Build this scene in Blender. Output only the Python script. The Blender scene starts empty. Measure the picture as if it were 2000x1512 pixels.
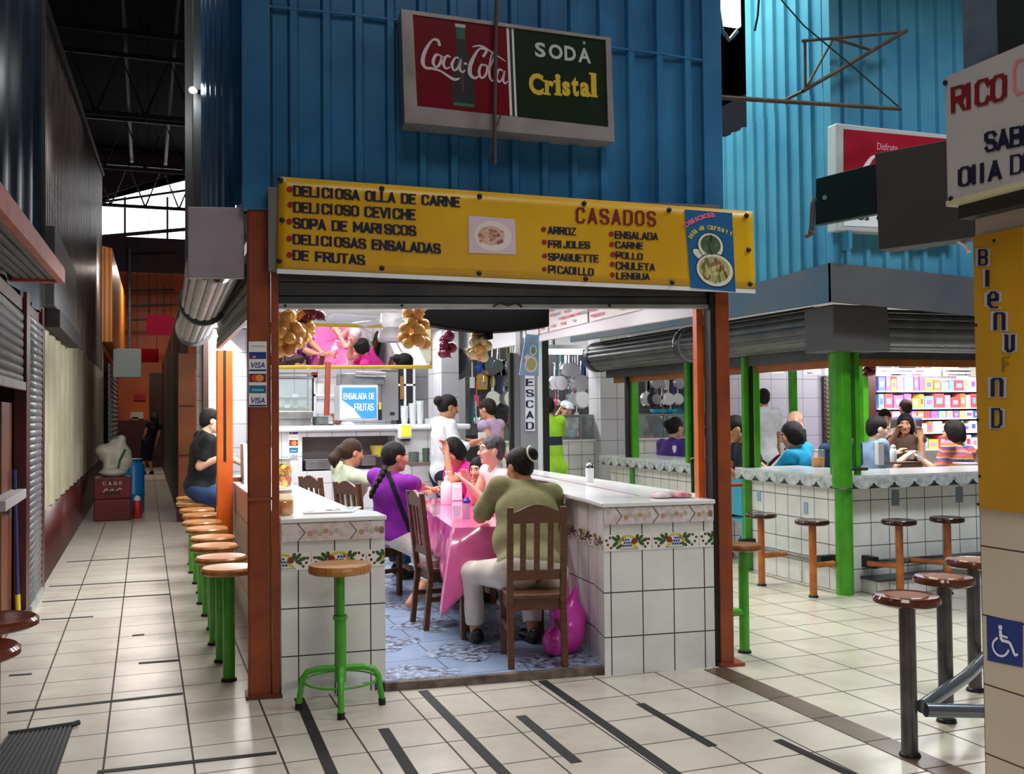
import bpy, bmesh, math, random
import numpy as np
from mathutils import Vector, Matrix
random.seed(7)
rng = np.random.RandomState(5)
SC = bpy.context.scene
COL = SC.collection
pi = math.pi

# ------------------------------------------------------------------ camera
F, YAW, PIT, ROL, H = 1947.6, 0.35255, 0.02637, -0.00986, 1.6
_cy, _sy, _cp, _sp = math.cos(YAW), math.sin(YAW), math.cos(PIT), math.sin(PIT)
fw = np.array([_sy*_cp, _cy*_cp, _sp])
_r0 = np.array([_cy, -_sy, 0.]); _u0 = np.cross(_r0, fw)
RR = math.cos(ROL)*_r0 + math.sin(ROL)*_u0
UU = -math.sin(ROL)*_r0 + math.cos(ROL)*_u0
CC = np.array([0, 0, H])
cam_d = bpy.data.cameras.new('camera')
cam_d.sensor_width = 36.0; cam_d.sensor_fit = 'HORIZONTAL'
cam_d.lens = F/2000*36; cam_d.clip_start = .05; cam_d.clip_end = 200
cam = bpy.data.objects.new('camera', cam_d); COL.objects.link(cam)
cam.matrix_world = Matrix(((RR[0], UU[0], -fw[0], 0), (RR[1], UU[1], -fw[1], 0), (RR[2], UU[2], -fw[2], H), (0, 0, 0, 1)))
SC.camera = cam

# ------------------------------------------------------------------ world, exposure
w = bpy.data.worlds.new('world'); SC.world = w; w.use_nodes = True
w.node_tree.nodes['Background'].inputs[0].default_value = (.75, .85, 1, 1)
w.node_tree.nodes['Background'].inputs[1].default_value = .03
SC.view_settings.view_transform = 'Standard'; SC.view_settings.look = 'None'
SC.view_settings.gamma = 1; SC.view_settings.exposure = 0.0

def area(name, loc, size, power, col=(1, 1, 1), rot=(0, 0, 0), spread=pi):
    l = bpy.data.lights.new(name, 'AREA'); l.shape = 'RECTANGLE'
    l.size, l.size_y = size; l.energy = power; l.color = col; l.spread = spread
    o = bpy.data.objects.new(name, l); COL.objects.link(o); o.location = loc; o.rotation_euler = rot
    return o
def point(name, loc, power, col=(1, 1, 1), r=.1):
    l = bpy.data.lights.new(name, 'POINT'); l.energy = power; l.color = col; l.shadow_soft_size = r
    o = bpy.data.objects.new(name, l); COL.objects.link(o); o.location = loc
    return o
# skylights in the market roof (above the crossing, the right aisle, the left corridor)
area('skylight_crossing', (2.0, 2.4, 6.6), (3.2, 1.6), 84, (1, .97, .94), spread=2.2)
area('skylight_corridor', (-.3, 10.5, 6.8), (.5, 10), 75, (.93, .93, 1), spread=2.4)
area('skylight_aisle', (4.4, 8.4, 6.9), (.8, 3.), 240, (.94, 1, .80), spread=2.4)
# unseen lamps added near the viewer to brighten the floor and counters
area('passage_fill_right', (2.6, .2, 2.95), (2.4, .5), 125, (1, .97, .93))
area('passage_fill_left', (-.5, 1.2, 2.95), (.5, 1.6), 16, (1, .97, .95))
area('wall_fill_right', (6.6, 3.6, 6.9), (2.4, 1.0), 200, (.86, .95, 1), spread=2.2)  # added high up to brighten the turquoise front wall, no such opening known
# fluorescent ceiling lights of the two food stalls and of the shops behind
area('stall_ceiling_light_front', (1.95, 6.7, 2.62), (1.6, .3), 50, (.97, .98, 1))
area('stall_ceiling_light_middle', (1.9, 7.9, 2.62), (1.8, .3), 60, (.97, .98, 1))
area('stall_ceiling_light_kitchen', (1.9, 9.9, 2.66), (2.2, .2), 50, (.97, .98, 1))
area('stall_side_fill', (.95, 9.2, 2.6), (.25, 3.0), 90, (.98, 1, .96), rot=(0, math.radians(38), 0))  # extra lamp added and tilted to brighten the alley wall
area('kitchen_light', (2.2, 11.6, 2.62), (2.2, .3), 48, (.97, .98, 1))
area('kitchen_side_light', (.95, 12.6, 2.6), (.25, 2.0), 70, (.98, 1, .96), rot=(0, math.radians(38), 0))
area('green_stall_light_left', (6.9, 8.7, 2.55), (1.8, .3), 60, (.97, .99, 1))
area('green_stall_light_right', (8.6, 8.5, 2.55), (1.8, .3), 60, (.97, .99, 1))
area('shop_light_left', (4.6, 14.2, 3.1), (2.4, .3), 110, (1, 1, .98))
area('shop_light_right', (7.6, 15.0, 3.1), (4.0, .3), 130, (1, 1, .98))
area('kiosk_light', (11.4, 11.6, 2.5), (3., .3), 120, (1, .97, 1), rot=(math.radians(40), 0, 0))
area('corridor_end_fill', (.0, 29, 5.6), (1.2, .6), 130, (1, .86, .74))  # unseen lamp added to brighten the orange end wall
area('corridor_far_fill', (.1, 20.5, 4.6), (.6, .3), 50, (1, .95, .9), rot=(math.radians(68), 0, 0))  # unseen lamp added in front of the hanging card signs to light them

# ------------------------------------------------------------------ pixel -> place helpers (2000 x 1512 frame)
def ray(u, v): return fw*F + RR*(u-1000) - UU*(v-756)
def onz(u, v, z=0.):
    d = ray(u, v); return CC + d*(z-H)/d[2]
def onx(u, v, x):
    d = ray(u, v); return CC + d*x/d[0]
def ony(u, v, y):
    d = ray(u, v); return CC + d*y/d[1]
class VPlane:
    """vertical plane through two plan points; hit() meets a sight line, n points to the viewer"""
    def __init__(s, a, b):
        s.a = np.array([a[0], a[1], 0.]); s.d = np.array([b[0]-a[0], b[1]-a[1], 0.]); s.L = np.linalg.norm(s.d); s.d /= s.L
        n = np.array([s.d[1], -s.d[0], 0.])
        if n @ (CC-s.a) < 0: n = -n
        s.n = n
    def hit(s, u, v, off=0.):
        d = ray(u, v); t = ((s.a-CC) @ s.n + off)/(d @ s.n); return CC + d*t
    def pt(s, a, z, off=0.): return s.a + s.d*a + np.array([0, 0, z]) + s.n*off
    def along(s, u, v): return float((s.hit(u, v)-s.a) @ s.d)

# ------------------------------------------------------------------ materials
def lin(c):
    c = [x/255. for x in c]
    return [x/12.92 if x <= .04045 else ((x+.055)/1.055)**2.4 for x in c]
MATS = {}
class NT:
    def __init__(s, m): s.m = m; s.t = m.node_tree; s.n = s.t.nodes; s.b = s.n['Principled BSDF']
    def add(s, ty, **kw):
        o = s.n.new(ty)
        for k, v in kw.items(): setattr(o, k, v)
        return o
    def link(s, a, b): s.t.links.new(a, b)
    def math(s, op, a, b=None, c=None):
        o = s.add('ShaderNodeMath', operation=op)
        for i, x in enumerate((a, b, c)):
            if x is None: continue
            if isinstance(x, (int, float)): o.inputs[i].default_value = x
            else: s.link(x, o.inputs[i])
        return o.outputs[0]
    def mix(s, f, a, b):
        o = s.add('ShaderNodeMix', data_type='RGBA')
        for sock, x in ((o.inputs[0], f), (o.inputs[6], a), (o.inputs[7], b)):
            if isinstance(x, (int, float)): sock.default_value = x
            elif isinstance(x, (list, tuple)): sock.default_value = (*x[:3], 1)
            else: s.link(x, sock)
        return o.outputs[2]
    def noise(s, scale, detail=3., rough=.55, vec=None):
        o = s.add('ShaderNodeTexNoise'); o.inputs['Scale'].default_value = scale; o.inputs['Detail'].default_value = detail
        o.inputs['Roughness'].default_value = rough
        if vec is not None: s.link(vec, o.inputs['Vector'])
        return o
    def ramp(s, f, lo, hi):
        o = s.add('ShaderNodeMapRange'); o.clamp = True
        s.link(f, o.inputs[0]); o.inputs[1].default_value = lo; o.inputs[2].default_value = hi
        return o.outputs[0]
    def bump(s, h, strength, dist=.01):
        o = s.add('ShaderNodeBump'); o.inputs['Strength'].default_value = strength; o.inputs['Distance'].default_value = dist
        s.link(h, o.inputs['Height']); s.link(o.outputs[0], s.b.inputs['Normal'])
def newmat(name, col, rough=.5, metal=0., spec=.5):
    m = bpy.data.materials.new(name); m.use_nodes = True; t = NT(m)
    t.b.inputs['Base Color'].default_value = (*lin(col), 1); t.b.inputs['Roughness'].default_value = rough
    t.b.inputs['Metallic'].default_value = metal; t.b.inputs['Specular IOR Level'].default_value = spec
    MATS[name] = m; return t
def M(name, col=(128, 128, 128), rough=.5, metal=0., var=None, col2=None, scale=6., bump=None, spec=.5, vec='Object', emit=None, stretch=None):
    """a paint / cloth / wood style material: colour varied by noise towards col2, with an optional bump"""
    if name in MATS: return MATS[name]
    t = newmat(name, col, rough, metal, spec)
    tc = t.add('ShaderNodeTexCoord').outputs[vec]
    if stretch:
        mp = t.add('ShaderNodeMapping'); t.link(tc, mp.inputs[0]); mp.inputs['Scale'].default_value = stretch; tc = mp.outputs[0]
    if var or col2:
        c2 = lin(col2) if col2 else [x*(1-var) for x in lin(col)]
        nz = t.noise(scale, vec=tc)
        t.link(t.mix(t.ramp(nz.outputs[0], .35, .68), lin(col), c2), t.b.inputs['Base Color'])
    if bump:
        nb = t.noise(bump[0], vec=tc); t.bump(nb.outputs[0], bump[1])
    if emit:
        t.b.inputs['Emission Color'].default_value = (*lin(col), 1); t.b.inputs['Emission Strength'].default_value = emit
    return MATS[name]
def tile_mat(name, col, grout, tw, th, gw=.006, rough=.25, u0=0., v0=0., var=.08, col2=None, bump=.4, nscale=3., spec=.5):
    """square-laid tiles in UV metres: each tile its own tone, dark grout lines"""
    t = newmat(name, col, rough, 0, spec)
    uv = t.add('ShaderNodeUVMap').outputs[0]; sp = t.add('ShaderNodeSeparateXYZ'); t.link(uv, sp.inputs[0])
    x = t.math('DIVIDE', t.math('SUBTRACT', sp.outputs[0], u0), tw); y = t.math('DIVIDE', t.math('SUBTRACT', sp.outputs[1], v0), th)
    fx = t.math('ABSOLUTE', t.math('SUBTRACT', t.math('FRACT', x), .5)); fy = t.math('ABSOLUTE', t.math('SUBTRACT', t.math('FRACT', y), .5))
    g = t.math('MAXIMUM', t.math('GREATER_THAN', fx, .5-gw/tw/2), t.math('GREATER_THAN', fy, .5-gw/th/2))
    cb = t.add('ShaderNodeCombineXYZ'); t.link(t.math('FLOOR', x), cb.inputs[0]); t.link(t.math('FLOOR', y), cb.inputs[1])
    wn = t.add('ShaderNodeTexWhiteNoise'); t.link(cb.outputs[0], wn.inputs[0])
    nz = t.noise(nscale, 5., .6, uv)
    c2 = lin(col2) if col2 else [v*(1-3*var) for v in lin(col)]
    base = t.mix(t.ramp(nz.outputs[0], .3, .75), lin(col), c2)
    base = t.mix(t.math('MULTIPLY', wn.outputs[0], .5), base, [v*(1-2*var) for v in lin(col)])
    t.link(t.mix(g, base, lin(grout)), t.b.inputs['Base Color'])
    t.link(t.math('ADD', t.math('MULTIPLY', g, .5), t.math('ADD', rough-.06, t.math('MULTIPLY', nz.outputs[0], .14))), t.b.inputs['Roughness'])
    if bump: t.bump(t.math('SUBTRACT', 1., g), bump, .003)
    return MATS[name]
def glass(name, col=(230, 240, 240), rough=.02, alpha=.18):
    if name in MATS: return MATS[name]
    m = bpy.data.materials.new(name); m.use_nodes = True; t = NT(m); MATS[name] = m
    out = t.n['Material Output']; t.n.remove(t.b)
    tr = t.add('ShaderNodeBsdfTransparent'); gl = t.add('ShaderNodeBsdfGlossy'); gl.inputs[1].default_value = rough
    df = t.add('ShaderNodeBsdfDiffuse'); df.inputs[0].default_value = (*lin(col), 1)
    tr.inputs[0].default_value = (*[.35+.65*x for x in lin(col)], 1)
    a = t.add('ShaderNodeMixShader'); a.inputs[0].default_value = .12; t.link(tr.outputs[0], a.inputs[1]); t.link(gl.outputs[0], a.inputs[2])
    b = t.add('ShaderNodeMixShader'); b.inputs[0].default_value = alpha if alpha > .4 else alpha*.5; t.link(a.outputs[0], b.inputs[1]); t.link(df.outputs[0], b.inputs[2])
    t.link(b.outputs[0], out.inputs[0]); return m
def C(col, rough=.5, metal=0., **k):
    """plain paint, one per colour"""
    return M('paint_%d_%d_%d_%d_%d' % (*col, rough*100, metal*100), col, rough, metal, **k)

# ------------------------------------------------------------------ mesh building
class MB:
    def __init__(s): s.v = []; s.f = []; s.m = []; s.cur = None; s.X = None
    def mat(s, m): s.cur = m; return s
    def at(s, X): s.X = X; return s
    def add(s, vs, fs, m=None):
        b = len(s.v)
        for p in vs:
            if s.X is not None: p = s.X @ Vector(tuple(map(float, p)))
            s.v.append((float(p[0]), float(p[1]), float(p[2])))
        for f in fs: s.f.append(tuple(b+i for i in f)); s.m.append(m or s.cur)
        return s
    def box(s, a, b, m=None):
        x0, y0, z0 = [min(a[i], b[i]) for i in range(3)]; x1, y1, z1 = [max(a[i], b[i]) for i in range(3)]
        return s.add([(x0,y0,z0),(x1,y0,z0),(x1,y1,z0),(x0,y1,z0),(x0,y0,z1),(x1,y0,z1),(x1,y1,z1),(x0,y1,z1)],
                     [(0,3,2,1),(4,5,6,7),(0,1,5,4),(1,2,6,5),(2,3,7,6),(3,0,4,7)], m)
    def hexa(s, p, m=None):  # 8 corners, bottom 4 then top 4, counter-clockwise
        return s.add(p, [(0,3,2,1),(4,5,6,7),(0,1,5,4),(1,2,6,5),(2,3,7,6),(3,0,4,7)], m)
    def slab(s, quad, th, m=None):
        """quad of 4 points with thickness th away from its front (front = side n faces)"""
        q = [np.array(p, float) for p in quad]; n = np.cross(q[1]-q[0], q[3]-q[0]); n /= np.linalg.norm(n)
        return s.hexa([p - n*th for p in q] + q, m)
    def prism(s, poly, z0, z1, m=None):
        n = len(poly)
        vs = [(p[0], p[1], z0) for p in poly] + [(p[0], p[1], z1) for p in poly]
        return s.add(vs, [tuple(range(n-1, -1, -1)), tuple(range(n, 2*n))] + [(i, (i+1) % n, n+(i+1) % n, n+i) for i in range(n)], m)
    def extr(s, poly, vec, m=None):
        n = len(poly); v = np.array(vec, float); p = [np.array(q, float) for q in poly]
        return s.add(p + [q+v for q in p], [tuple(range(n-1, -1, -1)), tuple(range(n, 2*n))] + [(i, (i+1) % n, n+(i+1) % n, n+i) for i in range(n)], m)
    def lathe(s, prof, c=(0, 0, 0), n=20, m=None, axis=(0, 0, 1)):
        ax = np.array(axis, float); ax /= np.linalg.norm(ax)
        t = np.array([1., 0, 0]) if abs(ax[0]) < .9 else np.array([0, 1., 0])
        e1 = np.cross(ax, t); e1 /= np.linalg.norm(e1); e2 = np.cross(ax, e1); c = np.array(c, float)
        vs = []; fs = []
        for r, z in prof:
            for k in range(n):
                a = 2*pi*k/n; vs.append(c + ax*z + (e1*math.cos(a) + e2*math.sin(a))*r)
        for j in range(len(prof)-1):
            for k in range(n):
                fs.append((j*n+k, j*n+(k+1) % n, (j+1)*n+(k+1) % n, (j+1)*n+k))
        fs.append(tuple(range(n-1, -1, -1))); fs.append(tuple((len(prof)-1)*n+k for k in range(n)))
        return s.add(vs, fs, m)
    def cyl(s, a, b, r, r2=None, n=16, m=None):
        a = np.array(a, float); b = np.array(b, float); L = np.linalg.norm(b-a)
        return s.lathe([(r, 0), (r if r2 is None else r2, L)], a, n, m, b-a)
    def tube(s, path, r, n=8, m=None, closed=False):
        P = [np.array(p, float) for p in path]; k = len(P); vs = []; fs = []; prev = None
        for i, p in enumerate(P):
            t = (P[(i+1) % k] - P[i-1]) if closed else (P[min(i+1, k-1)] - P[max(i-1, 0)])
            t = t/ (np.linalg.norm(t)+1e-9)
            if prev is None: prev = np.cross(t, [0, 0, 1.] if abs(t[2]) < .9 else [1., 0, 0])
            e1 = prev - t*(prev @ t); e1 /= np.linalg.norm(e1); prev = e1; e2 = np.cross(t, e1)
            rr = r[i] if isinstance(r, (list, tuple)) else r
            for j in range(n):
                a = 2*pi*j/n; vs.append(p + (e1*math.cos(a)+e2*math.sin(a))*rr)
        for i in range(k if closed else k-1):
            for j in range(n):
                fs.append((i*n+j, i*n+(j+1) % n, ((i+1) % k)*n+(j+1) % n, ((i+1) % k)*n+j))
        if not closed: fs += [tuple(range(n-1, -1, -1)), tuple((k-1)*n+j for j in range(n))]
        return s.add(vs, fs, m)
    def ball(s, c, r, m=None, n=12, k=8, rot=None):
        r = (r, r, r) if isinstance(r, (int, float)) else r
        vs = [(0, 0, -1)]; fs = []
        for j in range(1, k):
            a = -pi/2+pi*j/k
            for i in range(n): vs.append((math.cos(a)*math.cos(2*pi*i/n), math.cos(a)*math.sin(2*pi*i/n), math.sin(a)))
        vs.append((0, 0, 1)); L = len(vs)-1
        for i in range(n):
            fs.append((0, 1+(i+1) % n, 1+i)); fs.append((L, L-n+i, L-n+(i+1) % n))
            for j in range(k-2): fs.append((1+j*n+i, 1+j*n+(i+1) % n, 1+(j+1)*n+(i+1) % n, 1+(j+1)*n+i))
        vs = [np.array(v)*np.array(r) for v in vs]
        if rot is not None: vs = [np.array(rot @ Vector(v)) for v in vs]
        return s.add([v+np.array(c, float) for v in vs], fs, m)
    def poly(s, pts, m=None): return s.add(pts, [tuple(range(len(pts)))], m)
    def grid(s, fn, nu, nv, m=None):
        vs = [fn(i/nu, j/nv) for j in range(nv+1) for i in range(nu+1)]
        return s.add(vs, [(j*(nu+1)+i, j*(nu+1)+i+1, (j+1)*(nu+1)+i+1, (j+1)*(nu+1)+i) for j in range(nv) for i in range(nu)], m)
    def build(s, name, mat=None, parent=None, smooth=False, bevel=0., loc=None, wn=True, solid=0., seg=2, fix=False):
        me = bpy.data.meshes.new(name)
        off = np.array(parent['wo']) if parent is not None and 'wo' in parent.keys() else np.zeros(3)
        if loc is not None: off = np.array(loc, float)
        V = np.array(s.v, float).reshape(-1, 3)
        me.from_pydata([tuple(p) for p in V-off], [], s.f)
        names = []
        for k in s.m:
            k = k or mat
            if k not in names: names.append(k)
        for k in names: me.materials.append(k)
        me.polygons.foreach_set('material_index', [names.index(k or mat) for k in s.m])
        uv = me.uv_layers.new(name='UVMap'); buf = np.zeros((len(me.loops), 2)); li = 0
        for f in s.f:
            p = V[list(f)]; q = np.roll(p, -1, 0)
            n = np.abs(np.cross(p, q).sum(0)); ax = int(np.argmax(n*np.array([1, 1, 1.001])))
            ij = ((1, 2), (0, 2), (0, 1))[ax]
            buf[li:li+len(f)] = p[:, ij]; li += len(f)
        uv.data.foreach_set('uv', buf.ravel())
        if smooth: me.polygons.foreach_set('use_smooth', [True]*len(me.polygons))
        if fix:
            bm = bmesh.new(); bm.from_mesh(me); bmesh.ops.recalc_face_normals(bm, faces=bm.faces); bm.to_mesh(me); bm.free()
        me.update()
        o = bpy.data.objects.new(name, me); COL.objects.link(o)
        if parent is not None:
            o.parent = parent; o['wo'] = [float(x) for x in off]
        elif loc is not None: o.location = loc
        if bevel:
            b = o.modifiers.new('bevel', 'BEVEL'); b.width = bevel; b.segments = seg; b.limit_method = 'ANGLE'; b.angle_limit = .6
            b.harden_normals = False
        if solid:
            b = o.modifiers.new('solid', 'SOLIDIFY'); b.thickness = solid; b.offset = 0
        if smooth and smooth != 'all':
            try:
                with bpy.context.temp_override(active_object=o, selected_editable_objects=[o], object=o, selected_objects=[o]):
                    pass
            except Exception: pass
            me.set_sharp_from_angle(angle=.7)
        return o
def tag(o, label=None, cat=None, group=None, kind=None):
    if label: o['label'] = label
    if cat: o['category'] = cat
    if group: o['group'] = group
    if kind: o['kind'] = kind
    return o
def thing(name, label, cat, loc=(0, 0, 0), group=None, rotz=0):
    o = bpy.data.objects.new(name, None); COL.objects.link(o); o.empty_display_size = .05
    o.location = [float(x) for x in loc]; o['wo'] = [float(x) for x in loc]; o.rotation_euler = (0, 0, rotz)
    return tag(o, label, cat, group)
def struct(o): o['kind'] = 'structure'; return o
def dup(root, loc, rotz=0, label=None, group=None):
    r = root.copy(); COL.objects.link(r); r.location = loc; r.rotation_euler = (0, 0, rotz)
    if label: r['label'] = label
    if group: r['group'] = group
    def rec(a, b):
        for ch in list(a.children):
            if ch is b: continue
            c = ch.copy(); COL.objects.link(c); c.parent = b; rec(ch, c)
    rec(root, r); return r

# ------------------------------------------------------------------ lettering
_G = {  # strokes on a 0..1 x 0..1 cell (width factor first)
 'A': (1, [[(0,0),(.5,1),(1,0)],[(.2,.33),(.8,.33)]]), 'B': (1, [[(0,0),(0,1),(.8,1),(1,.85),(1,.65),(.8,.52),(0,.52)],[(.8,.52),(1,.38),(1,.15),(.8,0),(0,0)]]),
 'C': (1, [[(1,.78),(.8,1),(.2,1),(0,.8),(0,.2),(.2,0),(.8,0),(1,.22)]]), 'D': (1, [[(0,0),(0,1),(.75,1),(1,.8),(1,.2),(.75,0),(0,0)]]),
 'E': (.9, [[(1,1),(0,1),(0,0),(1,0)],[(0,.52),(.8,.52)]]), 'F': (.9, [[(1,1),(0,1),(0,0)],[(0,.52),(.8,.52)]]),
 'G': (1, [[(1,.8),(.8,1),(.2,1),(0,.8),(0,.2),(.2,0),(.8,0),(1,.2),(1,.48),(.55,.48)]]), 'H': (1, [[(0,0),(0,1)],[(1,0),(1,1)],[(0,.5),(1,.5)]]),
 'I': (.12, [[(.5,0),(.5,1)]]), 'J': (.8, [[(1,1),(1,.2),(.8,0),(.2,0),(0,.2)]]), 'L': (.85, [[(0,1),(0,0),(1,0)]]),
 'M': (1.25, [[(0,0),(0,1),(.5,.35),(1,1),(1,0)]]), 'N': (1.05, [[(0,0),(0,1),(1,0),(1,1)]]), 'O': (1, [[(.25,0),(.75,0),(1,.2),(1,.8),(.75,1),(.25,1),(0,.8),(0,.2),(.25,0)]]),
 'P': (1, [[(0,0),(0,1),(.8,1),(1,.85),(1,.6),(.8,.45),(0,.45)]]), 'R': (1, [[(0,0),(0,1),(.8,1),(1,.85),(1,.62),(.8,.48),(0,.48)],[(.5,.48),(1,0)]]),
 'S': (1, [[(1,.8),(.8,1),(.2,1),(0,.84),(0,.66),(.2,.54),(.8,.46),(1,.34),(1,.16),(.8,0),(.2,0),(0,.2)]]), 'T': (1, [[(0,1),(1,1)],[(.5,1),(.5,0)]]),
 'U': (1, [[(0,1),(0,.2),(.2,0),(.8,0),(1,.2),(1,1)]]), 'V': (1, [[(0,1),(.5,0),(1,1)]]), 'Z': (1, [[(0,1),(1,1),(0,0),(1,0)]]),
 'l': (.12, [[(.5,0),(.5,1)]]), 'n': (.8, [[(0,0),(0,.85),(.15,1),(.85,1),(1,.85),(1,0)]]), 'e': (.8, [[(0,.5),(.95,.5),(.95,.8),(.7,1),(.3,1),(0,.75),(0,.25),(.3,0),(.95,0)]]),
 'u': (.8, [[(-.1,1),(.12,.9),(.12,.2),(.35,0),(.65,0),(.9,.2),(.9,.9),(1.1,1)]]), '.': (.1, [[(.5,0),(.5,.06)]]), '!': (.1, [[(.5,.3),(.5,1)],[(.5,0),(.5,.06)]]), ' ': (.55, []),
}
def stroke_text(mb, text, fmap, m, w=.62, th=.17, gap=.36, only=None):
    """block letters in a strip: fmap(s,t) with s,t in 0..1 gives the place; w letter width/height before fitting"""
    x = 0; segs = []
    for ci, ch in enumerate(text):
        gwid, st = _G.get(ch, _G[' ']); gw = gwid*w
        for pl in (st if only is None or only[0] <= ci < only[1] else []): segs.append([(x+p[0]*gw, p[1]) for p in pl])
        x += gw + gap*w + (th*.8 if gwid < .2 else 0)
    W = x - gap*w; h = th/2; i = 0
    for pl in segs:
        for k in range(len(pl)-1):
            a = np.array(pl[k]); b = np.array(pl[k+1]); d = b-a; L = np.linalg.norm(d)
            if L < 1e-6: continue
            d /= L; n = np.array([-d[1], d[0]])*h; a2 = a-d*h*.8; b2 = b+d*h*.8; i += 1
            q = [a2-n, b2-n, b2+n, a2+n]
            cl = lambda p: (min(max(p[0], -h), W+h), min(max(p[1], 0), 1))
            mb.add([fmap((cl(p)[0]+0)/W, cl(p)[1], i*2e-5) for p in q], [(0, 1, 2, 3)], m)
    return mb
def font_text(mb, text, fmap, m, bold=0., shear=0., sx=1.):
    cu = bpy.data.curves.new('t', 'FONT'); cu.body = text; cu.offset = bold; cu.shear = shear; cu.resolution_u = 3
    ob = bpy.data.objects.new('t', cu); COL.objects.link(ob)
    me = bpy.data.meshes.new_from_object(ob.evaluated_get(bpy.context.evaluated_depsgraph_get()))
    vs = np.array([v.co[:] for v in me.vertices]); fs = [tuple(p.vertices) for p in me.polygons]
    bpy.data.objects.remove(ob); bpy.data.meshes.remove(me)
    lo = vs.min(0); hi = vs.max(0)
    mb.add([fmap((v[0]-lo[0])/(hi[0]-lo[0]), (v[1]-lo[1])/(hi[1]-lo[1]), 0.) for v in vs], fs, m); return mb
def qmap(pl, bl, br, tr, tl, off=.002):
    """map (s,t) onto a quad whose corners are photo pixels on plane pl"""
    P = [pl(*c, off) for c in (bl, br, tr, tl)]; n = np.cross(P[1]-P[0], P[3]-P[0]); n /= np.linalg.norm(n)
    if n @ (CC-P[0]) < 0: n = -n
    def f(s, t, e=0.): return P[0]*(1-s)*(1-t)+P[1]*s*(1-t)+P[2]*s*t+P[3]*(1-s)*t + n*e
    return f
def pmap(P, off=.002):
    P = [np.array(p, float) for p in P]; n = np.cross(P[1]-P[0], P[3]-P[0]); n /= np.linalg.norm(n)
    def f(s, t, e=0.): return P[0]*(1-s)*(1-t)+P[1]*s*(1-t)+P[2]*s*t+P[3]*(1-s)*t + n*(off+e)
    return f
def disc_on(mb, f, cs, ct, rs, rt, m, n=14, e=0., rot=0.):
    c, s = math.cos(rot), math.sin(rot)
    mb.add([f(cs+rs*(math.cos(2*pi*k/n)*c-math.sin(2*pi*k/n)*s*rt/rs), ct+rt*(math.cos(2*pi*k/n)*s*rs/rt+math.sin(2*pi*k/n)*c), e) for k in range(n)], [tuple(range(n))], m)
def disc2(mb, f, x, y, a, b, rot, m, asp, e=0., n=10):
    c, s = math.cos(rot), math.sin(rot)
    mb.add([f((x+a*math.cos(q)*c-b*math.sin(q)*s)/asp, min(.98, max(.02, y+a*math.cos(q)*s+b*math.sin(q)*c)), e) for q in [2*pi*k/n for k in range(n)]], [tuple(range(n))], m)
def ribbon_on(mb, f, pts, ws, m, e=0., asp=1.):
    """a brush stroke on a panel: centre line in (s,t), widths ws; asp = panel width/height"""
    P = []
    p = [np.array([a*asp, b]) for a, b in pts]; k = len(p)
    for i in range(k-1):  # catmull-rom
        p0, p1, p2, p3 = p[max(i-1, 0)], p[i], p[i+1], p[min(i+2, k-1)]
        for j in range(6):
            u = j/6.; q = .5*((2*p1)+(p2-p0)*u+(2*p0-5*p1+4*p2-p3)*u*u+(3*p1-p0-3*p2+p3)*u**3)
            P.append((q, ws[i]*(1-u)+ws[i+1]*u))
    P.append((p[-1], ws[-1])); vs = []
    for i, (q, wd) in enumerate(P):
        d = P[min(i+1, len(P)-1)][0]-P[max(i-1, 0)][0]; d /= (np.linalg.norm(d)+1e-9); n = np.array([-d[1], d[0]])*wd/2
        for z in (q+n, q-n): vs.append(f(z[0]/asp, z[1], e))
    mb.add(vs, [(2*i, 2*i+1, 2*i+3, 2*i+2) for i in range(len(P)-1)], m)

# ------------------------------------------------------------------ corrugated sheets and slat curtains
def corr(mb, P0, P1, z0, z1, n, pitch=.18, dep=.022, m=None, ztop=None, prof='trap', flip=False):
    """ribbed sheet between plan points P0,P1; n = plan normal of its outer side; ztop(s) overrides the top"""
    a = np.array([P0[0], P0[1]]); b = np.array([P1[0], P1[1]]); L = np.linalg.norm(b-a); d = (b-a)/L; n = np.array(n[:2], float)
    xs = []; x = 0
    if prof == 'trap':
        while x < L:
            for fx, o in ((0, 0), (.52, 0), (.60, 1), (.80, 1), (.88, 0)): xs.append((x+fx*pitch, o*dep))
            x += pitch
    else:
        while x < L:
            for k in range(6): xs.append((x+k/6*pitch, dep*(.5-.5*math.cos(2*pi*k/6))))
            x += pitch
    xs = [q for q in xs if q[0] <= L]+[(L, 0)]
    vs = []
    for x, o in xs:
        p = a+d*x+n*o
        zt = z1 if ztop is None else ztop(x/L)
        vs += [(p[0], p[1], z0(x/L) if callable(z0) else z0), (p[0], p[1], zt)]
    mb.add(vs, [((2*i, 2*i+2, 2*i+3, 2*i+1) if not flip else (2*i+1, 2*i+3, 2*i+2, 2*i)) for i in range(len(xs)-1)], m); return mb
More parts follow.
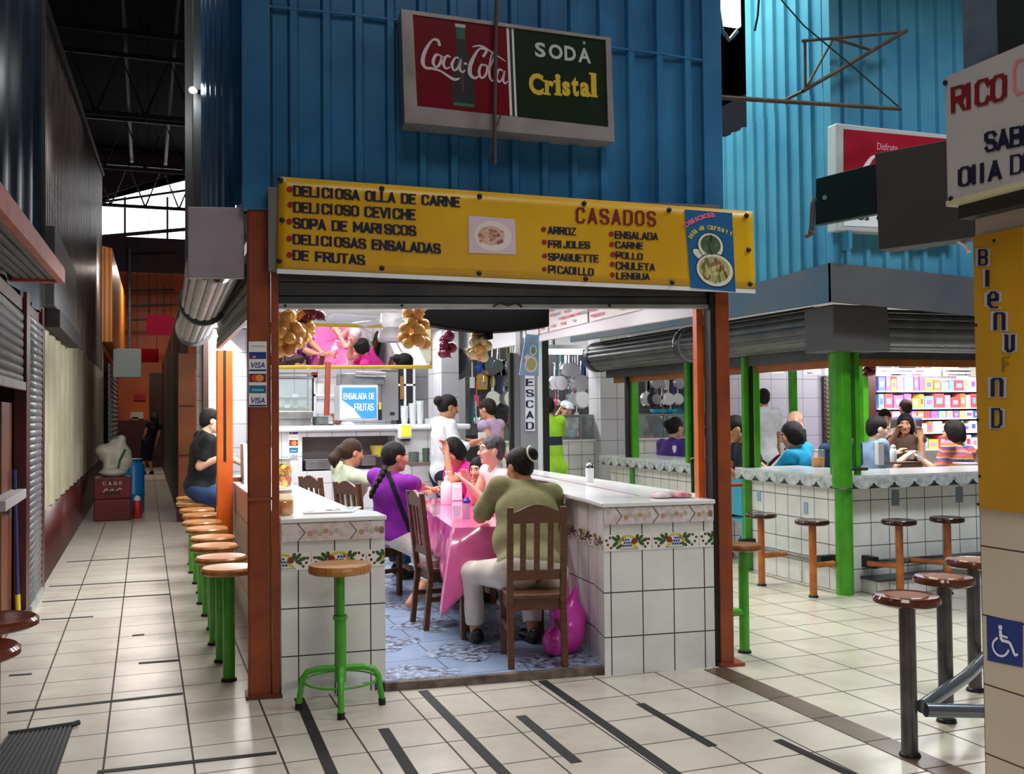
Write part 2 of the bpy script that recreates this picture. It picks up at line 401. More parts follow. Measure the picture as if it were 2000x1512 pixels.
def slat_coil(parent, p0, p1, c, r, nrm_, a0, a1, n, m, name='ribbed_coil'):
    """rolled-up slat curtain along p0-p1 (plan points), centre height c; angles from the outward normal, negative = downwards"""
    nv = np.array([*nrm_, 0.]); s = MB().mat(m); dk = M('coil_groove', (30, 30, 32), .6)
    pt = lambda p, a, q: np.array([p[0], p[1], c])+nv*q*math.cos(a)+np.array([0, 0, q*math.sin(a)])
    da = (a1-a0)/n
    for i in range(n):
        b = [a0+da*(i+f) for f in (.05, .28, .5, .72, .95)]; q = [r-.004, r+.003, r+.005, r+.003, r-.004]
        vs = [pt(p0, *z) for z in zip(b, q)]+[pt(p1, *z) for z in zip(b, q)]; s.add(vs, [(k, k+1, k+6, k+5) for k in range(4)])
        b = [a0+da*(i-.05), a0+da*(i+.05)]; s.add([pt(p0, b[0], r-.006), pt(p0, b[1], r-.006), pt(p1, b[1], r-.006), pt(p1, b[0], r-.006)], [(0, 1, 2, 3)], dk)
    return s.build(name, parent=parent, smooth='all')
def slats(mb, A, B, z0, z1, n, pitch=.075, dep=.012, m=None):
    """roller shutter curtain: horizontal curved slats from z0 to z1 between plan points A,B (2D or with own z offsets)"""
    n = np.array([n[0], n[1], 0.]); rows = []; z = z0
    while z < z1-1e-4:
        for f, o in ((0, -.3), (.06, .15), (.3, .8), (.55, 1), (.8, .6), (.94, 0)):
            zz = z+f*pitch
            if zz <= z1: rows.append((zz, o*dep))
        z += pitch
    A = np.array([A[0], A[1], 0.]); B = np.array([B[0], B[1], 0.]); vs = []
    for z, o in rows: vs += [A+n*o+np.array([0, 0, z]), B+n*o+np.array([0, 0, z])]
    mb.add(vs, [(2*i, 2*i+1, 2*i+3, 2*i+2) for i in range(len(rows)-1)], m); return mb

# ------------------------------------------------------------------ implicit bodies (people, bags, cloth lumps): smooth union, then surface nets
def snets(D, o, h):
    s = D < 0; nx, ny, nz = D.shape
    c = np.zeros((nx-1, ny-1, nz-1), np.int8)
    for i in (0, 1):
        for j in (0, 1):
            for k in (0, 1): c += s[i:nx-1+i, j:ny-1+j, k:nz-1+k]
    cells = np.argwhere((c > 0) & (c < 8)); idx = -np.ones(c.shape, np.int64); idx[tuple(cells.T)] = np.arange(len(cells))
    acc = np.zeros((len(cells), 3)); cnt = np.zeros(len(cells))
    cor = [(i, j, k) for i in (0, 1) for j in (0, 1) for k in (0, 1)]
    for a in cor:
        for ax in range(3):
            if a[ax]: continue
            b = list(a); b[ax] = 1
            da = D[tuple((cells+a).T)]; db = D[tuple((cells+b).T)]; q = (da < 0) != (db < 0)
            t = np.where(q, da/np.where(q, da-db, 1), 0); p = np.array(a, float)[None]+0*acc; p[:, ax] += t
            acc[q] += p[q]; cnt[q] += 1
    V = (cells+acc/cnt[:, None])*h+o; Fs = []
    for ax in range(3):
        u, v = (ax+1) % 3, (ax+2) % 3
        sl0 = [slice(None)]*3; sl1 = [slice(None)]*3; sl0[ax] = slice(0, -1); sl1[ax] = slice(1, None)
        e = np.argwhere(s[tuple(sl0)] != s[tuple(sl1)])
        e = e[(e[:, u] > 0) & (e[:, v] > 0) & (e[:, u] < D.shape[u]-1) & (e[:, v] < D.shape[v]-1)]
        du = np.zeros(3, int); du[u] = 1; dv = np.zeros(3, int); dv[v] = 1
        q = np.stack([idx[tuple((e-du-dv).T)], idx[tuple((e-dv).T)], idx[tuple(e.T)], idx[tuple((e-du).T)]], 1)
        inside = s[tuple(e.T)]; q[~inside] = q[~inside][:, ::-1]; Fs.append(q)
    return V, np.concatenate(Fs)
def sdf(prims, h):
    lo = np.full(3, 1e9); hi = -lo
    for p in prims:
        if p[0] in ('cap', 'cyl'):
            r = max(p[3], p[4])
            for q in (p[1], p[2]): lo = np.minimum(lo, np.array(q)-r); hi = np.maximum(hi, np.array(q)+r)
        elif p[0] == 'ell': r = max(p[2]); lo = np.minimum(lo, np.array(p[1])-r); hi = np.maximum(hi, np.array(p[1])+r)
    lo -= 2.5*h; hi += 2.5*h; n = np.ceil((hi-lo)/h).astype(int)+1
    D = np.full(n, .2, np.float32)
    def region(c0, c1, mrg):
        a = np.clip(np.floor((np.minimum(c0, c1)-mrg-lo)/h).astype(int), 0, n); b = np.clip(np.ceil((np.maximum(c0, c1)+mrg-lo)/h).astype(int)+1, 0, n)
        return a, b
    for p in prims:
        ty = p[0]
        if ty in ('cap', 'cyl'):
            A = np.array(p[1], float); B = np.array(p[2], float); r = max(p[3], p[4]); k = p[5] if len(p) > 5 else .02
            a, b = region(A, B, r+k*1.5+3*h)
        elif ty in ('ell', 'sub'):
            c = np.array(p[1], float); r3 = np.array(p[2], float); k = p[4] if len(p) > 4 else .02
            a, b = region(c, c, max(r3)+k*1.5+3*h)
        else: a, b = np.zeros(3, int), n
        if np.any(b <= a): continue
        g = np.meshgrid(*[np.arange(a[i], b[i])*h+lo[i] for i in range(3)], indexing='ij'); P = np.stack(g, -1).astype(np.float32)
        sl = tuple(slice(a[i], b[i]) for i in range(3)); cur = D[sl]
        if ty in ('cap', 'cyl'):
            ba = B-A; L2 = float(ba @ ba); t = ((P-A) @ ba)/L2
            if ty == 'cap':
                tc = np.clip(t, 0, 1); d = np.linalg.norm(P-A-tc[..., None]*ba, axis=-1)-(p[3]+(p[4]-p[3])*tc)
            else:
                d = np.linalg.norm(P-A-t[..., None]*ba, axis=-1)-(p[3]+(p[4]-p[3])*np.clip(t, 0, 1)); d = np.maximum(d, np.maximum(-t, t-1)*math.sqrt(L2))
        elif ty in ('ell', 'sub'):
            q = P-c
            if p[3] is not None: q = q @ np.array(p[3], float)   # columns = axes
            k0 = np.linalg.norm(q/r3, axis=-1); k1 = np.linalg.norm(q/r3**2, axis=-1); d = k0*(k0-1)/np.maximum(k1, 1e-6)
        elif ty == 'cut': d = (P-np.array(p[1])) @ np.array(p[2], float)
        if ty == 'cut': D[sl] = np.maximum(cur, d)
        elif ty == 'sub':
            hh = np.clip(.5-.5*(cur+d)/k, 0, 1); D[sl] = cur*(1-hh)+(-d)*hh+k*hh*(1-hh)
        else:
            hh = np.clip(.5+.5*(cur-d)/k, 0, 1); D[sl] = cur*(1-hh)+d*hh-k*hh*(1-hh)
    return snets(D, lo, h)
def blob(name, prims, h, mat, parent=None, xf=None, matfn=None, mats=None):
    V, Fa = sdf(prims, h)
    mi = matfn(V[Fa].mean(1)) if matfn else None
    if xf is not None: V = V @ np.array(xf)[:3, :3].T + np.array(xf)[:3, 3]
    if parent is not None and 'wo' in parent.keys(): V = V - np.array(parent['wo'])
    me = bpy.data.meshes.new(name); me.vertices.add(len(V)); me.vertices.foreach_set('co', V.astype(np.float32).ravel())
    me.loops.add(len(Fa)*4); me.loops.foreach_set('vertex_index', Fa.astype(np.int32).ravel())
    me.polygons.add(len(Fa)); me.polygons.foreach_set('loop_start', np.arange(0, len(Fa)*4, 4, dtype=np.int32))
    me.polygons.foreach_set('loop_total', np.full(len(Fa), 4, np.int32))
    for m in (mats or [mat]): me.materials.append(m)
    me.polygons.foreach_set('use_smooth', np.ones(len(Fa), bool))
    if mi is not None: me.polygons.foreach_set('material_index', mi.astype(np.int32))
    me.update(); me.validate()
    o = bpy.data.objects.new(name, me); COL.objects.link(o)
    if parent is not None:
        o.parent = parent; o['wo'] = list(parent['wo'])
    return o
# ================================================================== materials
FLOOR = tile_mat('floor_tile', (207, 199, 186), (42, 36, 32), .39, .39, .010, .22, .21, 4.72, .06, (174, 165, 149), .25, 2.2)
STALLF = tile_mat('blue_marble_tile', (152, 170, 198), (40, 44, 56), .45, .45, .008, .2, 1.28, 5.72, .05, (120, 140, 174), .2, 3.)
WTILE = tile_mat('white_wall_tile', (234, 233, 231), (46, 40, 38), .205, .27, .007, .22, .0, -.04, .03, (206, 202, 198), .4, 2.5)
WTILE2 = tile_mat('white_counter_tile', (236, 236, 233), (44, 44, 44), .2, .2, .007, .22, .03, .0, .03, (204, 204, 198), .4, 2.5)
WTILE3 = tile_mat('back_wall_tile', (205, 203, 208), (120, 116, 120), .3, .3, .008, .3, .0, .0, .03, None, .3, 2.)
WTILE4 = tile_mat('lilac_back_tile', (158, 154, 166), (104, 100, 108), .3, .3, .008, .35, .0, .0, .03, None, .3, 2.)
PTILE = tile_mat('beige_pillar_tile', (204, 190, 170), (62, 50, 42), 1.0, .255, .006, .3, 1.9, .07, .03, (190, 174, 154), .3, 2.)
GTOP = tile_mat('grey_marble_top', (214, 218, 216), (120, 124, 122), .3, .3, .004, .18, 0, 0, .04, (176, 182, 180), .1, 9.)
WTOP = M('white_counter_top', (236, 234, 234), .16, var=.05, scale=3)
BLUEW = M('blue_painted_steel', (56, 124, 172), .34, .1, col2=(44, 104, 152), scale=2.5, bump=(40, .06))
TURQ = M('turquoise_painted_steel', (92, 164, 190), .3, .1, col2=(76, 144, 178), scale=1.6, bump=(40, .05))
RUST = M('rust_orange_paint', (152, 72, 32), .38, 0, col2=(124, 52, 26), scale=5, bump=(30, .08))
ORANGE = M('lit_orange_paint', (226, 104, 34), .36, 0, col2=(206, 88, 28), scale=5, bump=(30, .06))  # brighter orange: the light from inside the stall is put into the colour
GREEN = M('green_gloss_paint', (74, 160, 32), .26, 0, col2=(60, 142, 26), scale=6, bump=(30, .05))
GREEN2 = M('green_stool_paint', (78, 166, 44), .3, 0, col2=(60, 146, 34), scale=7, bump=(30, .06))
STEEL = M('galvanised_steel', (150, 150, 150), .34, .75, col2=(118, 118, 120), scale=5)
DSTEEL = M('dark_shutter_steel', (84, 84, 86), .42, .25, col2=(66, 66, 70), scale=4)
LSTEEL = M('light_shutter_steel', (178, 180, 178), .36, .2, col2=(150, 152, 150), scale=4)
BLACK = M('black_rubber', (14, 14, 15), .5)
WOODD = M('dark_chair_wood', (104, 62, 34), .34, 0, col2=(72, 42, 24), scale=4, stretch=(3, 3, 30), bump=(20, .05))
WOODS = M('stool_seat_wood', (186, 126, 66), .3, 0, col2=(148, 92, 44), scale=4, stretch=(3, 22, 3))
WOODR = M('red_brown_varnish', (104, 44, 26), .14, 0, col2=(76, 30, 18), scale=5)
WOODT = M('stool_top_brown', (140, 84, 42), .3, 0, col2=(112, 62, 30), scale=5, stretch=(3, 20, 3))
NAVY = M('dark_navy_steel', (26, 48, 66), .34, .4, col2=(20, 36, 52), scale=2)
BROWNW = M('brown_grey_sheet', (112, 98, 88), .32, .5, col2=(84, 72, 66), scale=2.5)
BEIGEW = M('cream_painted_sheet', (202, 197, 172), .26, .12, col2=(176, 170, 144), scale=1.3, bump=(30, .05))
MAROON = M('maroon_paint', (78, 22, 20), .4, 0, col2=(56, 18, 18), scale=4)
DBROWN = M('dark_brown_board', (70, 36, 20), .5, 0, col2=(50, 26, 16), scale=4)
ROOF = M('dark_roof_sheet', (16, 11, 14), .9, 0, col2=(11, 8, 11), scale=1, spec=.02)  # near-black sheet with hardly any gloss
SHUT = M('alley_shutter_steel', (120, 122, 124), .4, .3, col2=(96, 98, 102), scale=4)
TRUSS = M('dark_truss_steel', (30, 25, 28), .7, .0, col2=(20, 17, 20), scale=3)  # near-black steel
GREYB = M('grey_box_paint', (158, 148, 156), .5, 0, col2=(144, 134, 142), scale=3)
YELLOW = M('yellow_vinyl', (228, 176, 24), .36, 0, col2=(210, 156, 18), scale=1.6, bump=(5, .12))
WHITE = M('white_plastic', (236, 238, 240), .3)
OFFW = M('painted_ceiling_white', (226, 226, 228), .6)
PAPER = M('white_paper', (238, 236, 232), .6)
INKB = M('navy_lettering', (14, 14, 46), .5)
INKR = M('dark_red_lettering', (150, 18, 26), .5)
CHROME = M('chrome', (205, 208, 212), .14, 1.)
SKIN = [M('skin_a', (206, 150, 118), .45), M('skin_b', (190, 132, 100), .45), M('skin_c', (224, 176, 150), .45)]

# ================================================================== floor, roof, trims
mb = MB().mat(FLOOR); mb.add([(-3, -2, 0), (15, -2, 0), (15, 36, 0), (-3, 36, 0)], [(0, 1, 2, 3)]); struct(mb.build('floor'))
STRIPM = tile_mat('brown_border_tile', (100, 80, 64), (40, 32, 28), .4, .393, .010, .3, 3.2, 4.746, .08, (76, 60, 48), .3, 5.)
mb = MB().mat(STRIPM); mb.box((3.245, 1.0, .0), (3.4, 5.43, .004)); struct(mb.build('trim_1'))
mb = MB().mat(ROOF)
mb.box((-4, -4, 10.6), (16, 40, 10.7)); struct(mb.build('ceiling'))
# trusses
for i, y in enumerate((13, 18, 23, 28, 33)):
    mb = MB().mat(TRUSS)
    mb.box((-3, y-.04, 8.1), (6, y+.04, 8.2)); mb.box((-3, y-.04, 9.4), (6, y+.04, 9.5))
    for k in range(9): mb.tube([(-3+k, y, 8.15), (-2.5+k, y, 9.45), (-2+k, y, 8.15)], .03, 5)
    struct(mb.build('trim_%d' % (i+2)))
for i, (x, z) in enumerate(((-.4, 9.6), (.6, 9.6))):
    mb = MB().mat(TRUSS); mb.tube([(x, 4, z), (x, 34, z)], .05, 6); struct(mb.build('trim_%d' % (i+7)))

# black anti-slip tape on the floor
TAPE = M('anti_slip_tape', (22, 20, 20), .75, bump=(300, .2))
def tape(a, b, wd, label):
    a = onz(*a); b = onz(*b); d = b-a; d /= np.linalg.norm(d); n = np.array([-d[1], d[0], 0])*wd/2
    c = (a+b)/2; t = MB().mat(TAPE); t.slab([a+n*1+[0, 0, .003], a-n+[0, 0, .003], b-n+[0, 0, .003], b+n+[0, 0, .003]][::-1] if False else [a-n+np.array([0, 0, .003]), b-n+np.array([0, 0, .003]), b+n+np.array([0, 0, .003]), a+n+np.array([0, 0, .003])], .003)
    o = t.build('floor_tape', loc=(c[0], c[1], 0), fix=True)
    tag(o, label, 'tape', 'black anti-slip tape strips on the floor')
tape((584, 1364), (656, 1530), .055, 'long black tape strip starting at the foot of the green tripod stool')
tape((749, 1424), (816, 1530), .055, 'short black tape strip between the stool and the stall doorway strip')
tape((826, 1350), (1003, 1530), .055, 'long black tape strip running from the left of the stall doorway')
tape((1017, 1399), (1126, 1490), .055, 'short black tape strip on the floor in the middle before the doorway')
tape((1059, 1330), (1330, 1520), .055, 'long black tape strip starting at the right of the stall doorway')
tape((1250, 1375), (1392, 1458), .05, 'short black tape strip in front of the right tiled counter')
tape((1518, 1446), (1680, 1522), .05, 'black tape strip at the bottom edge near the brown border tiles')
tape((190, 1509), (540, 1471), .04, 'long black crossway tape strip in front of the rust orange corner post')
tape((14, 1393), (357, 1355), .04, 'long black tape strip across the left alley just past the rubber mat')
tape((271, 1296), (350, 1290), .04, 'short black tape strip in the middle of the left alley')
tape((18, 1320), (62, 1317), .035, 'short black tape strip by the wooden seats in the left alley')
tape((258, 1242), (282, 1240), .04, 'tiny black tape scrap in the left alley')
tape((80, 1211), (182, 1205), .035, 'half-width black tape strip near the blue broom')
tape((82, 1176), (332, 1161), .04, 'black tape strip across the alley level with the blue broom head')
tape((96, 1146), (330, 1133), .04, 'black tape strip across the alley just beyond the blue broom')
tape((130, 1098), (320, 1087), .04, 'farthest black tape strip across the left alley')

# ================================================================== left side of the alley
XL = -.91
mb = MB(); mb.mat(BEIGEW)
corr(mb, (XL, 10.25), (XL, 24.5), .72, 3.2, (1, 0), .72, .03, prof='sin')
mb.mat(MAROON); mb.box((XL-.1, 10.25, 0), (XL, 24.5, .72)); mb.mat(DBROWN); mb.box((XL-.12, 10.25, .72), (XL-.03, 34, 3.2))
struct(mb.build('wall_left', smooth='all'))
mb = MB().mat(BROWNW)
corr(mb, (XL, 9.85), (XL, 23.4), 2.6, 5, (1, 0), .19, .03, ztop=lambda s: 5.39+1.5*s)
struct(mb.build('wall_left_upper'))
mb = MB().mat(TRUSS); mb.tube([(XL+.03, 9.85, 5.39), (XL+.03, 23.4, 6.9)], .05, 6); mb.tube([(XL+.03, 9.86, 2.6), (XL+.03, 9.86, 5.4)], .035, 6); struct(mb.build('trim_9'))
mb = MB().mat(NAVY); corr(mb, (XL, 3.0), (XL, 9.85), 2.55, 7.4, (1, 0), .8, .035, prof='sin'); struct(mb.build('wall_left_front', smooth='all'))
mb = MB().mat(MAROON); mb.box((XL-.06, 8.72, 0), (XL+.03, 8.98, 2.6)); mb.box((XL-.06, 10.02, 0), (XL+.03, 10.25, 2.6)); mb.box((XL-.06, 3.2, 2.45), (XL+.0, 10.25, 2.6)); struct(mb.build('trim_10'))
# shop recess behind the half-open shutter
mb = MB().mat(DBROWN); mb.box((-1.75, 3.0, 0), (-1.65, 9.0, 2.6)); mb.box((-1.75, 8.98, 0), (XL-.06, 9.05, 2.6)); mb.box((-1.75, 3, 2.6), (XL-.03, 10.25, 2.66)); struct(mb.build('wall_shop'))
def shutter(name, label, A, B, z0, z1, n, mat, pitch=.09, rail=True, dep=.014, group='roller shutters of the market stalls', extra=None):
    c = (np.array(A)+np.array(B))/2; t = thing(name, label, 'shutter', (c[0], c[1], z0), group)
    s = MB().mat(mat); slats(s, A, B, z0, z1, n, pitch, dep); s.build('slat_curtain', parent=t, smooth='all', solid=.004)
    if rail:
        s = MB().mat(rail if rail is not True else LSTEEL); n = np.array(n[:2]); A2 = np.array(A); B2 = np.array(B)
        s.prism([A2-n*.012, B2-n*.012, B2+n*.026, A2+n*.026], z0-.05, z0+.012); s.build('bottom_rail', parent=t, fix=True)
    return t
shutter('roller_shutter', 'closed grey roller shutter at the near end of the cream wall', (XL+.02, 8.99), (XL+.02, 10.01), .055, 2.45, (1, 0), SHUT, .06, dep=.008)
shutter('roller_shutter', 'half-raised dark roller shutter beside the wooden door on the far left', (XL, 6.2), (XL, 8.72), 1.87, 2.45, (1, 0), DSTEEL, .07, dep=.008)
t = thing('shop_door', 'brown wooden door panel with white ledge at the left edge', 'door', (XL-.1, 8.4, 0))
MB().mat(M('door_brown', (112, 58, 30), .5, col2=(92, 46, 24), scale=3)).box((XL-.13, 8.1, 0), (XL-.07, 8.7, 1.72)).build('door_leaf', parent=t, bevel=.005); dl_ = [c for c in t.children if c.name.startswith('door_leaf')][0]
MB().mat(M('ledge_grey', (170, 166, 164), .5)).box((XL-.07, 7.4, .98), (XL+.04, 8.62, 1.05)).build('ledge', parent=t, bevel=.004)
MB().mat(STEEL).lathe([(.02, 0), (.02, .03), (.028, .035), (.028, .05)], (XL-.07, 8.2, .9), 10, axis=(1, 0, 0)).build('door_knob', parent=dl_)
# the red-edged awning box at upper left
t = thing('shutter_hood', 'red-edged shutter hood with ribbed soffit at the upper left', 'hood', (XL+.2, 6.2, 2.5))
RED = M('faded_red_paint', (176, 84, 72), .45, col2=(150, 66, 58), scale=4)
s = MB().mat(RED); s.hexa([(-.60, 3.6, 2.42), (-.55, 3.6, 2.42), (-.55, 7.95, 2.58), (-.60, 7.95, 2.58), (-.60, 3.6, 2.53), (-.55, 3.6, 2.53), (-.55, 7.95, 2.69), (-.60, 7.95, 2.69)]); s.box((-.9, 7.9, 2.58), (-.56, 7.95, 2.68)); s.build('fascia', parent=t, bevel=.006)
s = MB().mat(DSTEEL)
for k in range(5):
    x = -.88+k*.055; s.hexa([(x, 3.6, 2.44), (x+.045, 3.6, 2.44), (x+.045, 7.9, 2.60), (x, 7.9, 2.60), (x, 3.6, 2.5), (x+.045, 3.6, 2.5), (x+.045, 7.9, 2.66), (x, 7.9, 2.66)])
s.build('ribbed_soffit', parent=t, bevel=.01)
t = thing('duct_box', 'dark grey sheet metal box fixed under the brown ribbed wall', 'box', (XL+.1, 11.2, 2.6))
a = onx(70, 430, XL+.12); b = onx(150, 590, XL+.12)
MB().mat(M('dark_box', (74, 72, 74), .5, .2)).box((XL+.032, 9.9, 2.62), (XL+.14, 12.9, 3.35)).build('box_shell', parent=t, bevel=.01)
MB().mat(TRUSS).box((XL+.032, 10.26, 2.45), (XL+.16, 13.3, 2.62)).build('lower_tray', parent=t, bevel=.008)
# far left: orange boxed panel, grey sign box, shutter
t = thing('panel_box', 'orange and yellow boxed-out sheet panel far down the alley', 'panel', (XL+.1, 23.2, 2.7))
ORP = M('ochre_orange_sheet', (222, 138, 30), .4, col2=(196, 108, 24), scale=1.2)
a = ony(196, 488, 23.2); b = ony(219, 660, 23.2)
MB().mat(ORP).hexa([(XL+.02, 23.45, 3.25), (-.68, 23.45, 3.25), (-.55, 31, 3.25), (XL+.02, 31, 3.25), (XL+.02, 23.45, 5.35), (-.68, 23.45, 5.3), (-.55, 31, 5.1), (XL+.02, 31, 5.1)]).build('panel_shell', parent=t)
s = MB().mat(M('ochre_dark', (170, 100, 20), .5))
for x in (-.84, -.74): s.box((x, 23.42, 3.25), (x+.03, 23.45, 5.3))
s.build('rib', parent=t)
t = thing('sign_box', 'blank pale grey sign box above the far grey shutter', 'sign', (-.5, 25, 2.8))
a = ony(221, 681, 25); b = ony(276, 737, 25)
MB().mat(M('pale_sign_grey', (176, 186, 184), .5)).box((a[0], 25, b[2]), (b[0], 25.3, a[2])).build('panel', parent=t, bevel=.012)
shutter('roller_shutter', 'pale roller shutter below the blank grey sign box', (-.80, 24.6), (-.74, 31), .02, 2.85, (1, 0), LSTEEL, .12, rail=False)
# end wall and clerestory
OR2 = M('orange_end_wall', (206, 96, 40), .5, col2=(178, 78, 34), scale=.8)
mb = MB().mat(OR2); mb.box((-1.2, 33.8, 0), (2.6, 34, 6.2)); mb.mat(MAROON).box((-1.2, 33.7, 0), (2.2, 33.8, 1.5)); struct(mb.build('wall_back'))
mb = MB().mat(M('dark_plum_sheet', (70, 50, 62), .5)); mb.box((-2.6, 33.6, 6.2), (2.6, 33.75, 7.3)); struct(mb.build('wall_back_upper'))
mb = MB().mat(M('daylight_panel', (250, 250, 255), .5, emit=4.5)); mb.box((-3, 36, 6.6), (3, 36.05, 9.95)); struct(mb.build('window_1'))
mb = MB().mat(TRUSS)
for p, q, r in (((190, 396), (362, 372), .045), ((190, 463), (362, 448), .07), ((190, 480), (362, 470), .05)):
    mb.tube([ony(*p, 35.5), ony(*q, 35.5)], r, 6)
for u in (244, 327): mb.tube([ony(u, 385, 35.4), ony(u, 480, 35.4)], .04, 6)
struct(mb.build('window_1_frame'))
mb = MB().mat(M('dark_plum_sheet', (70, 50, 62), .5)); a = ony(190, 372, 35.8); b = ony(364, 350, 35.8)
mb.hexa([(-3, 35.7, a[2]-.9), (4, 35.7, b[2]+1.4), (4, 35.8, b[2]+1.4), (-3, 35.8, a[2]-.9), (-3, 35.7, 10.6), (4, 35.7, 10.6), (4, 35.8, 10.6), (-3, 35.8, 10.6)]); struct(mb.build('ceiling_back'))
# door at the far end, notices
mb = MB().mat(DBROWN); mb.box((.12, 33.6, 0), (.75, 33.7, 3.0)); struct(mb.build('door_1'))
for i, (x0, y0, x1, y1, c, lb) in enumerate(((262, 770, 284, 782, (180, 40, 40), 'small red notice on the orange end wall'), (255, 805, 280, 818, (200, 196, 190), 'white notice low on the orange end wall'), (258, 815, 270, 828, (220, 130, 30), 'small orange notice under the white one'))):
    a = ony(x0, y0, 33.75); b = ony(x1, y1, 33.75); o = MB().mat(C(c)).box((a[0], 33.74, b[2]), (b[0], 33.80, a[2])).build('wall_notice', loc=(a[0], 33.77, b[2])); tag(o, lb, 'notice')
# scaffold pipe frame
t = thing('pipe_frame', 'grey pipe frame against the orange end wall', 'scaffold', ony(253, 690, 31.5))
s = MB().mat(STEEL); s.tube([ony(253, 485, 31.5), ony(253, 690, 31.5)], .045, 8); s.build('upright', parent=t)
for y in (497, 568, 597, 625): MB().mat(TRUSS).tube([ony(250, y, 31.5), ony(340, y-2, 31.5)], .03, 6).build('crossbar', parent=t)
for u in (292, 320): MB().mat(TRUSS).tube([ony(u, 560, 31.4), ony(u, 625, 31.4)], .02, 6).build('brace', parent=t)
for (x0, y0, x1, y1, Y, c, lb) in ((286, 614, 338, 655, 24, (166, 4, 50), 'magenta card sign hanging high over the alley'), (264, 681, 310, 708, 28, (204, 14, 18), 'smaller bright red card sign hanging beyond the magenta one')):
    a = ony(x0, y0, Y); b = ony(x1, y1, Y); t = thing('hanging_sign', lb, 'sign', (a[0], Y, b[2]), 'card signs over the alley')
    MB().mat(C(c, .9)).box((a[0], Y, b[2]), (b[0], Y+.02, a[2])).build('card', parent=t)
    s = MB().mat(TRUSS)
    for x in (a[0]+.05, b[0]-.05): s.tube([(x, Y+.01, a[2]), (x, Y+.01, 10.6)], .006, 4)
    s.build('string', parent=t)
# right wall of the alley beyond the stall
mb = MB().mat(DBROWN); mb.box((.5, 16.2, 0), (.62, 33.8, 3.3)); struct(mb.build('wall_alley'))
t = thing('cupboard', 'tall orange-brown cupboard past the stools on the alley right', 'cupboard', (.85, 16, 0))
a = ony(333, 690, 16); b = ony(390, 985, 16)
MB().mat(M('cupboard_brown', (150, 84, 40), .45, col2=(124, 66, 32), scale=2)).box((.47, 16, .28), (1.25, 16.2, a[2])).build('body', parent=t, bevel=.01)
MB().mat(MAROON).box((.45, 15.98, 0), (1.25, 16.2, .28)).build('plinth', parent=t)
s = MB().mat(DBROWN)
for z in (1.0, 1.75): s.box((.47, 15.985, z), (1.25, 16, z+.02))
s.build('panel_joint', parent=t)
mb = MB().mat(M('duct_dark_grey', (66, 70, 70), .5, .1)); mb.box((.42, 9.62, 2.80), (.60, 9.9, 7.0)); mb.box((.36, 10.0, 2.80), (.44, 10.1, 7.0)); struct(mb.build('trim_21'))
p = ony(376, 176, 9.5); t = thing('wall_lamp', 'small bright bare lamp high on the duct over the alley', 'lamp', p); MB().mat(M('lit_bulb', (255, 252, 246), .5, emit=30.)).ball(p, .03, n=12, k=8).build('bulb', parent=t, smooth=True); MB().mat(BLACK).cyl(p+[.03, .03, .0], p+[.10, .14, .03], .02).build('lamp_arm', parent=t); point('wall_lamp_glow', p+[-.05, -.06, 0], 12, (1, .98, .95), .04)
# ================================================================== the corner food stall: shell
FW = VPlane((.62, 5.86), (3.46, 5.49))          # upper front wall
fn = FW.n
def fpt(s, z, off=0.): return FW.pt(s*FW.L, z, off)
mb = MB().mat(BLUEW)
a = FW.pt(.06, 0); b = FW.pt(FW.L-.12, 0)
corr(mb, a, b, 2.75, 7.3, fn, .188, .03)
struct(mb.build('wall_front'))
mb = MB().mat(BLUEW)
def fbox(m, s0, s1, z0, z1, o0, o1, mat=None):
    P = [FW.pt(s, z, o) for z in (z0, z1) for s, o in ((s0, o1), (s1, o1), (s1, o0), (s0, o0))]
    return m.hexa(P, mat)
fbox(mb, -.1, .06, 2.78, 7.3, -.02, .035); fbox(mb, FW.L-.13, FW.L+.0, 2.6, 7.3, -.02, .035); struct(mb.build('trim_11', bevel=.006))
mb = MB().mat(M('seam_shadow', (16, 34, 48), .6))       # open joint beside the corner strip, and the sheet lap line
fbox(mb, .062, .074, 2.85, 7.3, .0, .02)
struct(mb.build('trim_12'))
mb = MB().mat(BLUEW)
pts = [FW.hit(u, v, .012) for u, v in ((522, 12), (600, 20), (690, 28), (780, 40), (900, 58), (1190, 92), (1290, 105), (1372, 118))]
for i in range(len(pts)-1):
    mb.hexa([pts[i]+[0, 0, -.012], pts[i+1]+[0, 0, -.012], pts[i+1]+fn*.02+[0, 0, -.012], pts[i]+fn*.02+[0, 0, -.012], pts[i], pts[i+1], pts[i+1]+fn*.02, pts[i]+fn*.02])
struct(mb.build('trim_13'))
mb = MB().mat(M('blue_painted_steel_glossy', (56, 124, 172), .16, .35, col2=(44, 94, 134), scale=2.5))
XS = .52
corr(mb, (XS, 9.4), (XS, 5.9), 2.82, 7.3, (-1, 0), .62, .06, prof='sin')
struct(mb.build('wall_side', smooth='all'))
mb = MB().mat(BLUEW); corr(mb, (3.46, 5.55), (3.75, 12.9), 2.75, 7.3, (1, 0), .188, .02); struct(mb.build('wall_side_right'))
# ceiling of the stall, with boards
mb = MB().mat(OFFW); mb.prism([(.60, 5.9), (3.44, 5.55), (3.75, 12.9), (.60, 12.9)], 2.7, 2.76); struct(mb.build('ceiling_stall'))
mb = MB().mat(M('stall_slab', (90, 84, 80), .7)); mb.prism([(1.25, 5.76), (2.64, 5.61), (3.3, 5.7), (3.5, 6.2), (3.6, 12.9), (.76, 12.9), (.76, 5.9)], 0, .045)
mb.mat(STALLF).prism([(1.26, 5.74), (2.66, 5.6), (3.3, 5.7), (3.6, 12.9), (.75, 12.9), (.75, 5.9)], .045, .05)
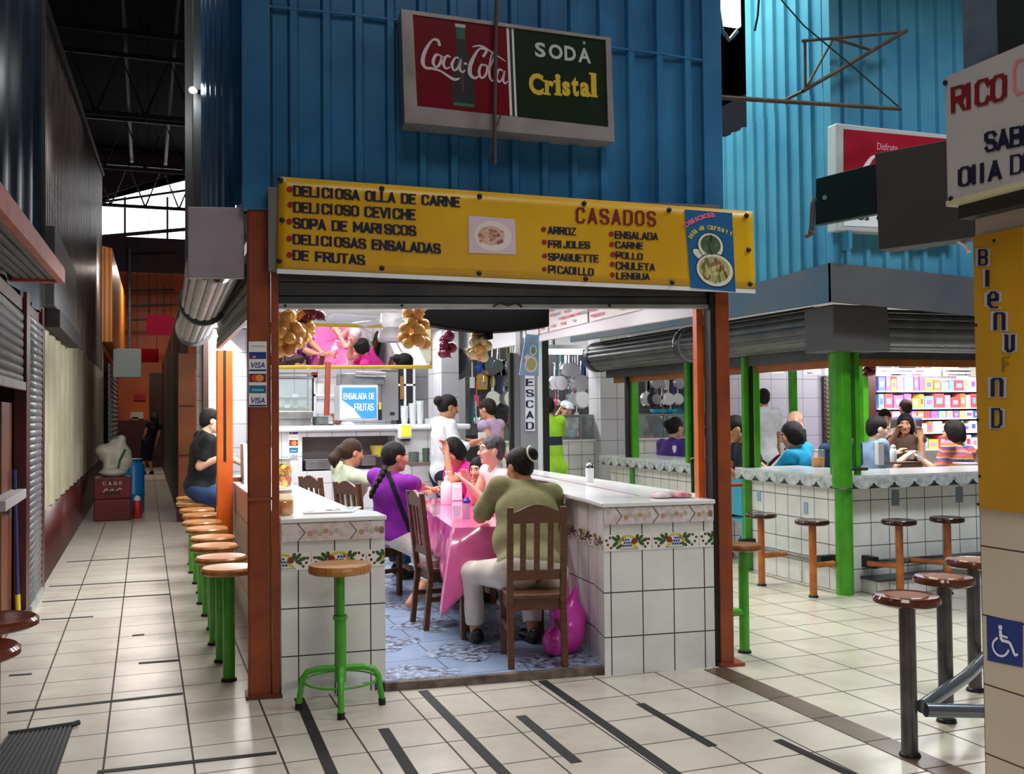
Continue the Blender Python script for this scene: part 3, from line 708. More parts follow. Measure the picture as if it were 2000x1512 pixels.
# grey-flowered medallions on the blue tiles
DK = M('tile_pattern_dark', (18, 22, 44), .4, col2=(168, 182, 210), scale=26)
def medal(cx, cy, r, sx=1.):
    n = 24; P = [(cx+r*math.cos(2*pi*k/n)*(1+.2*math.cos(8*pi*k/n)), cy+r*math.sin(2*pi*k/n)*(1+.2*math.cos(8*pi*k/n))) for k in range(n)]; mb.mat(DK).poly([(min(max(x, .8), 3.2), max(y, 5.752-.1*(x-1.26)), .0512) for x, y in P])
for i in range(5):
    for j in range(16):
        if (i+j) % 2 == 0: medal(1.50+.45*i, 5.80+.45*j, .24, 1.)
struct(mb.build('floor_stall'))
# ------------------------------------------------------------------ posts
t = thing('corner_post', 'big rust orange steel corner post with card stickers', 'post', (.6, 5.88, 0))
s = MB().mat(RUST); s.prism([(.545, 5.845), (.675, 5.83), (.685, 5.95), (.555, 5.965)], 0, 2.80)
s.lathe([(.066, 0), (.066, .12)], (.61, 5.845, 2.80), 20, axis=(.1, 1, 0)); s.build('post_body', parent=t, bevel=.012, fix=True)
MB().mat(RUST).prism([(.675, 5.815), (.718, 5.81), (.72, 5.84), (.68, 5.85)], 0, 2.42).build('edge_strip', parent=t, bevel=.004, fix=True)
MB().mat(M('rust_dark', (96, 50, 30), .6)).prism([(.53, 5.82), (.73, 5.795), (.735, 5.97), (.54, 5.98)], 0, .02).build('base_plate', parent=t, fix=True)
s = MB().mat(RUST); s.box((.545, 5.825, 1.12), (.68, 5.845, 1.135)); s.build('weld_seam', parent=t)
PP = VPlane((.545, 5.843), (.675, 5.828))
st = tag(MB().mat(PAPER).build('card_sticker', parent=None) if False else bpy.data.objects.new('x', None), None)
bpy.data.objects.remove(st)
def card_sticker(pl, x0, x1, ys, label):
    """a column of payment card marks stuck to a plane; ys = list of (y0,y1,kind)"""
    top, bot = ys[0][0], ys[-1][1]; P = [pl(x0, bot, .002), pl(x1, bot, .002), pl(x1, top, .002), pl(x0, top, .002)]
    o = MB().mat(PAPER).slab(P, .0015); mb = o; f0 = pl
    for y0, y1, k in ys:
        f = qmap(f0, (x0+1, y1-1), (x1-1, y1-1), (x1-1, y0+1), (x0+1, y0+1), .003)
        def rect(s0, s1, t0, t1, c, e=0): mb.add([f(s0, t0, e), f(s1, t0, e), f(s1, t1, e), f(s0, t1, e)], [(0, 1, 2, 3)], C(c))
        if k == 'visa':
            rect(0, 1, 0, .16, (24, 40, 120)); font_text(mb, 'VISA', lambda s, t, e: f(.12+.8*s, .28+.55*t, .0003), C((26, 44, 130)), bold=.02, shear=.25)
        elif k == 'mc': rect(0, 1, .08, .95, (110, 26, 30)); disc_on(mb, f, .36, .5, .24, .36, C((200, 70, 40)), e=.0003); disc_on(mb, f, .62, .5, .24, .36, C((224, 150, 60)), e=.0006)
        elif k == 'teal': rect(0, 1, .05, .95, (24, 104, 140)); rect(.15, .85, .3, .55, (120, 180, 200), .0003)
        elif k == 'blue': rect(0, 1, .05, .9, (28, 52, 130)); disc_on(mb, f, .3, .3, .12, .16, C((230, 120, 40)), e=.0004)
        elif k == 'white': rect(.1, .9, .42, .55, (190, 190, 196), .0003)
    ob = mb.build('card_sticker', loc=P[0]); return tag(ob, label, 'sticker', 'payment card stickers')
card_sticker(PP.hit, 485.5, 521, [(667, 685, 'white'), (685, 703, 'blue'), (703, 726, 'visa'), (728, 749, 'mc'), (751, 770, 'teal'), (772, 795, 'visa')], 'column of payment card stickers on the rust orange corner post')
t = thing('corner_post', 'orange steel post at the right end of the stall front', 'post', (3.4, 5.5, 0))
s = MB().mat(RUST); s.prism([(3.385, 5.455), (3.475, 5.445), (3.49, 5.56), (3.40, 5.575)], 0, 2.5); s.build('post_body', parent=t, bevel=.006, fix=True)
MB().mat(BLACK).prism([(3.355, 5.475), (3.386, 5.47), (3.395, 5.57), (3.365, 5.575)], 0, 2.5).build('shutter_channel', parent=t, fix=True)
MB().mat(ORANGE).prism([(3.33, 5.60), (3.375, 5.595), (3.385, 5.66), (3.34, 5.665)], 1.04, 2.5).build('inner_strip', parent=t, fix=True)
MB().mat(RUST).prism([(3.37, 5.43), (3.53, 5.41), (3.55, 5.59), (3.38, 5.60)], .0, .02).build('base_plate', parent=t, fix=True)
MB().mat(RUST).cyl((3.475, 5.5, 1.13), (3.58, 5.49, 1.13), .014).build('latch_bar', parent=t)
# posts along the alley side
for k, (y, lb) in enumerate(((9.15, 'bright orange post on the alley side, next to the seated man in black'), (13.2, 'far orange post on the alley side behind the seated man'))):
    t = thing('side_post', lb, 'post', (.63, y, 0), 'orange posts of the alley side')
    MB().mat(ORANGE).box((.59, y-.05, 0), (.725, y+.06, 2.18)).build('post_body', parent=t, bevel=.006)
    MB().mat(BLACK).box((.645, y-.054, 1.2), (.668, y-.05, 2.18)).build('shutter_channel', parent=t)
    MB().mat(RUST).box((.725, y-.045, 1.02), (.98, y-.0, 1.06)).build('bracket_arm', parent=t)
# ------------------------------------------------------------------ shutter boxes
t = thing('shutter_box', 'grey shutter box with coiled ribbed curtain over the alley stools', 'shutter', (.37, 6, 2.38))
s = MB().mat(GREYB); s.hexa([(.225, 5.885, 2.38), (.535, 5.885, 2.39), (.535, 5.93, 2.39), (.225, 5.93, 2.38), (.225, 5.885, 2.785), (.535, 5.885, 2.80), (.535, 5.93, 2.80), (.225, 5.93, 2.785)]); s.build('end_panel', parent=t, bevel=.006)
s = MB().mat(DSTEEL); s.box((.40, 5.93, 2.70), (.515, 12.8, 2.79)); s.build('housing', parent=t)
def coil(parent, y0, y1):
    s = MB().mat(LSTEEL); n = 26; pr = []
    for k in range(n+1):
        a = -pi*1.02+pi*1.0*k/n; r = .155+.008*(k % 4 in (1, 2)); pr.append((.39+r*math.cos(a), 2.50+r*math.sin(a)))
    vs = []
    for y in (y0, y1): vs += [(p[0], y, p[1]) for p in pr]
    s.add(vs, [(i, i+1, n+2+i, n+1+i) for i in range(n)]); s.build('ribbed_coil', parent=parent, smooth='all')
slat_coil(t, (.385, 5.94), (.43, 8.3), 2.53, .165, (-1, 0), -.1, -3.2, 8, LSTEEL); slat_coil(t, (.435, 8.5), (.47, 10.8), 2.53, .165, (-1, 0), -.1, -3.2, 8, LSTEEL)
s = MB().mat(DSTEEL)
for y in (8.4, 10.9): MB().mat(DSTEEL).lathe([(.19, -.05), (.19, .05)], (.44+.016*(y-8.4), y, 2.52), 28, axis=(0, 1, 0)).build('bracket_disc', parent=t)
s = MB().mat(DSTEEL); slats(s, (.60, 6.0), (.60, 9.1), 2.22, 2.62, (-1, 0), .085, .012); s.mat(LSTEEL).box((.585, 6.0, 2.19), (.615, 9.1, 2.235)); s.build('slat_curtain', parent=t, solid=.003)
t = thing('shutter_box', 'dark shutter coil box over the right side aisle of the corner stall', 'shutter', (3.6, 6, 2.4)); 
MB().mat(OFFW).hexa([(3.42, 5.65, 2.24), (3.47, 5.65, 2.24), (3.80, 12.6, 2.36), (3.75, 12.6, 2.36), (3.42, 5.65, 2.7), (3.47, 5.65, 2.7), (3.80, 12.6, 2.7), (3.75, 12.6, 2.7)]).build('valance', parent=t)
# front shutter under the banner
SP = VPlane((.70, 5.86), (3.39, 5.52))
t = thing('roller_shutter', 'rolled-up dark shutter under the yellow menu banner', 'shutter', (2, 5.7, 2.25))
def sl(u, v, off=0.): return SP.hit(u, v, off)
s = MB().mat(DSTEEL); rows = [(522, 0), (549, 0), (551, -.012), (553, 0), (576, 0), (578, -.012), (580, 0), (594, 0)]
LV = {v: (SP.hit(545, v)[2], SP.hit(1380, (v-594)*.93+595)[2]) for v, o in rows}
vs = []
for v, o in rows:
    a = SP.pt(.0, LV[v][0], o); b = SP.pt(SP.L, LV[v][1], o); vs += [a, b]
s.add(vs, [(2*i, 2*i+1, 2*i+3, 2*i+2) for i in range(len(rows)-1)]); s.build('slat_curtain', parent=t, solid=.006)
s = MB().mat(LSTEEL); z0a, z0b = SP.hit(545, 604)[2], SP.hit(1380, 603)[2]; z1a, z1b = LV[594]
s.hexa([SP.pt(0, z0a, -.02), SP.pt(SP.L, z0b, -.02), SP.pt(SP.L, z0b, .025), SP.pt(0, z0a, .025), SP.pt(0, z1a, -.02), SP.pt(SP.L, z1b, -.02), SP.pt(SP.L, z1b, .025), SP.pt(0, z1a, .025)]); s.build('bottom_rail', parent=t, bevel=.004, fix=True)
s = MB().mat(BLACK); c = SP.hit(992, 599, .03); s.tube([c-SP.d*.09, c-SP.d*.05+[0, 0, .022], c+[0, 0, .008], c+SP.d*.05+[0, 0, .022], c+SP.d*.09], .007, 6); s.build('pull_handle', parent=t)
s = MB().mat(BLACK)
for u in (557, 785, 1190): s.lathe([(.009, 0), (.009, .008)], SP.hit(u, 597, .024), 8, axis=SP.n)
s.build('rivet', parent=t)
# housing behind the banner
mb = MB().mat(M('housing_grey', (120, 114, 110), .5)); a, b = FW.pt(.08, 0), FW.pt(FW.L-.02, 0)
BN = VPlane((.715, 5.74), (3.645, 5.365))
mb.prism([(.655, 5.76), (3.40, 5.42), (3.42, 5.5), (.67, 5.86)], 2.42, 2.9); struct(mb.build('trim_14', fix=True))

# ------------------------------------------------------------------ yellow menu banner
TL, TR, BR, BL = (545, 345), (1470, 413), (1475, 568), (541, 528)
def brow(s, t):
    s2 = s; u0 = TL[0]*(1-t)+BL[0]*t; v0 = TL[1]*(1-t)+BL[1]*t; u1 = TR[0]*(1-t)+BR[0]*t; v1 = TR[1]*(1-t)+BR[1]*t
    return (u0*(1-s)+u1*s, v0*(1-s)+v1*s)
banner = thing('menu_banner', 'long yellow vinyl menu banner with CASADOS and dish names', 'banner', BN.hit(1000, 480))
P = [BN.hit(*c) for c in (BL, BR, TR, TL)]
def bpt(s, t, off=0.):
    p = P[0]*(1-s)*(1-t)+P[1]*s*(1-t)+P[2]*s*t+P[3]*(1-s)*t
    return p+BN.n*(off+.0016*math.sin(s*14+t*3)*(1-t))
s = MB().mat(YELLOW); s.grid(lambda u, v: bpt(u, v), 60, 8); s.build('sheet', parent=banner, smooth='all', solid=.004)
s = MB().mat(WHITE); s.grid(lambda u, v: bpt(u, -.035+.05*v, .003), 60, 1); s.build('white_hem', parent=banner, smooth='all')
# lettering straight on the sheet (sits 6-8 mm in front so that the sag never cuts it)
def bq(u0, vb0, u1, vb1, hgt, hgt1=None, off=.0052):
    """map from baseline ends in photo pixels and letter heights"""
    return qmap(BN.hit, (u0, vb0), (u1, vb1), (u1, vb1-(hgt1 or hgt)), (u0, vb0-hgt), off)
def brow_text(txt, u0, vb0, u1, vb1, h0, h1, m=INKB, th=.27):
    i = 0
    for wd_ in txt.split(' '):
        s = MB(); stroke_text(s, txt, bq(u0, vb0, u1, vb1, h0, h1), m, w=.58, th=th, gap=.4, only=(i, i+len(wd_))); s.build('lettering', parent=banner); i += len(wd_)+1
for a in (('DELICIOSA OLLA DE CARNE', 575, 383, 897, 405, 21, 20), ('DELICIOSO CEVICHE', 575, 415, 810, 430, 21, 21), ('SOPA DE MARISCOS', 574, 446, 811, 461, 21, 20),
          ('DELICIOSAS ENSALADAS', 574, 477, 859, 496, 20, 20), ('DE FRUTAS', 574, 508, 711, 518, 20, 20)): brow_text(*a)
s = MB(); stroke_text(s, 'CASADOS', bq(1127, 436, 1279, 442, 31, 29), C((120, 12, 22)), w=.5, th=.2, gap=.72); s.build('lettering', parent=banner)
for a in (('ARROZ', 1071, 457, 1124, 460, 15, 15), ('FRIJOLES', 1072, 484, 1151, 486, 15, 14), ('SPAGUETTE', 1072, 509, 1168, 513, 15, 15), ('PICADILLO', 1072, 534, 1158, 539, 16, 15),
          ('ENSALADA', 1202, 466, 1284, 469, 15, 14), ('CARNE', 1203, 485, 1255, 487, 14, 13), ('POLLO', 1204, 505, 1254, 508, 14, 13), ('CHULETA', 1204, 526, 1278, 529, 15, 14), ('LENGUA', 1205, 546, 1268, 547, 14, 13)): brow_text(*a, th=.28)
s = MB()
for (u, v, r) in ((566, 370, 6), (567, 400, 6), (565, 433, 6), (565, 466, 6), (565, 498, 6), (1062, 448, 5), (1063, 473, 5), (1064, 500, 5), (1063, 526, 5), (1194, 457, 5), (1195, 477, 5), (1197, 497, 5), (1196, 516, 5), (1196, 537, 5)):
    f = qmap(BN.hit, (u-r, v+r), (u+r, v+r), (u+r, v-r), (u-r, v-r), .0052); disc_on(s, f, .5, .5, .5, .5, C((150, 20, 30)))
s.build('red_bullet_dots', parent=banner)
s = MB().mat(BLACK)
for (u, v) in ((548, 351), (746, 368), (937, 383), (1141, 397), (1307, 410), (1458, 421), (551, 430), (1462, 488), (546, 510), (746, 524), (936, 534), (1144, 545), (1313, 552), (1465, 555)):
    MB().mat(BLACK).lathe([(.016, 0), (.014, .008), (.004, .012)], BN.hit(u, v, .004), 10, axis=BN.n).build('eyelet', parent=banner)
ph = MB(); f = qmap(BN.hit, (916, 494), (1008, 497), (1006, 428), (915, 421), .0052)
ph.mat(C((222, 196, 208), .4)).add([f(0, 0), f(1, 0), f(1, 1), f(0, 1)], [(0, 1, 2, 3)])
disc_on(ph, f, .52, .48, .40, .42, C((236, 220, 216)), 24, .0006); disc_on(ph, f, .48, .5, .28, .26, C((214, 176, 160)), 20, .0012)
for k in range(26):
    disc_on(ph, f, .48+rng.uniform(-.24, .24), .5+rng.uniform(-.2, .2), .03+.03*rng.rand(), .04, C([(150, 96, 84), (190, 130, 100), (226, 190, 160), (170, 110, 90)][k % 4]), 8, .0018+k*2e-5, rng.rand()*3)
ph.build('food_photo', parent=banner)
def soup_panel(mb, f, asp=1.65):
    """blue panel: bowl of soup above a plate of meat and vegetables, with a spoon"""
    mb.mat(C((30, 96, 150), .4)).add([f(0, 0), f(1, 0), f(1, 1), f(0, 1)], [(0, 1, 2, 3)])
    bl = C((16, 22, 34)); cr = C((226, 222, 204))
    for m, d, e in ((bl, .02, .0004), (cr, 0, .0006)):
        disc_on(mb, f, .27, .43, .17+d, .06+d*.6, m, 16, e, -.3)
        disc_on(mb, f, .50, .555, .27+d, .165+d*.6, m, 22, e+.0004)
        disc_on(mb, f, .56, .25, .40+d, .205+d*.6, m, 24, e+.0008)
    disc_on(mb, f, .50, .57, .215, .125, C((70, 92, 66)), 20, .0016); disc_on(mb, f, .55, .26, .34, .165, C((176, 170, 110)), 22, .0018)
    for k in range(40):
        c = [(96, 124, 60), (150, 104, 70), (200, 196, 120), (120, 70, 50), (170, 170, 90), (210, 170, 120)][k % 6]
        a = rng.rand()*6.28; r = math.sqrt(rng.rand()); disc_on(mb, f, .55+.28*r*math.cos(a), .26+.13*r*math.sin(a), .06, .03, C(c), 8, .0022+k*2e-5, rng.rand()*3)
    for k in range(10):
        a = rng.rand()*6.28; disc_on(mb, f, .5+.14*math.cos(a)*rng.rand(), .57+.08*math.sin(a), .06, .02, C([(90, 120, 80), (54, 76, 54)][k % 2]), 8, .0024, rng.rand()*3)
    def arc(txt, pts, hgt, m):
        cum = len(txt)
        for i, ch in enumerate(txt):
            if ch == ' ': continue
            q = (i+.5)/cum; a = np.array(pts[0]); b = np.array(pts[1]); c = np.array(pts[2]); p = a*(1-q)**2+2*b*q*(1-q)+c*q*q; d = 2*(1-q)*(b-a)+2*q*(c-b)
            wdt = .9/cum; ang = math.atan2(d[1]*asp, d[0]); ca, sa = math.cos(ang), math.sin(ang)
            def g(s, t, e, p=p, ca=ca, sa=sa): x = (s-.5)*wdt*(.55 if ch in 'lit!' else 1); y = t*hgt*asp; return f(p[0]+x*ca-y*sa, p[1]+(x*sa+y*ca)/asp, .0028)
            font_text(mb, ch, g, m, bold=.03)
    arc('Deliciosa', [(.02, .77), (.3, .9), (.62, .93)], .06, C((236, 110, 140)))
    arc('olla de Carne!!', [(.1, .62), (.3, .86), (.98, .70)], .055, C((226, 206, 40)))
s = MB(); soup_panel(s, qmap(BN.hit, (1349, 562), (1437, 570), (1430, 416), (1337, 409), .006)); s.build('soup_panel', parent=banner)

# ------------------------------------------------------------------ the big light-box sign
SB = VPlane(tuple(FW.pt(0, 0, .20)[:2]), tuple(FW.pt(FW.L, 0, .12)[:2]))
sign = thing('drink_sign', 'light-box sign with red drink panel and green SODA Cristal panel', 'sign', SB.hit(990, 150))
q = [SB.hit(*c) for c in ((790, 240), (1199, 278), (1192, 75), (783, 19))]
FRM = M('sign_frame_alu', (168, 160, 158), .4, .4, col2=(140, 132, 130), scale=4)
s = MB().mat(FRM); n = SB.n; back = [p-n*.15 for p in q]
bt = [q[0]+[0, 0, 0], q[1], q[2], q[3]]
s.hexa([back[0], back[1], q[1], q[0], back[3], back[2], q[2], q[3]]); s.build('case', parent=sign, fix=True)
s = MB().mat(FRM)
def fr(m, c0, c1, th0, th1):  # frame bars from pixels
    pass
inn = [SB.hit(*c, .012) for c in ((815, 207), (1188, 248), (1183, 78), (806, 28))]; out = [p+n*.012 for p in q]
for i in range(4):
    j = (i+1) % 4; s.hexa([out[i]-n*.012, out[j]-n*.012, inn[j]-n*.02, inn[i]-n*.02, out[i], out[j], inn[j], inn[i]])
s.build('frame', parent=sign, fix=True)
red = C((112, 12, 28), .25); grn = C((30, 42, 26), .25)
fr_ = qmap(SB.hit, (815, 207), (996, 226), (989, 54), (806, 28), .004); fg = qmap(SB.hit, (1010, 227), (1187, 248), (1183, 79), (1003, 56), .004)
s = MB(); s.mat(red).slab([fr_(0, 0), fr_(1, 0), fr_(1, 1), fr_(0, 1)], .003)
# dark bottle with a green neck behind the script
def bottle(sw, c, t0, t1, wfun, e):
    k = 16; L = [f_ for f_ in range(k+1)]; vs = []
    for i in L:
        t_ = t0+(t1-t0)*i/k; wd = wfun(i/k); cx = .5+.02*0; vs += [fr_(cx-wd, t_, e), fr_(cx+wd, t_, e)]
    s.add(vs, [(2*i, 2*i+1, 2*i+3, 2*i+2) for i in range(k)], c)
wf = lambda x: (.125 if x < .3 else .125-.012*math.sin((x-.3)*9)) if x < .55 else .115-.06*min(1, (x-.55)/.3)
bottle(1, C((22, 12, 14)), .06, .80, wf, .0006); bottle(1, C((26, 92, 60)), .80, .93, lambda x: .048, .0008); bottle(1, C((40, 110, 80)), .05, .085, lambda x: .11, .0009)
bottle(1, C((190, 196, 190)), .93, .965, lambda x: .055, .0009)
bottle(1, C((70, 44, 40)), .2, .62, lambda x: .012, .0011)
wh = C((214, 196, 204)); A = 1.04
R = lambda pts, ws: ribbon_on(s, fr_, [(p[0], p[1]+.03) for p in pts], ws, wh, .0016+rng.rand()*.0002, A)
# flowing white script
R([(.27, .66), (.25, .72), (.19, .71), (.11, .58), (.08, .46), (.11, .40), (.18, .40), (.27, .38), (.40, .31), (.47, .33)], [.03, .035, .02, .04, .045, .03, .03, .02, .035, .01])
R([(.26, .56), (.22, .55), (.19, .47), (.22, .42), (.26, .46), (.28, .54), (.25, .57), (.31, .54)], [.022, .03, .035, .02, .03, .02, .01, .012])
R([(.38, .55), (.34, .56), (.30, .48), (.32, .42), (.37, .44)], [.02, .02, .034, .022, .012])
R([(.47, .55), (.43, .55), (.39, .47), (.41, .41), (.45, .44), (.49, .54), (.47, .44), (.50, .40), (.53, .43)], [.02, .02, .034, .02, .02, .02, .03, .02, .012])
R([(.52, .50), (.555, .50)], [.025, .025])
R([(.73, .60), (.77, .68), (.69, .68), (.60, .52), (.58, .40), (.63, .35), (.70, .40)], [.025, .03, .02, .045, .045, .03, .012])
R([(.74, .50), (.71, .51), (.68, .43), (.70, .36), (.75, .40), (.77, .49), (.74, .52), (.79, .50)], [.02, .02, .032, .02, .026, .02, .01, .012])
R([(.79, .46), (.84, .58), (.86, .67), (.82, .62), (.79, .42), (.82, .34), (.86, .40)], [.014, .02, .02, .02, .03, .02, .012])
R([(.94, .47), (.90, .48), (.87, .40), (.89, .34), (.93, .38), (.96, .47), (.94, .37), (.96, .33), (.99, .36)], [.018, .02, .03, .02, .018, .02, .026, .018, .01])
R([(.62, .70), (.72, .72), (.84, .66), (.98, .58)], [.012, .022, .018, .008])
s.build('red_panel', parent=sign)
s = MB(); s.mat(grn).slab([fg(0, 0), fg(1, 0), fg(1, 1), fg(0, 1)], .003)
for i, ch in enumerate('SODA'):
    x0 = (.22, .37, .54, .69)[i]; x1 = (.335, .52, .665, .83)[i]; y0 = .69-.0*i
    font_text(s, ch, lambda a, b, e, x0=x0, x1=x1: fg(x0+(x1-x0)*a, .71+.17*b, .001), C((190, 198, 192)), bold=.03)
disc_on(s, fg, .76, .94, .016, .02, C((120, 160, 170)), e=.001)
YL = C((216, 180, 30))
cx = .14
for ch, wd, hh in (('C', .16, .25), ('r', .10, .17), ('i', .06, .25), ('s', .09, .17), ('t', .08, .23), ('a', .11, .17), ('l', .06, .28)):
    x0 = cx; x1 = cx+wd; y0 = .27+.02*(x0-.14)*4
    font_text(s, ch, lambda a, b, e, x0=x0, x1=x1, y0=y0, hh=hh: fg(x0+(x1-x0)*a, y0+hh*b, .001), YL, bold=.045)
    if ch in 'ril':
        s.add([fg(x0-.015, y0, .0012), fg(x0+(.07 if ch != 'r' else .06), y0, .0012), fg(x0+(.07 if ch != 'r' else .06), y0+.025, .0012), fg(x0-.015, y0+.025, .0012)], [(0, 1, 2, 3)], YL)
        top = y0+(hh if ch != 'i' else .17); s.add([fg(x0-.02, top-.025, .0012), fg(x0+.03, top-.025, .0012), fg(x0+.03, top, .0012), fg(x0-.02, top, .0012)], [(0, 1, 2, 3)], YL)
    cx = x1+.014
s.build('green_panel', parent=sign)
s = MB(); fd = qmap(SB.hit, (996, 226), (1010, 228), (1003, 56), (989, 54), .004); s.mat(C((220, 216, 214))).slab([fd(0, 0), fd(1, 0), fd(1, 1), fd(0, 1)], .003); s.add([fd(.35, 0, .001), fd(.7, 0, .001), fd(.7, 1, .001), fd(.35, 1, .001)], [(0, 1, 2, 3)], INKB); s.build('divider_strip', parent=sign)
o = MB().mat(M('cable_brown', (70, 56, 54), .6)).tube([SB.hit(971, -60, .05), SB.hit(968, 100, .05), SB.hit(966, 230, .05), SB.hit(966, 322, .05)], .012, 8).tube([SB.hit(966, 275, .05), SB.hit(953, 310, .045)], .006, 6).tube([SB.hit(968, 250, .05), SB.hit(978, 224, .045)], .006, 6).build('hanging_pipe', loc=SB.hit(966, 322, .05), smooth=True)
tag(o, 'thin brown pipe hanging down in front of the big drink sign', 'pipe')

# ------------------------------------------------------------------ tiled counters
FT = [C((52, 88, 44), .3), C((40, 62, 150), .3), C((140, 44, 34), .3), C((212, 186, 60), .3), C((110, 22, 30), .3)]
def fruit_band(mb, f, flip=False):
    """one decorated tile: berries, leaves, grapes, yellow fruit and a red fruit on white"""
    A_ = 3.15; mb.mat(C((228, 226, 220), .22)).add([f(0, 0), f(1, 0), f(1, 1), f(0, 1)], [(0, 1, 2, 3)])
    def d(x, y, a, b, r, m, e): disc2(mb, f, A_-x if flip else x, y, a, b, -r if flip else r, m, A_, e)
    for x, y in ((.17, .66), (.26, .40), (.46, .20), (2.98, .66), (2.90, .40), (2.72, .20), (.40, .82)): d(x, y, .085, .085, 0, FT[4], .0006)
    for x, y, r in ((.72, .74, 2.5), (.95, .82, 1.9), (.74, .42, .7), (2.42, .76, .8), (2.2, .84, 1.4), (2.46, .44, -.6), (1.0, .26, .5), (2.68, .62, .3)): d(x, y, .25, .11, r, FT[0], .0007)
    for x, y, r in ((1.15, .66, .8), (1.32, .84, .3), (1.78, .86, -.3), (1.05, .5, .9), (2.0, .28, -.5)): d(x, y, .26, .085, r, FT[3], .0009)
    for k in range(11): d(1.28+.16*(k % 4)+.08*(k//4 % 2), .30+.18*(k//4), .072, .072, 0, FT[1], .0011)
    d(2.02, .58, .22, .19, .3, FT[2], .0013)
    for k in range(9): d(1.1+.14*k, .1, .06, .025, .5*(1 if k % 2 else -1), FT[0], .0008)
TRIMM = M('printed_border_tile', (224, 212, 210), .3, col2=(198, 180, 184), scale=26)
TRIMO = M('border_motif', (196, 160, 96), .4, col2=(150, 120, 130), scale=30)
def chevron_band(mb, f, L, h=.1):
    """printed fruit border with arrow-shaped joints; f(s,t) over the band"""
    mb.mat(TRIMM).add([f(0, 0), f(1, 0), f(1, 1), f(0, 1)], [(0, 1, 2, 3)])
    n = max(1, round(L/.27)); dk = C((40, 34, 34))
    for k in range(n+1):
        x = (k+.3)/n
        if 0 < x < .97:
            for (a, b) in (((x, 1), (x+.04/L, .5)), ((x+.04/L, .5), (x, 0))):
                w_ = .006/L; mb.add([f(a[0], a[1], .0008), f(b[0], b[1], .0008), f(b[0]+w_, b[1], .0008), f(a[0]+w_, a[1], .0008)], [(0, 1, 2, 3)], dk)
        for q in range(6): disc_on(mb, f, min(.97, max(.03, (k+.3)/n+.07/L+q*.03/L)), .42+.12*(q % 2), .016/L, .16, [TRIMO, C((196, 164, 164), .4), C((178, 178, 146), .4)][q % 3], 8, .0007)
def tiled_face(parent, A, B, ztop, name='tiled_face', cols=None, fr=True):
    """counter face between plan points: border, thin row, fruit row, big tiles"""
    A = np.array([*A, 0.]); B = np.array([*B, 0.]); L = np.linalg.norm(B-A)
    def band(z0, z1, off=.004, a=0., b=1.): return pmap([A+(B-A)*a+[0, 0, z0], A+(B-A)*b+[0, 0, z0], A+(B-A)*b+[0, 0, z1], A+(B-A)*a+[0, 0, z1]], off)
    s = MB(); chevron_band(s, band(ztop-.105, ztop-.005, .012), L); o1 = s.build('border_tiles', parent=parent)
    s = MB(); n = max(1, L/.315); k = 0; x = -.25 if L < .65 else 0.
    while x < 1:
        x1 = min(1, x+.315/L*.985); x0 = max(0, x)
        if x1-x0 > .02: 
            if x0 == x and x1 < 1: fruit_band(s, band(ztop-.268, ztop-.168, .003, x0, x1), k % 2 == 1)
            else:
                fb = band(ztop-.268, ztop-.168, .003, x, x+.315/L*.985)
                tmp = MB(); fruit_band(tmp, lambda u, v, e=0.: fb(min(max(u, (0-x)/(.315/L*.985)), (1-x)/(.315/L*.985)), v, e), k % 2 == 1); s.v, s.f, s.m = s.v, s.f, s.m
                b0 = len(s.v); s.v += tmp.v; s.f += [tuple(b0+i for i in q) for q in tmp.f]; s.m += tmp.m
        x += .315/L; k += 1
    s.build('fruit_tiles', parent=parent)
cL = thing('tiled_counter', 'left tiled counter with fruit border under the jars and newspaper', 'counter', (1.0, 5.8, 0))
s = MB().mat(WTILE)
s.prism([(.725, 5.80), (1.315, 5.755), (1.315, 6.0), (1.2, 6.2), (1.16, 10.3), (.75, 10.3)], 0, .985); s.build('tiled_body', parent=cL, fix=True)
s = MB().mat(WTOP); s.prism([(.72, 5.785), (1.325, 5.74), (1.325, 6.0), (1.22, 6.25), (1.18, 10.3), (.735, 10.3), (.735, 5.98)], .985, 1.012); s.build('top', parent=cL, bevel=.006, fix=True)
tiled_face(cL, (.727, 5.80), (1.313, 5.755), .985)
cR = thing('tiled_counter', 'right tiled counter with fruit border beside the orange post', 'counter', (3.0, 5.5, 0))
s = MB().mat(WTILE); s.prism([(2.62, 5.535), (3.345, 5.46), (3.345, 5.62), (3.45, 5.8), (3.54, 9.2), (3.24, 9.2), (3.2, 7.5), (2.76, 6.75), (2.70, 5.86)], 0, 1.02); s.build('tiled_body', parent=cR, fix=True)
s = MB().mat(WTOP); s.prism([(2.605, 5.515), (3.352, 5.44), (3.352, 5.68), (3.49, 5.75), (3.58, 9.25), (3.20, 9.25), (3.16, 7.52), (2.72, 6.8), (2.66, 5.9)], 1.02, 1.048); s.build('top', parent=cR, bevel=.006, fix=True)
s = MB().mat(C((150, 60, 60))); s.slab([(3.05, 5.9, 1.0492), (3.065, 5.9, 1.0492), (3.30, 8.6, 1.0492), (3.285, 8.6, 1.0492)], .001); s.build('red_joint_line', parent=cR)
tiled_face(cR, (2.622, 5.535), (3.343, 5.46), 1.02)
s = MB()
f = pmap([np.array(p) for p in ((2.70, 5.86, .74), (2.622, 5.535, .74), (2.622, 5.535, .84), (2.70, 5.86, .84))], .003); fruit_band(s, f)
for k in range(3):
    a = np.array([2.70, 5.86, 0])+(np.array([2.76, 6.75, 0])-[2.70, 5.86, 0])*(k/3); b = np.array([2.70, 5.86, 0])+(np.array([2.76, 6.75, 0])-[2.70, 5.86, 0])*((k+1)/3-.01)
    fruit_band(s, pmap([b+[0, 0, .74], a+[0, 0, .74], a+[0, 0, .84], b+[0, 0, .84]], .003))
s.build('inner_fruit_tiles', parent=cR)
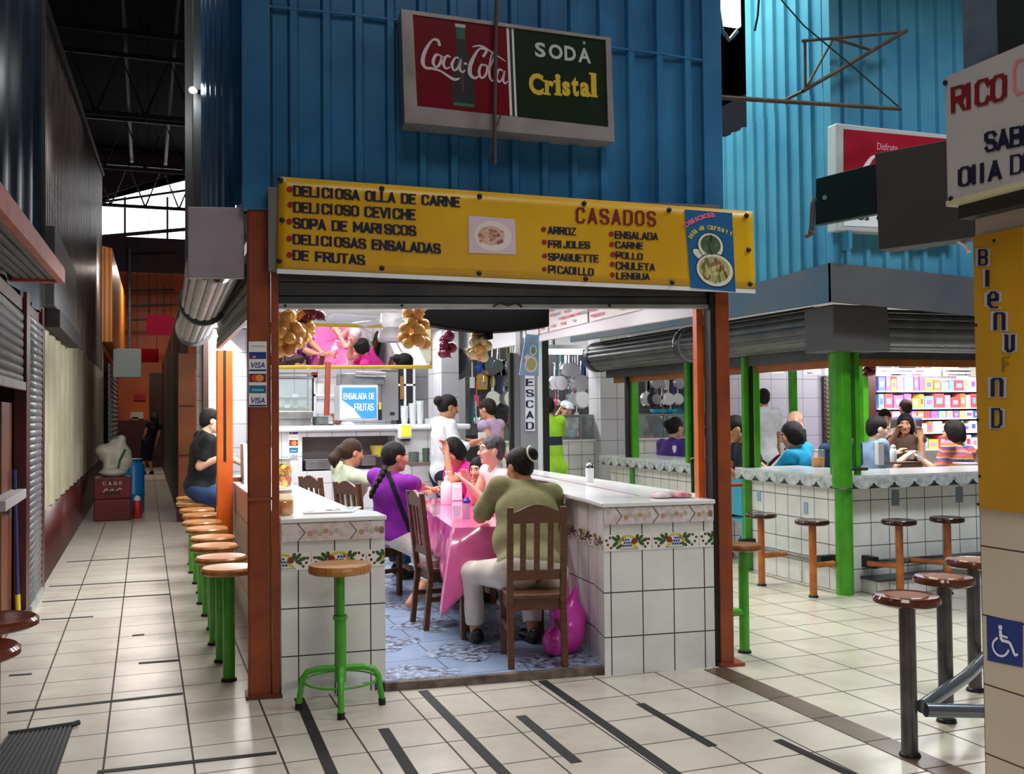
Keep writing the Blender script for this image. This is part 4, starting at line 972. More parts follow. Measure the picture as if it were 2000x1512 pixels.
# doorway step edge
mb = MB().mat(M('step_concrete', (112, 96, 84), .8, col2=(60, 50, 46), scale=12)); mb.hexa([(1.30, 5.70, 0), (2.64, 5.555, 0), (2.64, 5.60, 0), (1.30, 5.75, 0), (1.30, 5.71, .046), (2.64, 5.565, .046), (2.64, 5.60, .05), (1.30, 5.75, .05)]); struct(mb.build('trim_15'))
# ================================================================== inside the stall: kitchen
def pbox(mb, x0, y0, x1, y1, Y, dep, m=None):
    """box whose front face fills the sight rectangle at depth plane Y"""
    a = ony(x0, y1, Y); b = ony(x1, y0, Y); return mb.box((a[0], Y, a[2]), (b[0], Y+dep, b[2]), m)
YK = 10.5
def px_thing(name, label, cat, u, v, Y, group=None): return thing(name, label, cat, ony(u, v, Y), group)
# back walls
mb = MB().mat(WTILE3); mb.box((.6, 13.0, 0), (3.75, 13.1, 2.7)); struct(mb.build('wall_kitchen'))
mb = MB().mat(DBROWN); mb.box((.66, 11.25, 0), (.72, 13.0, 1.0)); mb.box((.66, 12.6, 1.0), (.72, 13.0, 2.7)); struct(mb.build('wall_kitchen_left'))
zt = 1.49
kc = thing('serving_counter', 'tall white tiled serving counter across the back of the stall', 'counter', (2.2, YK, .05))
KT = tile_mat('kitchen_tile', (214, 214, 214), (120, 116, 114), .26, .28, .006, .25, .02, .05, .03, None, .3, 2.)
s = MB().mat(KT)
ax = lambda u: ony(u, 850, YK)[0]
zz = lambda v: ony(700, v, YK)[2]
x0, x1 = 1.26, ax(900); r0, r1 = ax(590), ax(772)
s.box((x0, YK, .05), (r0, YK+.6, 1.43)); s.box((r1, YK, .05), (x1, YK+.6, 1.43)); s.box((r0, YK, zz(852)), (r1, YK+.6, 1.43)); s.box((r0, YK, .05), (r1, YK+.6, zz(918))); s.build('tiled_body', parent=kc)
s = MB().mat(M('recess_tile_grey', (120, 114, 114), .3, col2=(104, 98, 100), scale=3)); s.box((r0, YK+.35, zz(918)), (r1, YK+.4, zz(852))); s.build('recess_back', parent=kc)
s = MB().mat(M('counter_edge_grey', (226, 228, 232), .2)); s.box((x0-.05, YK-.06, 1.43), (ax(917), YK+.66, zt)); s.build('top', parent=kc, bevel=.02)
PK = VPlane((0, YK), (4, YK))
card_sticker(lambda u, v, o=0.: PK.hit(u, v, .004+o), 564, 583, [(838, 850, 'blue'), (850, 858, 'white'), (858, 873, 'mc'), (873, 886, 'teal'), (886, 897, 'visa')], 'column of payment card stickers on the white serving counter')
def tray(u0, v0, u1, v1, Y, label):
    a = ony(u0, v1, Y); b = ony(u1, v0, Y); t = thing('steel_tray', label, 'tray', ((a[0]+b[0])/2, Y+.12, a[2]), 'steel trays in the counter recess')
    s = MB().mat(STEEL); s.box((a[0]+.02, Y, a[2]), (b[0]-.02, Y+.26, b[2]-.015)); s.build('pan', parent=t, bevel=.012)
    MB().mat(CHROME).box((a[0], Y-.01, b[2]-.015), (b[0], Y+.28, b[2])).build('rim', parent=t, bevel=.005)
tray(593, 896, 652, 918, YK+.04, 'wide steel tray in the counter recess behind the woman in pale green')
tray(703, 888, 738, 910, YK+.06, 'smaller steel tray in the counter recess behind the braided woman')
t = px_thing('plush_basket', 'yellow woven basket in the counter recess', 'basket', 738, 890, YK+.05)
MB().mat(C((200, 176, 70))).lathe([(.06, 0), (.085, .10), (.08, .12), (.05, .02)], ony(738, 892, YK+.12), 16).build('bowl', parent=t, smooth=True)
t = px_thing('soap_dispenser', 'white wall dispenser with yellow label on the serving counter', 'dispenser', 792, 860, YK-.1)
s = MB().mat(WHITE); pbox(s, 779, 828, 805, 858, YK-.1, .09); s.build('body', parent=t, bevel=.02)
s = MB().mat(C((232, 226, 70))); pbox(s, 784, 830, 803, 853, YK-.105, .008); s.build('yellow_label', parent=t)
s = MB().mat(BLACK); pbox(s, 785, 857, 801, 862, YK-.09, .06); s.build('nozzle', parent=t)
# things standing on the lower prep shelf at the right of the counter
t = px_thing('prep_shelf', 'low prep shelf in front of the right end of the serving counter', 'shelf', 840, 905, YK-.3)
s = MB().mat(M('shelf_brown', (120, 96, 88), .4)); pbox(s, 800, 903, 850, 909, YK-.35, .3); s.build('board', parent=t); s = MB().mat(KT); a = ony(800, 909, YK-.35); b = ony(850, 909, YK-.35); s.box((a[0], YK-.33, .05), (b[0], YK-.06, a[2])); s.build('base', parent=t)
def cup(u, v, Y, r, h, m, label, name='cup', cat='cup', group=None, top=1.15):
    p = ony(u, v, Y); o = MB().mat(m).lathe([(r, 0), (r*top, h), (r*top-.004, h), (r-.004, .006)], p, 18).build(name, loc=p, smooth=True); return tag(o, label, cat, group)
cup(808, 903, YK-.2, .055, .11, C((84, 96, 92)), 'dark grey square-looking pot on the prep shelf', 'pot', 'pot', top=1.0)
cup(832, 903, YK-.22, .035, .15, C((70, 92, 70)), 'tall green tumbler on the prep shelf', 'tumbler')
# on the serving counter
ZC = zt
def onk(u, dy=0.): p = ony(u, 815, YK+dy); return (p[0], YK+dy, ZC)
t = thing('display_case', 'glass food display case at the left end of the serving counter', 'display case', onk(585, .2))
s = MB().mat(STEEL); pbox(s, 520, 803, 612, 818, YK+.08, .45); bb_ = ony(520, 815, YK+.08); b2_ = ony(612, 815, YK+.08); s.box((bb_[0]+.02, YK+.1, ZC), (b2_[0]-.02, YK+.5, bb_[2])); s.build('base', parent=t, bevel=.006)
s = MB().mat(CHROME)
a = ony(520, 738, YK+.1); b = ony(611, 738, YK+.1); c = ony(520, 803, YK+.1); d = ony(611, 803, YK+.1)
s.tube([a, b], .012, 6); s.tube([b, d], .012, 6); s.tube([(a[0], YK+.45, a[2]+.06), (b[0], YK+.45, b[2]+.06), (d[0], YK+.45, d[2])], .012, 6); s.tube([b, (b[0], YK+.45, b[2]+.06)], .012, 6); s.build('frame', parent=t)
s = MB().mat(glass('case_glass', (225, 235, 235), .03, .22)); s.slab([c, d, b, a], .006); s.build('front_glass', parent=t)
s = MB().mat(WHITE); pbox(s, 556, 775, 566, 797, YK+.2, .02); pbox(s, 572, 770, 582, 797, YK+.22, .02); s.build('price_card', parent=t)
s = MB().mat(C((214, 200, 120)))
for k in range(12): s.ball(ony(535+6*k, 798, YK+.3), (.03, .03, .02), n=8, k=5)
s.build('food', parent=t)
s = MB().mat(STEEL); s.box((ax(525), YK+.15, zz(778)), (ax(606), YK+.4, zz(775))); s.build('shelf', parent=t)
t = thing('case_pole', 'rust red pole standing on the serving counter', 'pole', onk(638, .1)); s = MB().mat(C((132, 56, 38))); a = ony(638, 812, YK+.1); b = ony(641, 708, YK+.1); s.tube([a, b], .03, 8); s.build('pole', parent=t)
s = MB().mat(DSTEEL); s.lathe([(.075, -.01), (.075, .01)], (a[0], a[1], ZC+.01), 14); s.build('foot', parent=t)
t = thing('cook_pot', 'squat grey pot on the serving counter by the rust red pole', 'pot', onk(636, .12)); p = ony(638, 821, YK+.0)
MB().mat(C((120, 132, 126), .3, 60)) if False else None
MB().mat(M('pot_grey', (136, 144, 138), .3, .5)).lathe([(.07, 0), (.085, .01), (.085, .09), (.092, .095), (.08, .09), (.07, .02)], (p[0]-.02, YK+.28, ZC), 18).build('body', parent=t, smooth=True)
t = thing('glass_rack', 'white wire rack with cartons behind the rust red pole', 'rack', onk(640, .5))
s = MB().mat(WHITE); pbox(s, 612, 735, 616, 822, YK+.5, .02); pbox(s, 660, 735, 664, 822, YK+.5, .02); pbox(s, 612, 733, 664, 738, YK+.5, .2); pbox(s, 612, 770, 664, 774, YK+.5, .2); s.build('frame', parent=t)
s = MB().mat(C((214, 214, 216))); pbox(s, 620, 745, 632, 770, YK+.52, .15); pbox(s, 646, 750, 658, 770, YK+.52, .15); pbox(s, 618, 785, 655, 808, YK+.52, .15); s.build('carton', parent=t)
s = MB().mat(C((176, 60, 60))); pbox(s, 609, 727, 620, 737, YK+.5, .1); pbox(s, 663, 728, 673, 737, YK+.5, .1); s.build('red_cap', parent=t)
# poster ENSALADA DE FRUTAS on the juice cooler
t = thing('juice_cooler', 'juice cooler with pale blue ENSALADA DE FRUTAS poster', 'cooler', onk(700, .3))
s = MB().mat(M('cooler_body', (206, 212, 216), .25)); pbox(s, 664, 752, 738, 821, YK+.18, .35); s.build('body', parent=t, bevel=.008)
s = MB(); P4 = [ony(*c, YK+.172) for c in ((668, 818), (736, 816), (735, 757), (668, 757))]; f = pmap(P4, .003)
s.mat(C((50, 138, 196))).add([f(0, 0), f(1, 0), f(1, 1), f(0, 1)], [(0, 1, 2, 3)]); s.add([f(0, 0, .0006), f(.55, 0, .0006), f(.3, .35, .0006), f(.0, .6, .0006)], [(0, 1, 2, 3)], C((190, 214, 232)))
wq = lambda s0, s1, t0, t1: (lambda a, b, e=0.: f(s0+(s1-s0)*a, t0+(t1-t0)*b, .0015+e))
stroke_text(s, 'ENSALADA DE', wq(.05, .93, .62, .82), WHITE, th=.2); stroke_text(s, 'FRUTAS', wq(.36, .9, .24, .48), WHITE, th=.2); s.build('poster', parent=t)
s = MB().mat(STEEL); pbox(s, 666, 728, 752, 752, YK+.22, .3); s.build('hood', parent=t, bevel=.015)
s = MB().mat(CHROME); s.cyl(ony(694, 730, YK+.2), ony(752, 732, YK+.2), .03); s.build('roller', parent=t)
t = thing('steel_cabinet', 'grey steel upright cabinet behind the plastic cups', 'cabinet', onk(755, .4))
s = MB().mat(M('cab_grey', (142, 142, 144), .3, .4)); pbox(s, 746, 722, 778, 821, YK+.34, .4); s.build('body', parent=t, bevel=.006)
s = MB().mat(BLACK); pbox(s, 739, 790, 746, 821, YK+.34, .2); pbox(s, 762, 805, 771, 811, YK+.335, .01); s.build('vent', parent=t)
s = MB().mat(C((220, 200, 60))); pbox(s, 740, 786, 745, 800, YK+.33, .01); s.build('yellow_tag', parent=t)
t = thing('glass_door_fridge', 'dark glass-door fridge at the kitchen back', 'fridge', ony(800, 900, 12.6))
s = MB().mat(M('fridge_dark', (34, 34, 38), .2)); pbox(s, 776, 716, 811, 1056, 12.6, .3); s.build('body', parent=t); s = MB().mat(WHITE); pbox(s, 790, 718, 793, 900, 12.58, .02); pbox(s, 776, 750, 811, 754, 12.58, .02); pbox(s, 808, 716, 811, 900, 12.58, .02); s.build('door_frame', parent=t)
s = MB().mat(C((150, 104, 50))); pbox(s, 782, 735, 789, 780, 12.57, .02); s.build('poster_strip', parent=t)
for k, (u, n) in enumerate(((790, 5), (806, 6), (820, 7))):
    p = onk(u, .12); o = MB().mat(glass('clear_cup', (236, 240, 242), .1, .55))
    for i in range(n): o.lathe([(.030, 0), (.042, .09), (.044, .09), (.044, .095)], (p[0], p[1], ZC+.027*i), 14)
    o = o.build('cup_stack', loc=p, smooth=True); tag(o, ['shortest stack of clear plastic cups on the serving counter', 'middle stack of clear plastic cups on the serving counter', 'tallest stack of clear plastic cups on the serving counter'][k], 'cups', 'stacks of plastic cups')
t = thing('water_jug', 'blue water cooler bottle behind the waitress', 'bottle', ony(862, 818, 12.2)); JB = glass('jug_blue', (110, 160, 224), .1, .6); p = ony(863, 815, 12.2)
MB().mat(JB).lathe([(.12, 0), (.15, .02), (.15, .18), (.142, .2), (.15, .22), (.15, .36), (.09, .42), (.09, .46)], (p[0], p[1], ony(863, 816, 12.2)[2]), 24).build('bottle', parent=t, smooth=True)
s = MB().mat(WHITE); pbox(s, 844, 817, 882, 1062, 12.05, .3); s.build('dispenser', parent=t)
# tilted mirror
t = px_thing('wall_mirror', 'gold-framed mirror leaning forward over the serving counter', 'mirror', 690, 715, 10.7)
MIR = M('mirror_glass', (232, 236, 236), .01, 1.)
Q = [ony(505, 718, 10.80), ony(843, 717, 10.80), ony(843, 640, 10.67), ony(505, 632, 10.67)]
MB().mat(MIR).slab(Q, .01).build('mirror_glass', parent=t)
s = MB().mat(M('gold_frame', (190, 156, 52), .3, .5)); s.tube([Q[0], Q[1], Q[2], Q[3]], .022, 6, closed=True); s.build('frame', parent=t)
MB().mat(DBROWN).tube([Q[2]+[-.05, 0, 0], Q[2]+[-.05, .02, 2.7-Q[2][2]]], .012, 5).tube([Q[3]+[.5, 0, 0], Q[3]+[.5, .02, 2.7-Q[3][2]]], .012, 5).build('hanger', parent=t)
# wooden shelf side, grey pan, pillar
t = px_thing('wood_post', 'brown wooden post at the right of the mirror', 'post', 852, 750, 12.3); s = MB().mat(M('post_wood', (168, 104, 44), .4, col2=(130, 76, 30), scale=3)); pbox(s, 845, 672, 860, 1062, 12.3, .12); s.build('post_body', parent=t)
t = px_thing('hanging_pan', 'big dark round pan hanging by the tiled pillar', 'pan', 882, 740, 12.0)
s = MB().mat(M('pan_grey', (84, 84, 86), .35, .3)); c = ony(893, 712, 11.9); s.lathe([(.0, .05), (.14, .045), (.19, .0), (.2, .0), (.15, .06), (0, .065)], c, 28, axis=(-.7, -.7, .1)); s.build('bowl', parent=t, smooth=True); MB().mat(BLACK).tube([c+[0, .05, .18], c+[0, .05, .5]], .012, 6).build('handle', parent=t)
mb = MB().mat(WTILE3); mb.box((3.36, 11.6, 0), (3.58, 12.2, 2.7)); struct(mb.build('trim_16'))
# ceiling fan and TV
t = px_thing('ceiling_fan', 'white ceiling fan under the stall ceiling', 'fan', 765, 625, 9.0)
c = ony(765, 625, 9.0); c = (c[0], 9.0, 2.45); s = MB().mat(WHITE); s.lathe([(.02, .27), (.06, .25), (.03, .22), (.03, .1), (.10, .08), (.11, 0), (.07, -.05)], c, 20); s.build('motor', parent=t, smooth=True)
FB = M('fan_blade', (196, 196, 204), .3)
for k in range(4):
    a = .3+k*pi/2; d = np.array([math.cos(a), math.sin(a), 0]); n = np.array([-d[1], d[0], 0]); p0 = np.array(c)+[0, 0, .03]
    s = MB().mat(FB); s.slab([p0+d*.15-n*.05+[0, 0, -.01], p0+d*.62-n*.07+[0, 0, -.015], p0+d*.62+n*.07+[0, 0, .015], p0+d*.15+n*.05+[0, 0, .01]], .008); s.build('blade', parent=t)
MB().mat(M('lamp_shade_white', (150, 146, 148), .5)).lathe([(.05, 0), (.12, -.06), (.135, -.12), (.12, -.15), (.02, -.16)], (c[0], c[1], 2.42), 20).build('lamp_shade', parent=t, smooth=True)
t = px_thing('television', 'black television hung from the ceiling, seen from behind', 'television', 950, 640, 6.75)
TVM = M('tv_black', (7, 6, 8), .6, spec=.1)
s = MB().mat(TVM); a = ony(826, 600, 6.7); b = ony(1073, 602, 6.7); z1 = 2.62; zb = ony(830, 632, 6.7)[2]; zc = ony(950, 648, 6.7)[2]
pr = []
for k in range(13):
    q = k/12; x = a[0]+(b[0]-a[0])*q; pr.append((x, 6.70, zb-(zb-zc)*math.sin(pi*q)))
pr += [(b[0]+.005, 6.70, z1), (a[0]-.01, 6.70, z1)]
s.extr(pr, (0.02, .16, 0)); s.build('back_shell', parent=t, bevel=.012, fix=True)
MB().mat(BLACK).box((2.3, 6.74, 2.62), (2.4, 6.84, 2.71)).build('ceiling_bracket', parent=t)
s = MB().mat(TVM); p = ony(958, 648, 6.7); s.box((p[0]-.025, 6.72, p[2]-.05), (p[0]+.025, 6.8, p[2]+.05)); s.build('cable_clip', parent=t)
# ------------------------------------------------------------------ strings of onions
ON = [M('onion_gold', (242, 196, 112), .24, col2=(224, 160, 78), scale=8), M('onion_tan', (232, 176, 98), .24, col2=(210, 140, 70), scale=8), M('onion_red', (120, 28, 60), .25, col2=(88, 18, 40), scale=9)]
def onion_mesh(r, m, nm):
    s = MB().mat(m); s.lathe([(.0, -.9*r), (.35*r, -.86*r), (.8*r, -.55*r), (1.0*r, 0), (.86*r, .5*r), (.45*r, .84*r), (.14*r, 1.12*r), (.10*r, 1.45*r), (.03*r, 1.5*r)], (0, 0, 0), 14)
    o = s.build(nm, smooth='all'); me = o.data; bpy.data.objects.remove(o); return me
OM = [onion_mesh(1., ON[0], 'onion'), onion_mesh(1., ON[1], 'onion'), onion_mesh(1., ON[2], 'onion')]
GAR = onion_mesh(1., M('garlic_white', (240, 226, 180), .35, col2=(222, 196, 130), scale=7), 'onion')
def onion_string(u, v0, v1, Y, wd, n, r, kinds, label, seed):
    rr = random.Random(seed); top = ony(u, v0, Y); bot = ony(u, v1, Y); t = thing('onion_string', label, 'onions', bot, 'strings of onions hanging in the stall')
    pts = []
    tries = 0
    while len(pts) < n and tries < 4000:
        tries += 1
        q = rr.random(); a = rr.random()*6.28; env = wd*(.55+.45*math.sin(pi*min(1, .25+q*.75)))
        rad = env*math.sqrt(rr.random()); p = np.array([top[0]+rad*math.cos(a), Y+rad*math.sin(a)*.8, bot[2]+(top[2]-bot[2])*q])
        if all(np.linalg.norm(p-o) > r*1.45 for o in pts): pts.append(p)
    for p in pts:
        o = bpy.data.objects.new('onion', kinds[rr.randrange(len(kinds))]); COL.objects.link(o); o.parent = t
        o.location = p-np.array(t['wo']); o.scale = [r*rr.uniform(.88, 1.12)]*3; o.rotation_euler = (rr.uniform(.9, 2.6), rr.uniform(-.6, .6), rr.uniform(0, 6.28))
    s = MB().mat(M('dry_stalk', (176, 140, 90), .7)); s.tube([(top[0], Y, 2.7), (top[0]+.01, Y, top[2]), (top[0], Y, bot[2]+.05)], .012, 6); s.build('braided_stalk', parent=t)
onion_string(560, 608, 685, 6.35, .085, 17, .043, [OM[0], OM[1]], 'golden onion string nearest the rust orange post', 3)
onion_string(590, 612, 675, 6.55, .075, 14, .043, [OM[0], OM[1]], 'golden onion string second from the rust orange post', 8)
onion_string(611, 606, 622, 6.5, .06, 6, .036, [OM[2]], 'small bunch of purple onions beside the golden strings', 5)
onion_string(808, 608, 672, 6.45, .08, 17, .043, [OM[0], OM[1]], 'golden onion string hanging left of the television', 11)
onion_string(872, 648, 690, 7.0, .05, 10, .04, [OM[2]], 'purple onion string under the left end of the television', 6)
onion_string(937, 655, 698, 6.85, .075, 15, .038, [OM[0], GAR, GAR], 'pale garlic and onion string under the television', 9)
# ------------------------------------------------------------------ table with pink cloth
TC = onz(888, 1031, .825); TCx, TCy = TC[0]+.0, TC[1]
ang = math.radians(7.6); td = np.array([math.sin(ang), math.cos(ang), 0]); te = np.array([math.cos(ang), -math.sin(ang), 0]); ZT = .82; TL_, TW_ = 2.45, .68
tc0 = np.array([TCx, TCy, 0])
tp = lambda a, b, z=0.: tc0+td*a+te*b+np.array([0, 0, z])   # a along the table, b across
table = thing('dining_table', 'long dark wooden dining table under the pink cloth', 'table', tp(TL_/2, TW_/2, .05))
s = MB().mat(WOODD); s.prism([tp(.02, .02)[:2], tp(.02, TW_-.02)[:2], tp(TL_-.02, TW_-.02)[:2], tp(TL_-.02, .02)[:2]], ZT-.035, ZT-.006); s.build('tabletop', parent=table, fix=True)
s = MB().mat(WOODD); s.prism([tp(.08, .08)[:2], tp(.08, TW_-.08)[:2], tp(TL_-.08, TW_-.08)[:2], tp(TL_-.08, .08)[:2]], ZT-.12, ZT-.036); s.build('apron', parent=table, fix=True)
for a in (.05, TL_-.13):
    for b in (.05, TW_-.13):
        s = MB().mat(WOODD); s.prism([tp(a, b)[:2], tp(a, b+.085)[:2], tp(a+.085, b+.085)[:2], tp(a+.085, b)[:2]], .05, ZT-.121); s.build('leg', parent=table, bevel=.006, fix=True)
PINK = M('pink_vinyl', (240, 116, 176), .12, col2=(230, 98, 162), scale=3, bump=(9, .1)); MATS['pink_vinyl'].node_tree.nodes['Principled BSDF'].inputs['Coat Weight'].default_value = .6
per = []  # perimeter samples: (a,b,outward normal,corner weight)
def edge(p0, p1, n, k):
    for i in range(k):
        q = i/k; per.append((p0*(1-q)+p1*q, n, min(q, 1-q)*np.linalg.norm(p1-p0)))
c00, c01, c11, c10 = tp(0, 0, ZT), tp(0, TW_, ZT), tp(TL_, TW_, ZT), tp(TL_, 0, ZT)
edge(c00, c01, -td, 22); edge(c01, c11, te, 44); edge(c11, c10, td, 22); edge(c10, c00, -te, 60)
n = len(per); rows = 10; vs = []
for j in range(rows+1):
    q = j/rows
    for i, (p, nrm, dc) in enumerate(per):
        cw = max(0, 1-dc/.34); crn = cw**1.3; drop = .27+.31*crn; pc = min((c00, c01, c11, c10), key=lambda c: np.linalg.norm(c-p)); mid = (c00+c11)/2; dg = (pc-mid); dg /= np.linalg.norm(dg)
        dgn = -td*np.sign(-(pc-mid) @ td)*1.0 if False else ((-td if (pc-mid) @ td < 0 else td)+(-te if (pc-mid) @ te < 0 else te)); dgn = dgn/np.linalg.norm(dgn)
        wob = .018*math.sin(i*.9)+.014*math.sin(i*.37+1)
        o = nrm*(.012+(.03+wob)*q*(1-crn))+dgn*(.17*crn*q**.8) + (pc-p)*(.32*crn*q)*np.array([1, 1, 0])
        vs.append(p+o+np.array([0, 0, .004-drop*q - (.0 if q else 0)]))
fs = [(j*n+i, j*n+(i+1) % n, (j+1)*n+(i+1) % n, (j+1)*n+i) for j in range(rows) for i in range(n)]+[tuple(range(n))]
s = MB().mat(PINK); s.add(vs, fs); o = s.build('tablecloth', loc=tp(TL_/2, TW_/2, ZT), smooth=True, solid=.003); tag(o, 'pink vinyl tablecloth draped over the long table', 'tablecloth')
ZT2 = ZT+.006
# ------------------------------------------------------------------ chairs
def make_chair():
    t = thing('dining_chair', 'x', 'chair', (0, 0, 0), 'dark wooden dining chairs')
    W, SH, BH = .37, .44, .98
    s = MB().mat(WOODD); s.box((-W/2, -.02, SH-.03), (W/2, .38, SH)); s.build('seat', parent=t, bevel=.008)
    s = MB().mat(WOODD); s.box((-W/2+.02, .0, SH-.10), (W/2-.02, .02, SH-.03)); s.box((-W/2+.02, .33, SH-.10), (W/2-.02, .35, SH-.03)); s.box((-W/2+.01, .0, SH-.10), (-W/2+.03, .35, SH-.03)); s.box((W/2-.03, .0, SH-.10), (W/2-.01, .35, SH-.03)); s.build('seat_frame', parent=t)
    for sx in (-1, 1):
        x = sx*(W/2-.02)
        s = MB().mat(WOODD)
        for (za, ya, zb_, yb) in ((0, -.05, SH-.05, -.01), (SH-.05, -.01, BH, -.075)):
            s.hexa([(x-.02, ya-.02, za), (x+.02, ya-.02, za), (x+.02, ya+.02, za), (x-.02, ya+.02, za), (x-.019, yb-.018, zb_), (x+.019, yb-.018, zb_), (x+.019, yb+.018, zb_), (x-.019, yb+.018, zb_)])
        s.build('rear_leg', parent=t, bevel=.004)
        MB().mat(WOODD).box((x-.02, .33, 0), (x+.02, .37, SH-.03)).build('front_leg', parent=t, bevel=.004)
        MB().mat(WOODD).box((x-.012, -.02, .2), (x+.012, .34, .235)).build('stretcher', parent=t)
    by = lambda z: -.012-.066*(z-SH)/(BH-SH)
    s = MB().mat(WOODD); pts = []
    k = 16; xs = [-W/2+.03+(W-.06)*i/k for i in range(k+1)]
    topz = [BH-.035+.05*math.sin(pi*i/k)**1.5 for i in range(k+1)]
    poly = [(x, 0, BH-.10) for x in xs]+[(x, 0, z) for x, z in zip(xs[::-1], topz[::-1])]
    s.extr([(p[0], by(p[2])-.012, p[2]) for p in poly], (0, .024, 0)); s.build('crest_rail', parent=t, fix=True)
    s = MB().mat(WOODD); s.box((-W/2+.03, by(.56)-.01, .53), (W/2-.03, by(.56)+.012, .59)); s.build('lower_rail', parent=t)
    for x in (-.085, 0, .085):
        s = MB().mat(WOODD); s.hexa([(x-.018, by(.58)-.006, .58), (x+.018, by(.58)-.006, .58), (x+.018, by(.58)+.006, .58), (x-.018, by(.58)+.006, .58), (x-.018, by(.9)-.006, .9), (x+.018, by(.9)-.006, .9), (x+.018, by(.9)+.006, .9), (x-.018, by(.9)+.006, .9)]); s.build('slat', parent=t)
    return t
ch = make_chair(); ZF = .05
CH = [((2.255, 5.735, ZF), -13, 'dark slatted chair in front, back to us, carrying the person in olive shirt'),
      ((1.93, 7.13, ZF), -88, 'empty dark wooden chair side-on at the near left of the pink table'),
      ((1.66, 8.42, ZF), -66, 'dark chair behind the braided woman in purple'),
      ((1.50, 9.35, ZF), -66, 'dark chair behind the woman in pale green'),
      ((3.00, 7.95, ZF), 96, 'dark chair with black jacket carrying the short-haired woman'),
      ((3.04, 8.85, ZF), 96, 'dark chair of the woman in magenta at the far right of the table')]
for i, (l, r, lb) in enumerate(CH):
    if i == 0: ch.location = l; ch.rotation_euler = (0, 0, math.radians(r)); ch['label'] = lb
    else: dup(ch, l, math.radians(r), lb)
# ------------------------------------------------------------------ things on the table
def ont(u, v): return onz(u, v, ZT2)
p = onz(872, 985, ZT2); t = thing('pump_bottle', 'white pump bottle in the middle of the pink table', 'bottle', p)
BW = M('bottle_white', (244, 244, 246), .25)
MB().mat(BW).lathe([(.045, 0), (.05, .01), (.05, .15), (.04, .185), (.018, .2), (.018, .215)], p, 20).build('bottle', parent=t, smooth=True)
MB().mat(WHITE).lathe([(.02, .215), (.02, .235), (.006, .24), (.006, .27), (.012, .272), (.012, .285)], p, 14).tube([p+[0, 0, .28], p+[.035, 0, .278], p+[.04, 0, .27]], .006, 6).build('pump', parent=t)
p = onz(892, 978, ZT2); t = thing('napkin_holder', 'white napkin holder behind the pump bottle', 'napkin holder', p); MB().mat(WHITE).box(p+[-.045, -.03, 0], p+[.045, .03, .13]).build('case', parent=t, bevel=.008); MB().mat(PAPER).box(p+[-.04, -.022, .13], p+[.04, .022, .16]).build('napkins', parent=t)
p = onz(912, 1012, ZT2); t = thing('salt_bottle', 'clear salt bottle with blue cap at the table edge', 'bottle', p)
MB().mat(glass('salt_glass', (232, 220, 232), .08, .5)).lathe([(.026, 0), (.028, .005), (.028, .10), (.024, .115)], p, 16).build('bottle', parent=t, smooth=True); MB().mat(C((30, 70, 190))).lathe([(.028, .112), (.028, .13), (.012, .145), (.008, .155)], p, 16).build('blue_cap', parent=t, smooth=True)
for u, v, lb in ((852, 1008, 'clear tumbler nearest the table edge on the pink cloth'), (893, 1012, 'clear tumbler beside the blue-capped bottle'), (862, 968, 'tall clear glass beside the purple-shirted woman')):
    p = onz(u, v, ZT2); o = MB().mat(glass('tumbler_glass', (240, 244, 246), .03, .28)).lathe([(.03, 0), (.034, .09 if v > 1000 else .14), (.031, .09 if v > 1000 else .14), (.027, .008)], p, 18).build('drinking_glass', loc=p, smooth=True); tag(o, lb, 'glass', 'clear drinking glasses')
for u, v, lb, c in ((856, 960, 'white plate of food before the braided woman', (206, 170, 90)), (905, 962, 'white plate of food before the short-haired woman', (190, 120, 70))):
    p = onz(u, v, ZT2); t = thing('dinner_plate', lb, 'plate', p); MB().mat(WHITE).lathe([(.07, 0), (.12, .016), (.122, .02), (.075, .008), (0, .006)], p, 24).build('plate', parent=t, smooth=True)
    s = MB().mat(C(c))
    rr = random.Random(u)
    for k in range(14): s.ball(p+[rr.uniform(-.06, .06), rr.uniform(-.06, .06), .02+.012*rr.random()], (.025, .018, .014), n=8, k=5)
    s.build('food', parent=t)
# on the left counter
GJ = glass('jar_glass', (232, 226, 200), .04, .16)
def jar(u, v, h, r, fill, label, sd, lid=None):
    p = onz(u, v, 1.013); t = thing('pickle_jar', label, 'jar', p)
    MB().mat(GJ).lathe([(r*.92, 0), (r, .01), (r, h*.8), (r*.82, h*.9), (r*.82, h)], p, 22).build('glass_jar', parent=t, smooth=True)
    rr = random.Random(sd)
    if fill == 'mix':
        for q, c in enumerate(((224, 160, 30), (214, 90, 30), (236, 206, 60), (190, 60, 40))):
            s = MB().mat(C(c, .3))
            for k in range(10): 
                a = rr.random()*6.28; d = r*.84*math.sqrt(rr.random()); s.ball(p+[d*math.cos(a), d*math.sin(a), .03+rr.random()*h*.68], (.022, .016, .02), n=8, k=5)
            s.build('pickled_slices', parent=t)
    else:
        MB().mat(C((224, 140, 16), .15)).lathe([(r*.93, .006), (r*.985, .012), (r*.985, h*.66), (0, h*.66)], p, 20).build('sauce', parent=t, smooth=True)
    MB().mat(lid or C((150, 150, 150), .3)).lathe([(r*.86, h), (r*.86, h+.02), (0, h+.021)], p, 20).build('lid', parent=t, smooth=True)
jar(556, 954, .22, .055, 'mix', 'tall glass jar of mixed yellow pickles behind the rust orange post', 4)
jar(553, 1006, .13, .06, 'sauce', 'short jar of orange sauce on the left counter by the post', 5, C((200, 196, 190), .3))
p = onz(648, 999, 1.013); nw = thing('newspaper', 'folded blue and white newspaper on the left counter', 'newspaper', p)
s = MB(); q = [onz(*c, 1.014) for c in ((592, 1004), (688, 1001), (706, 992), (618, 994))]; f = pmap(q, 0)
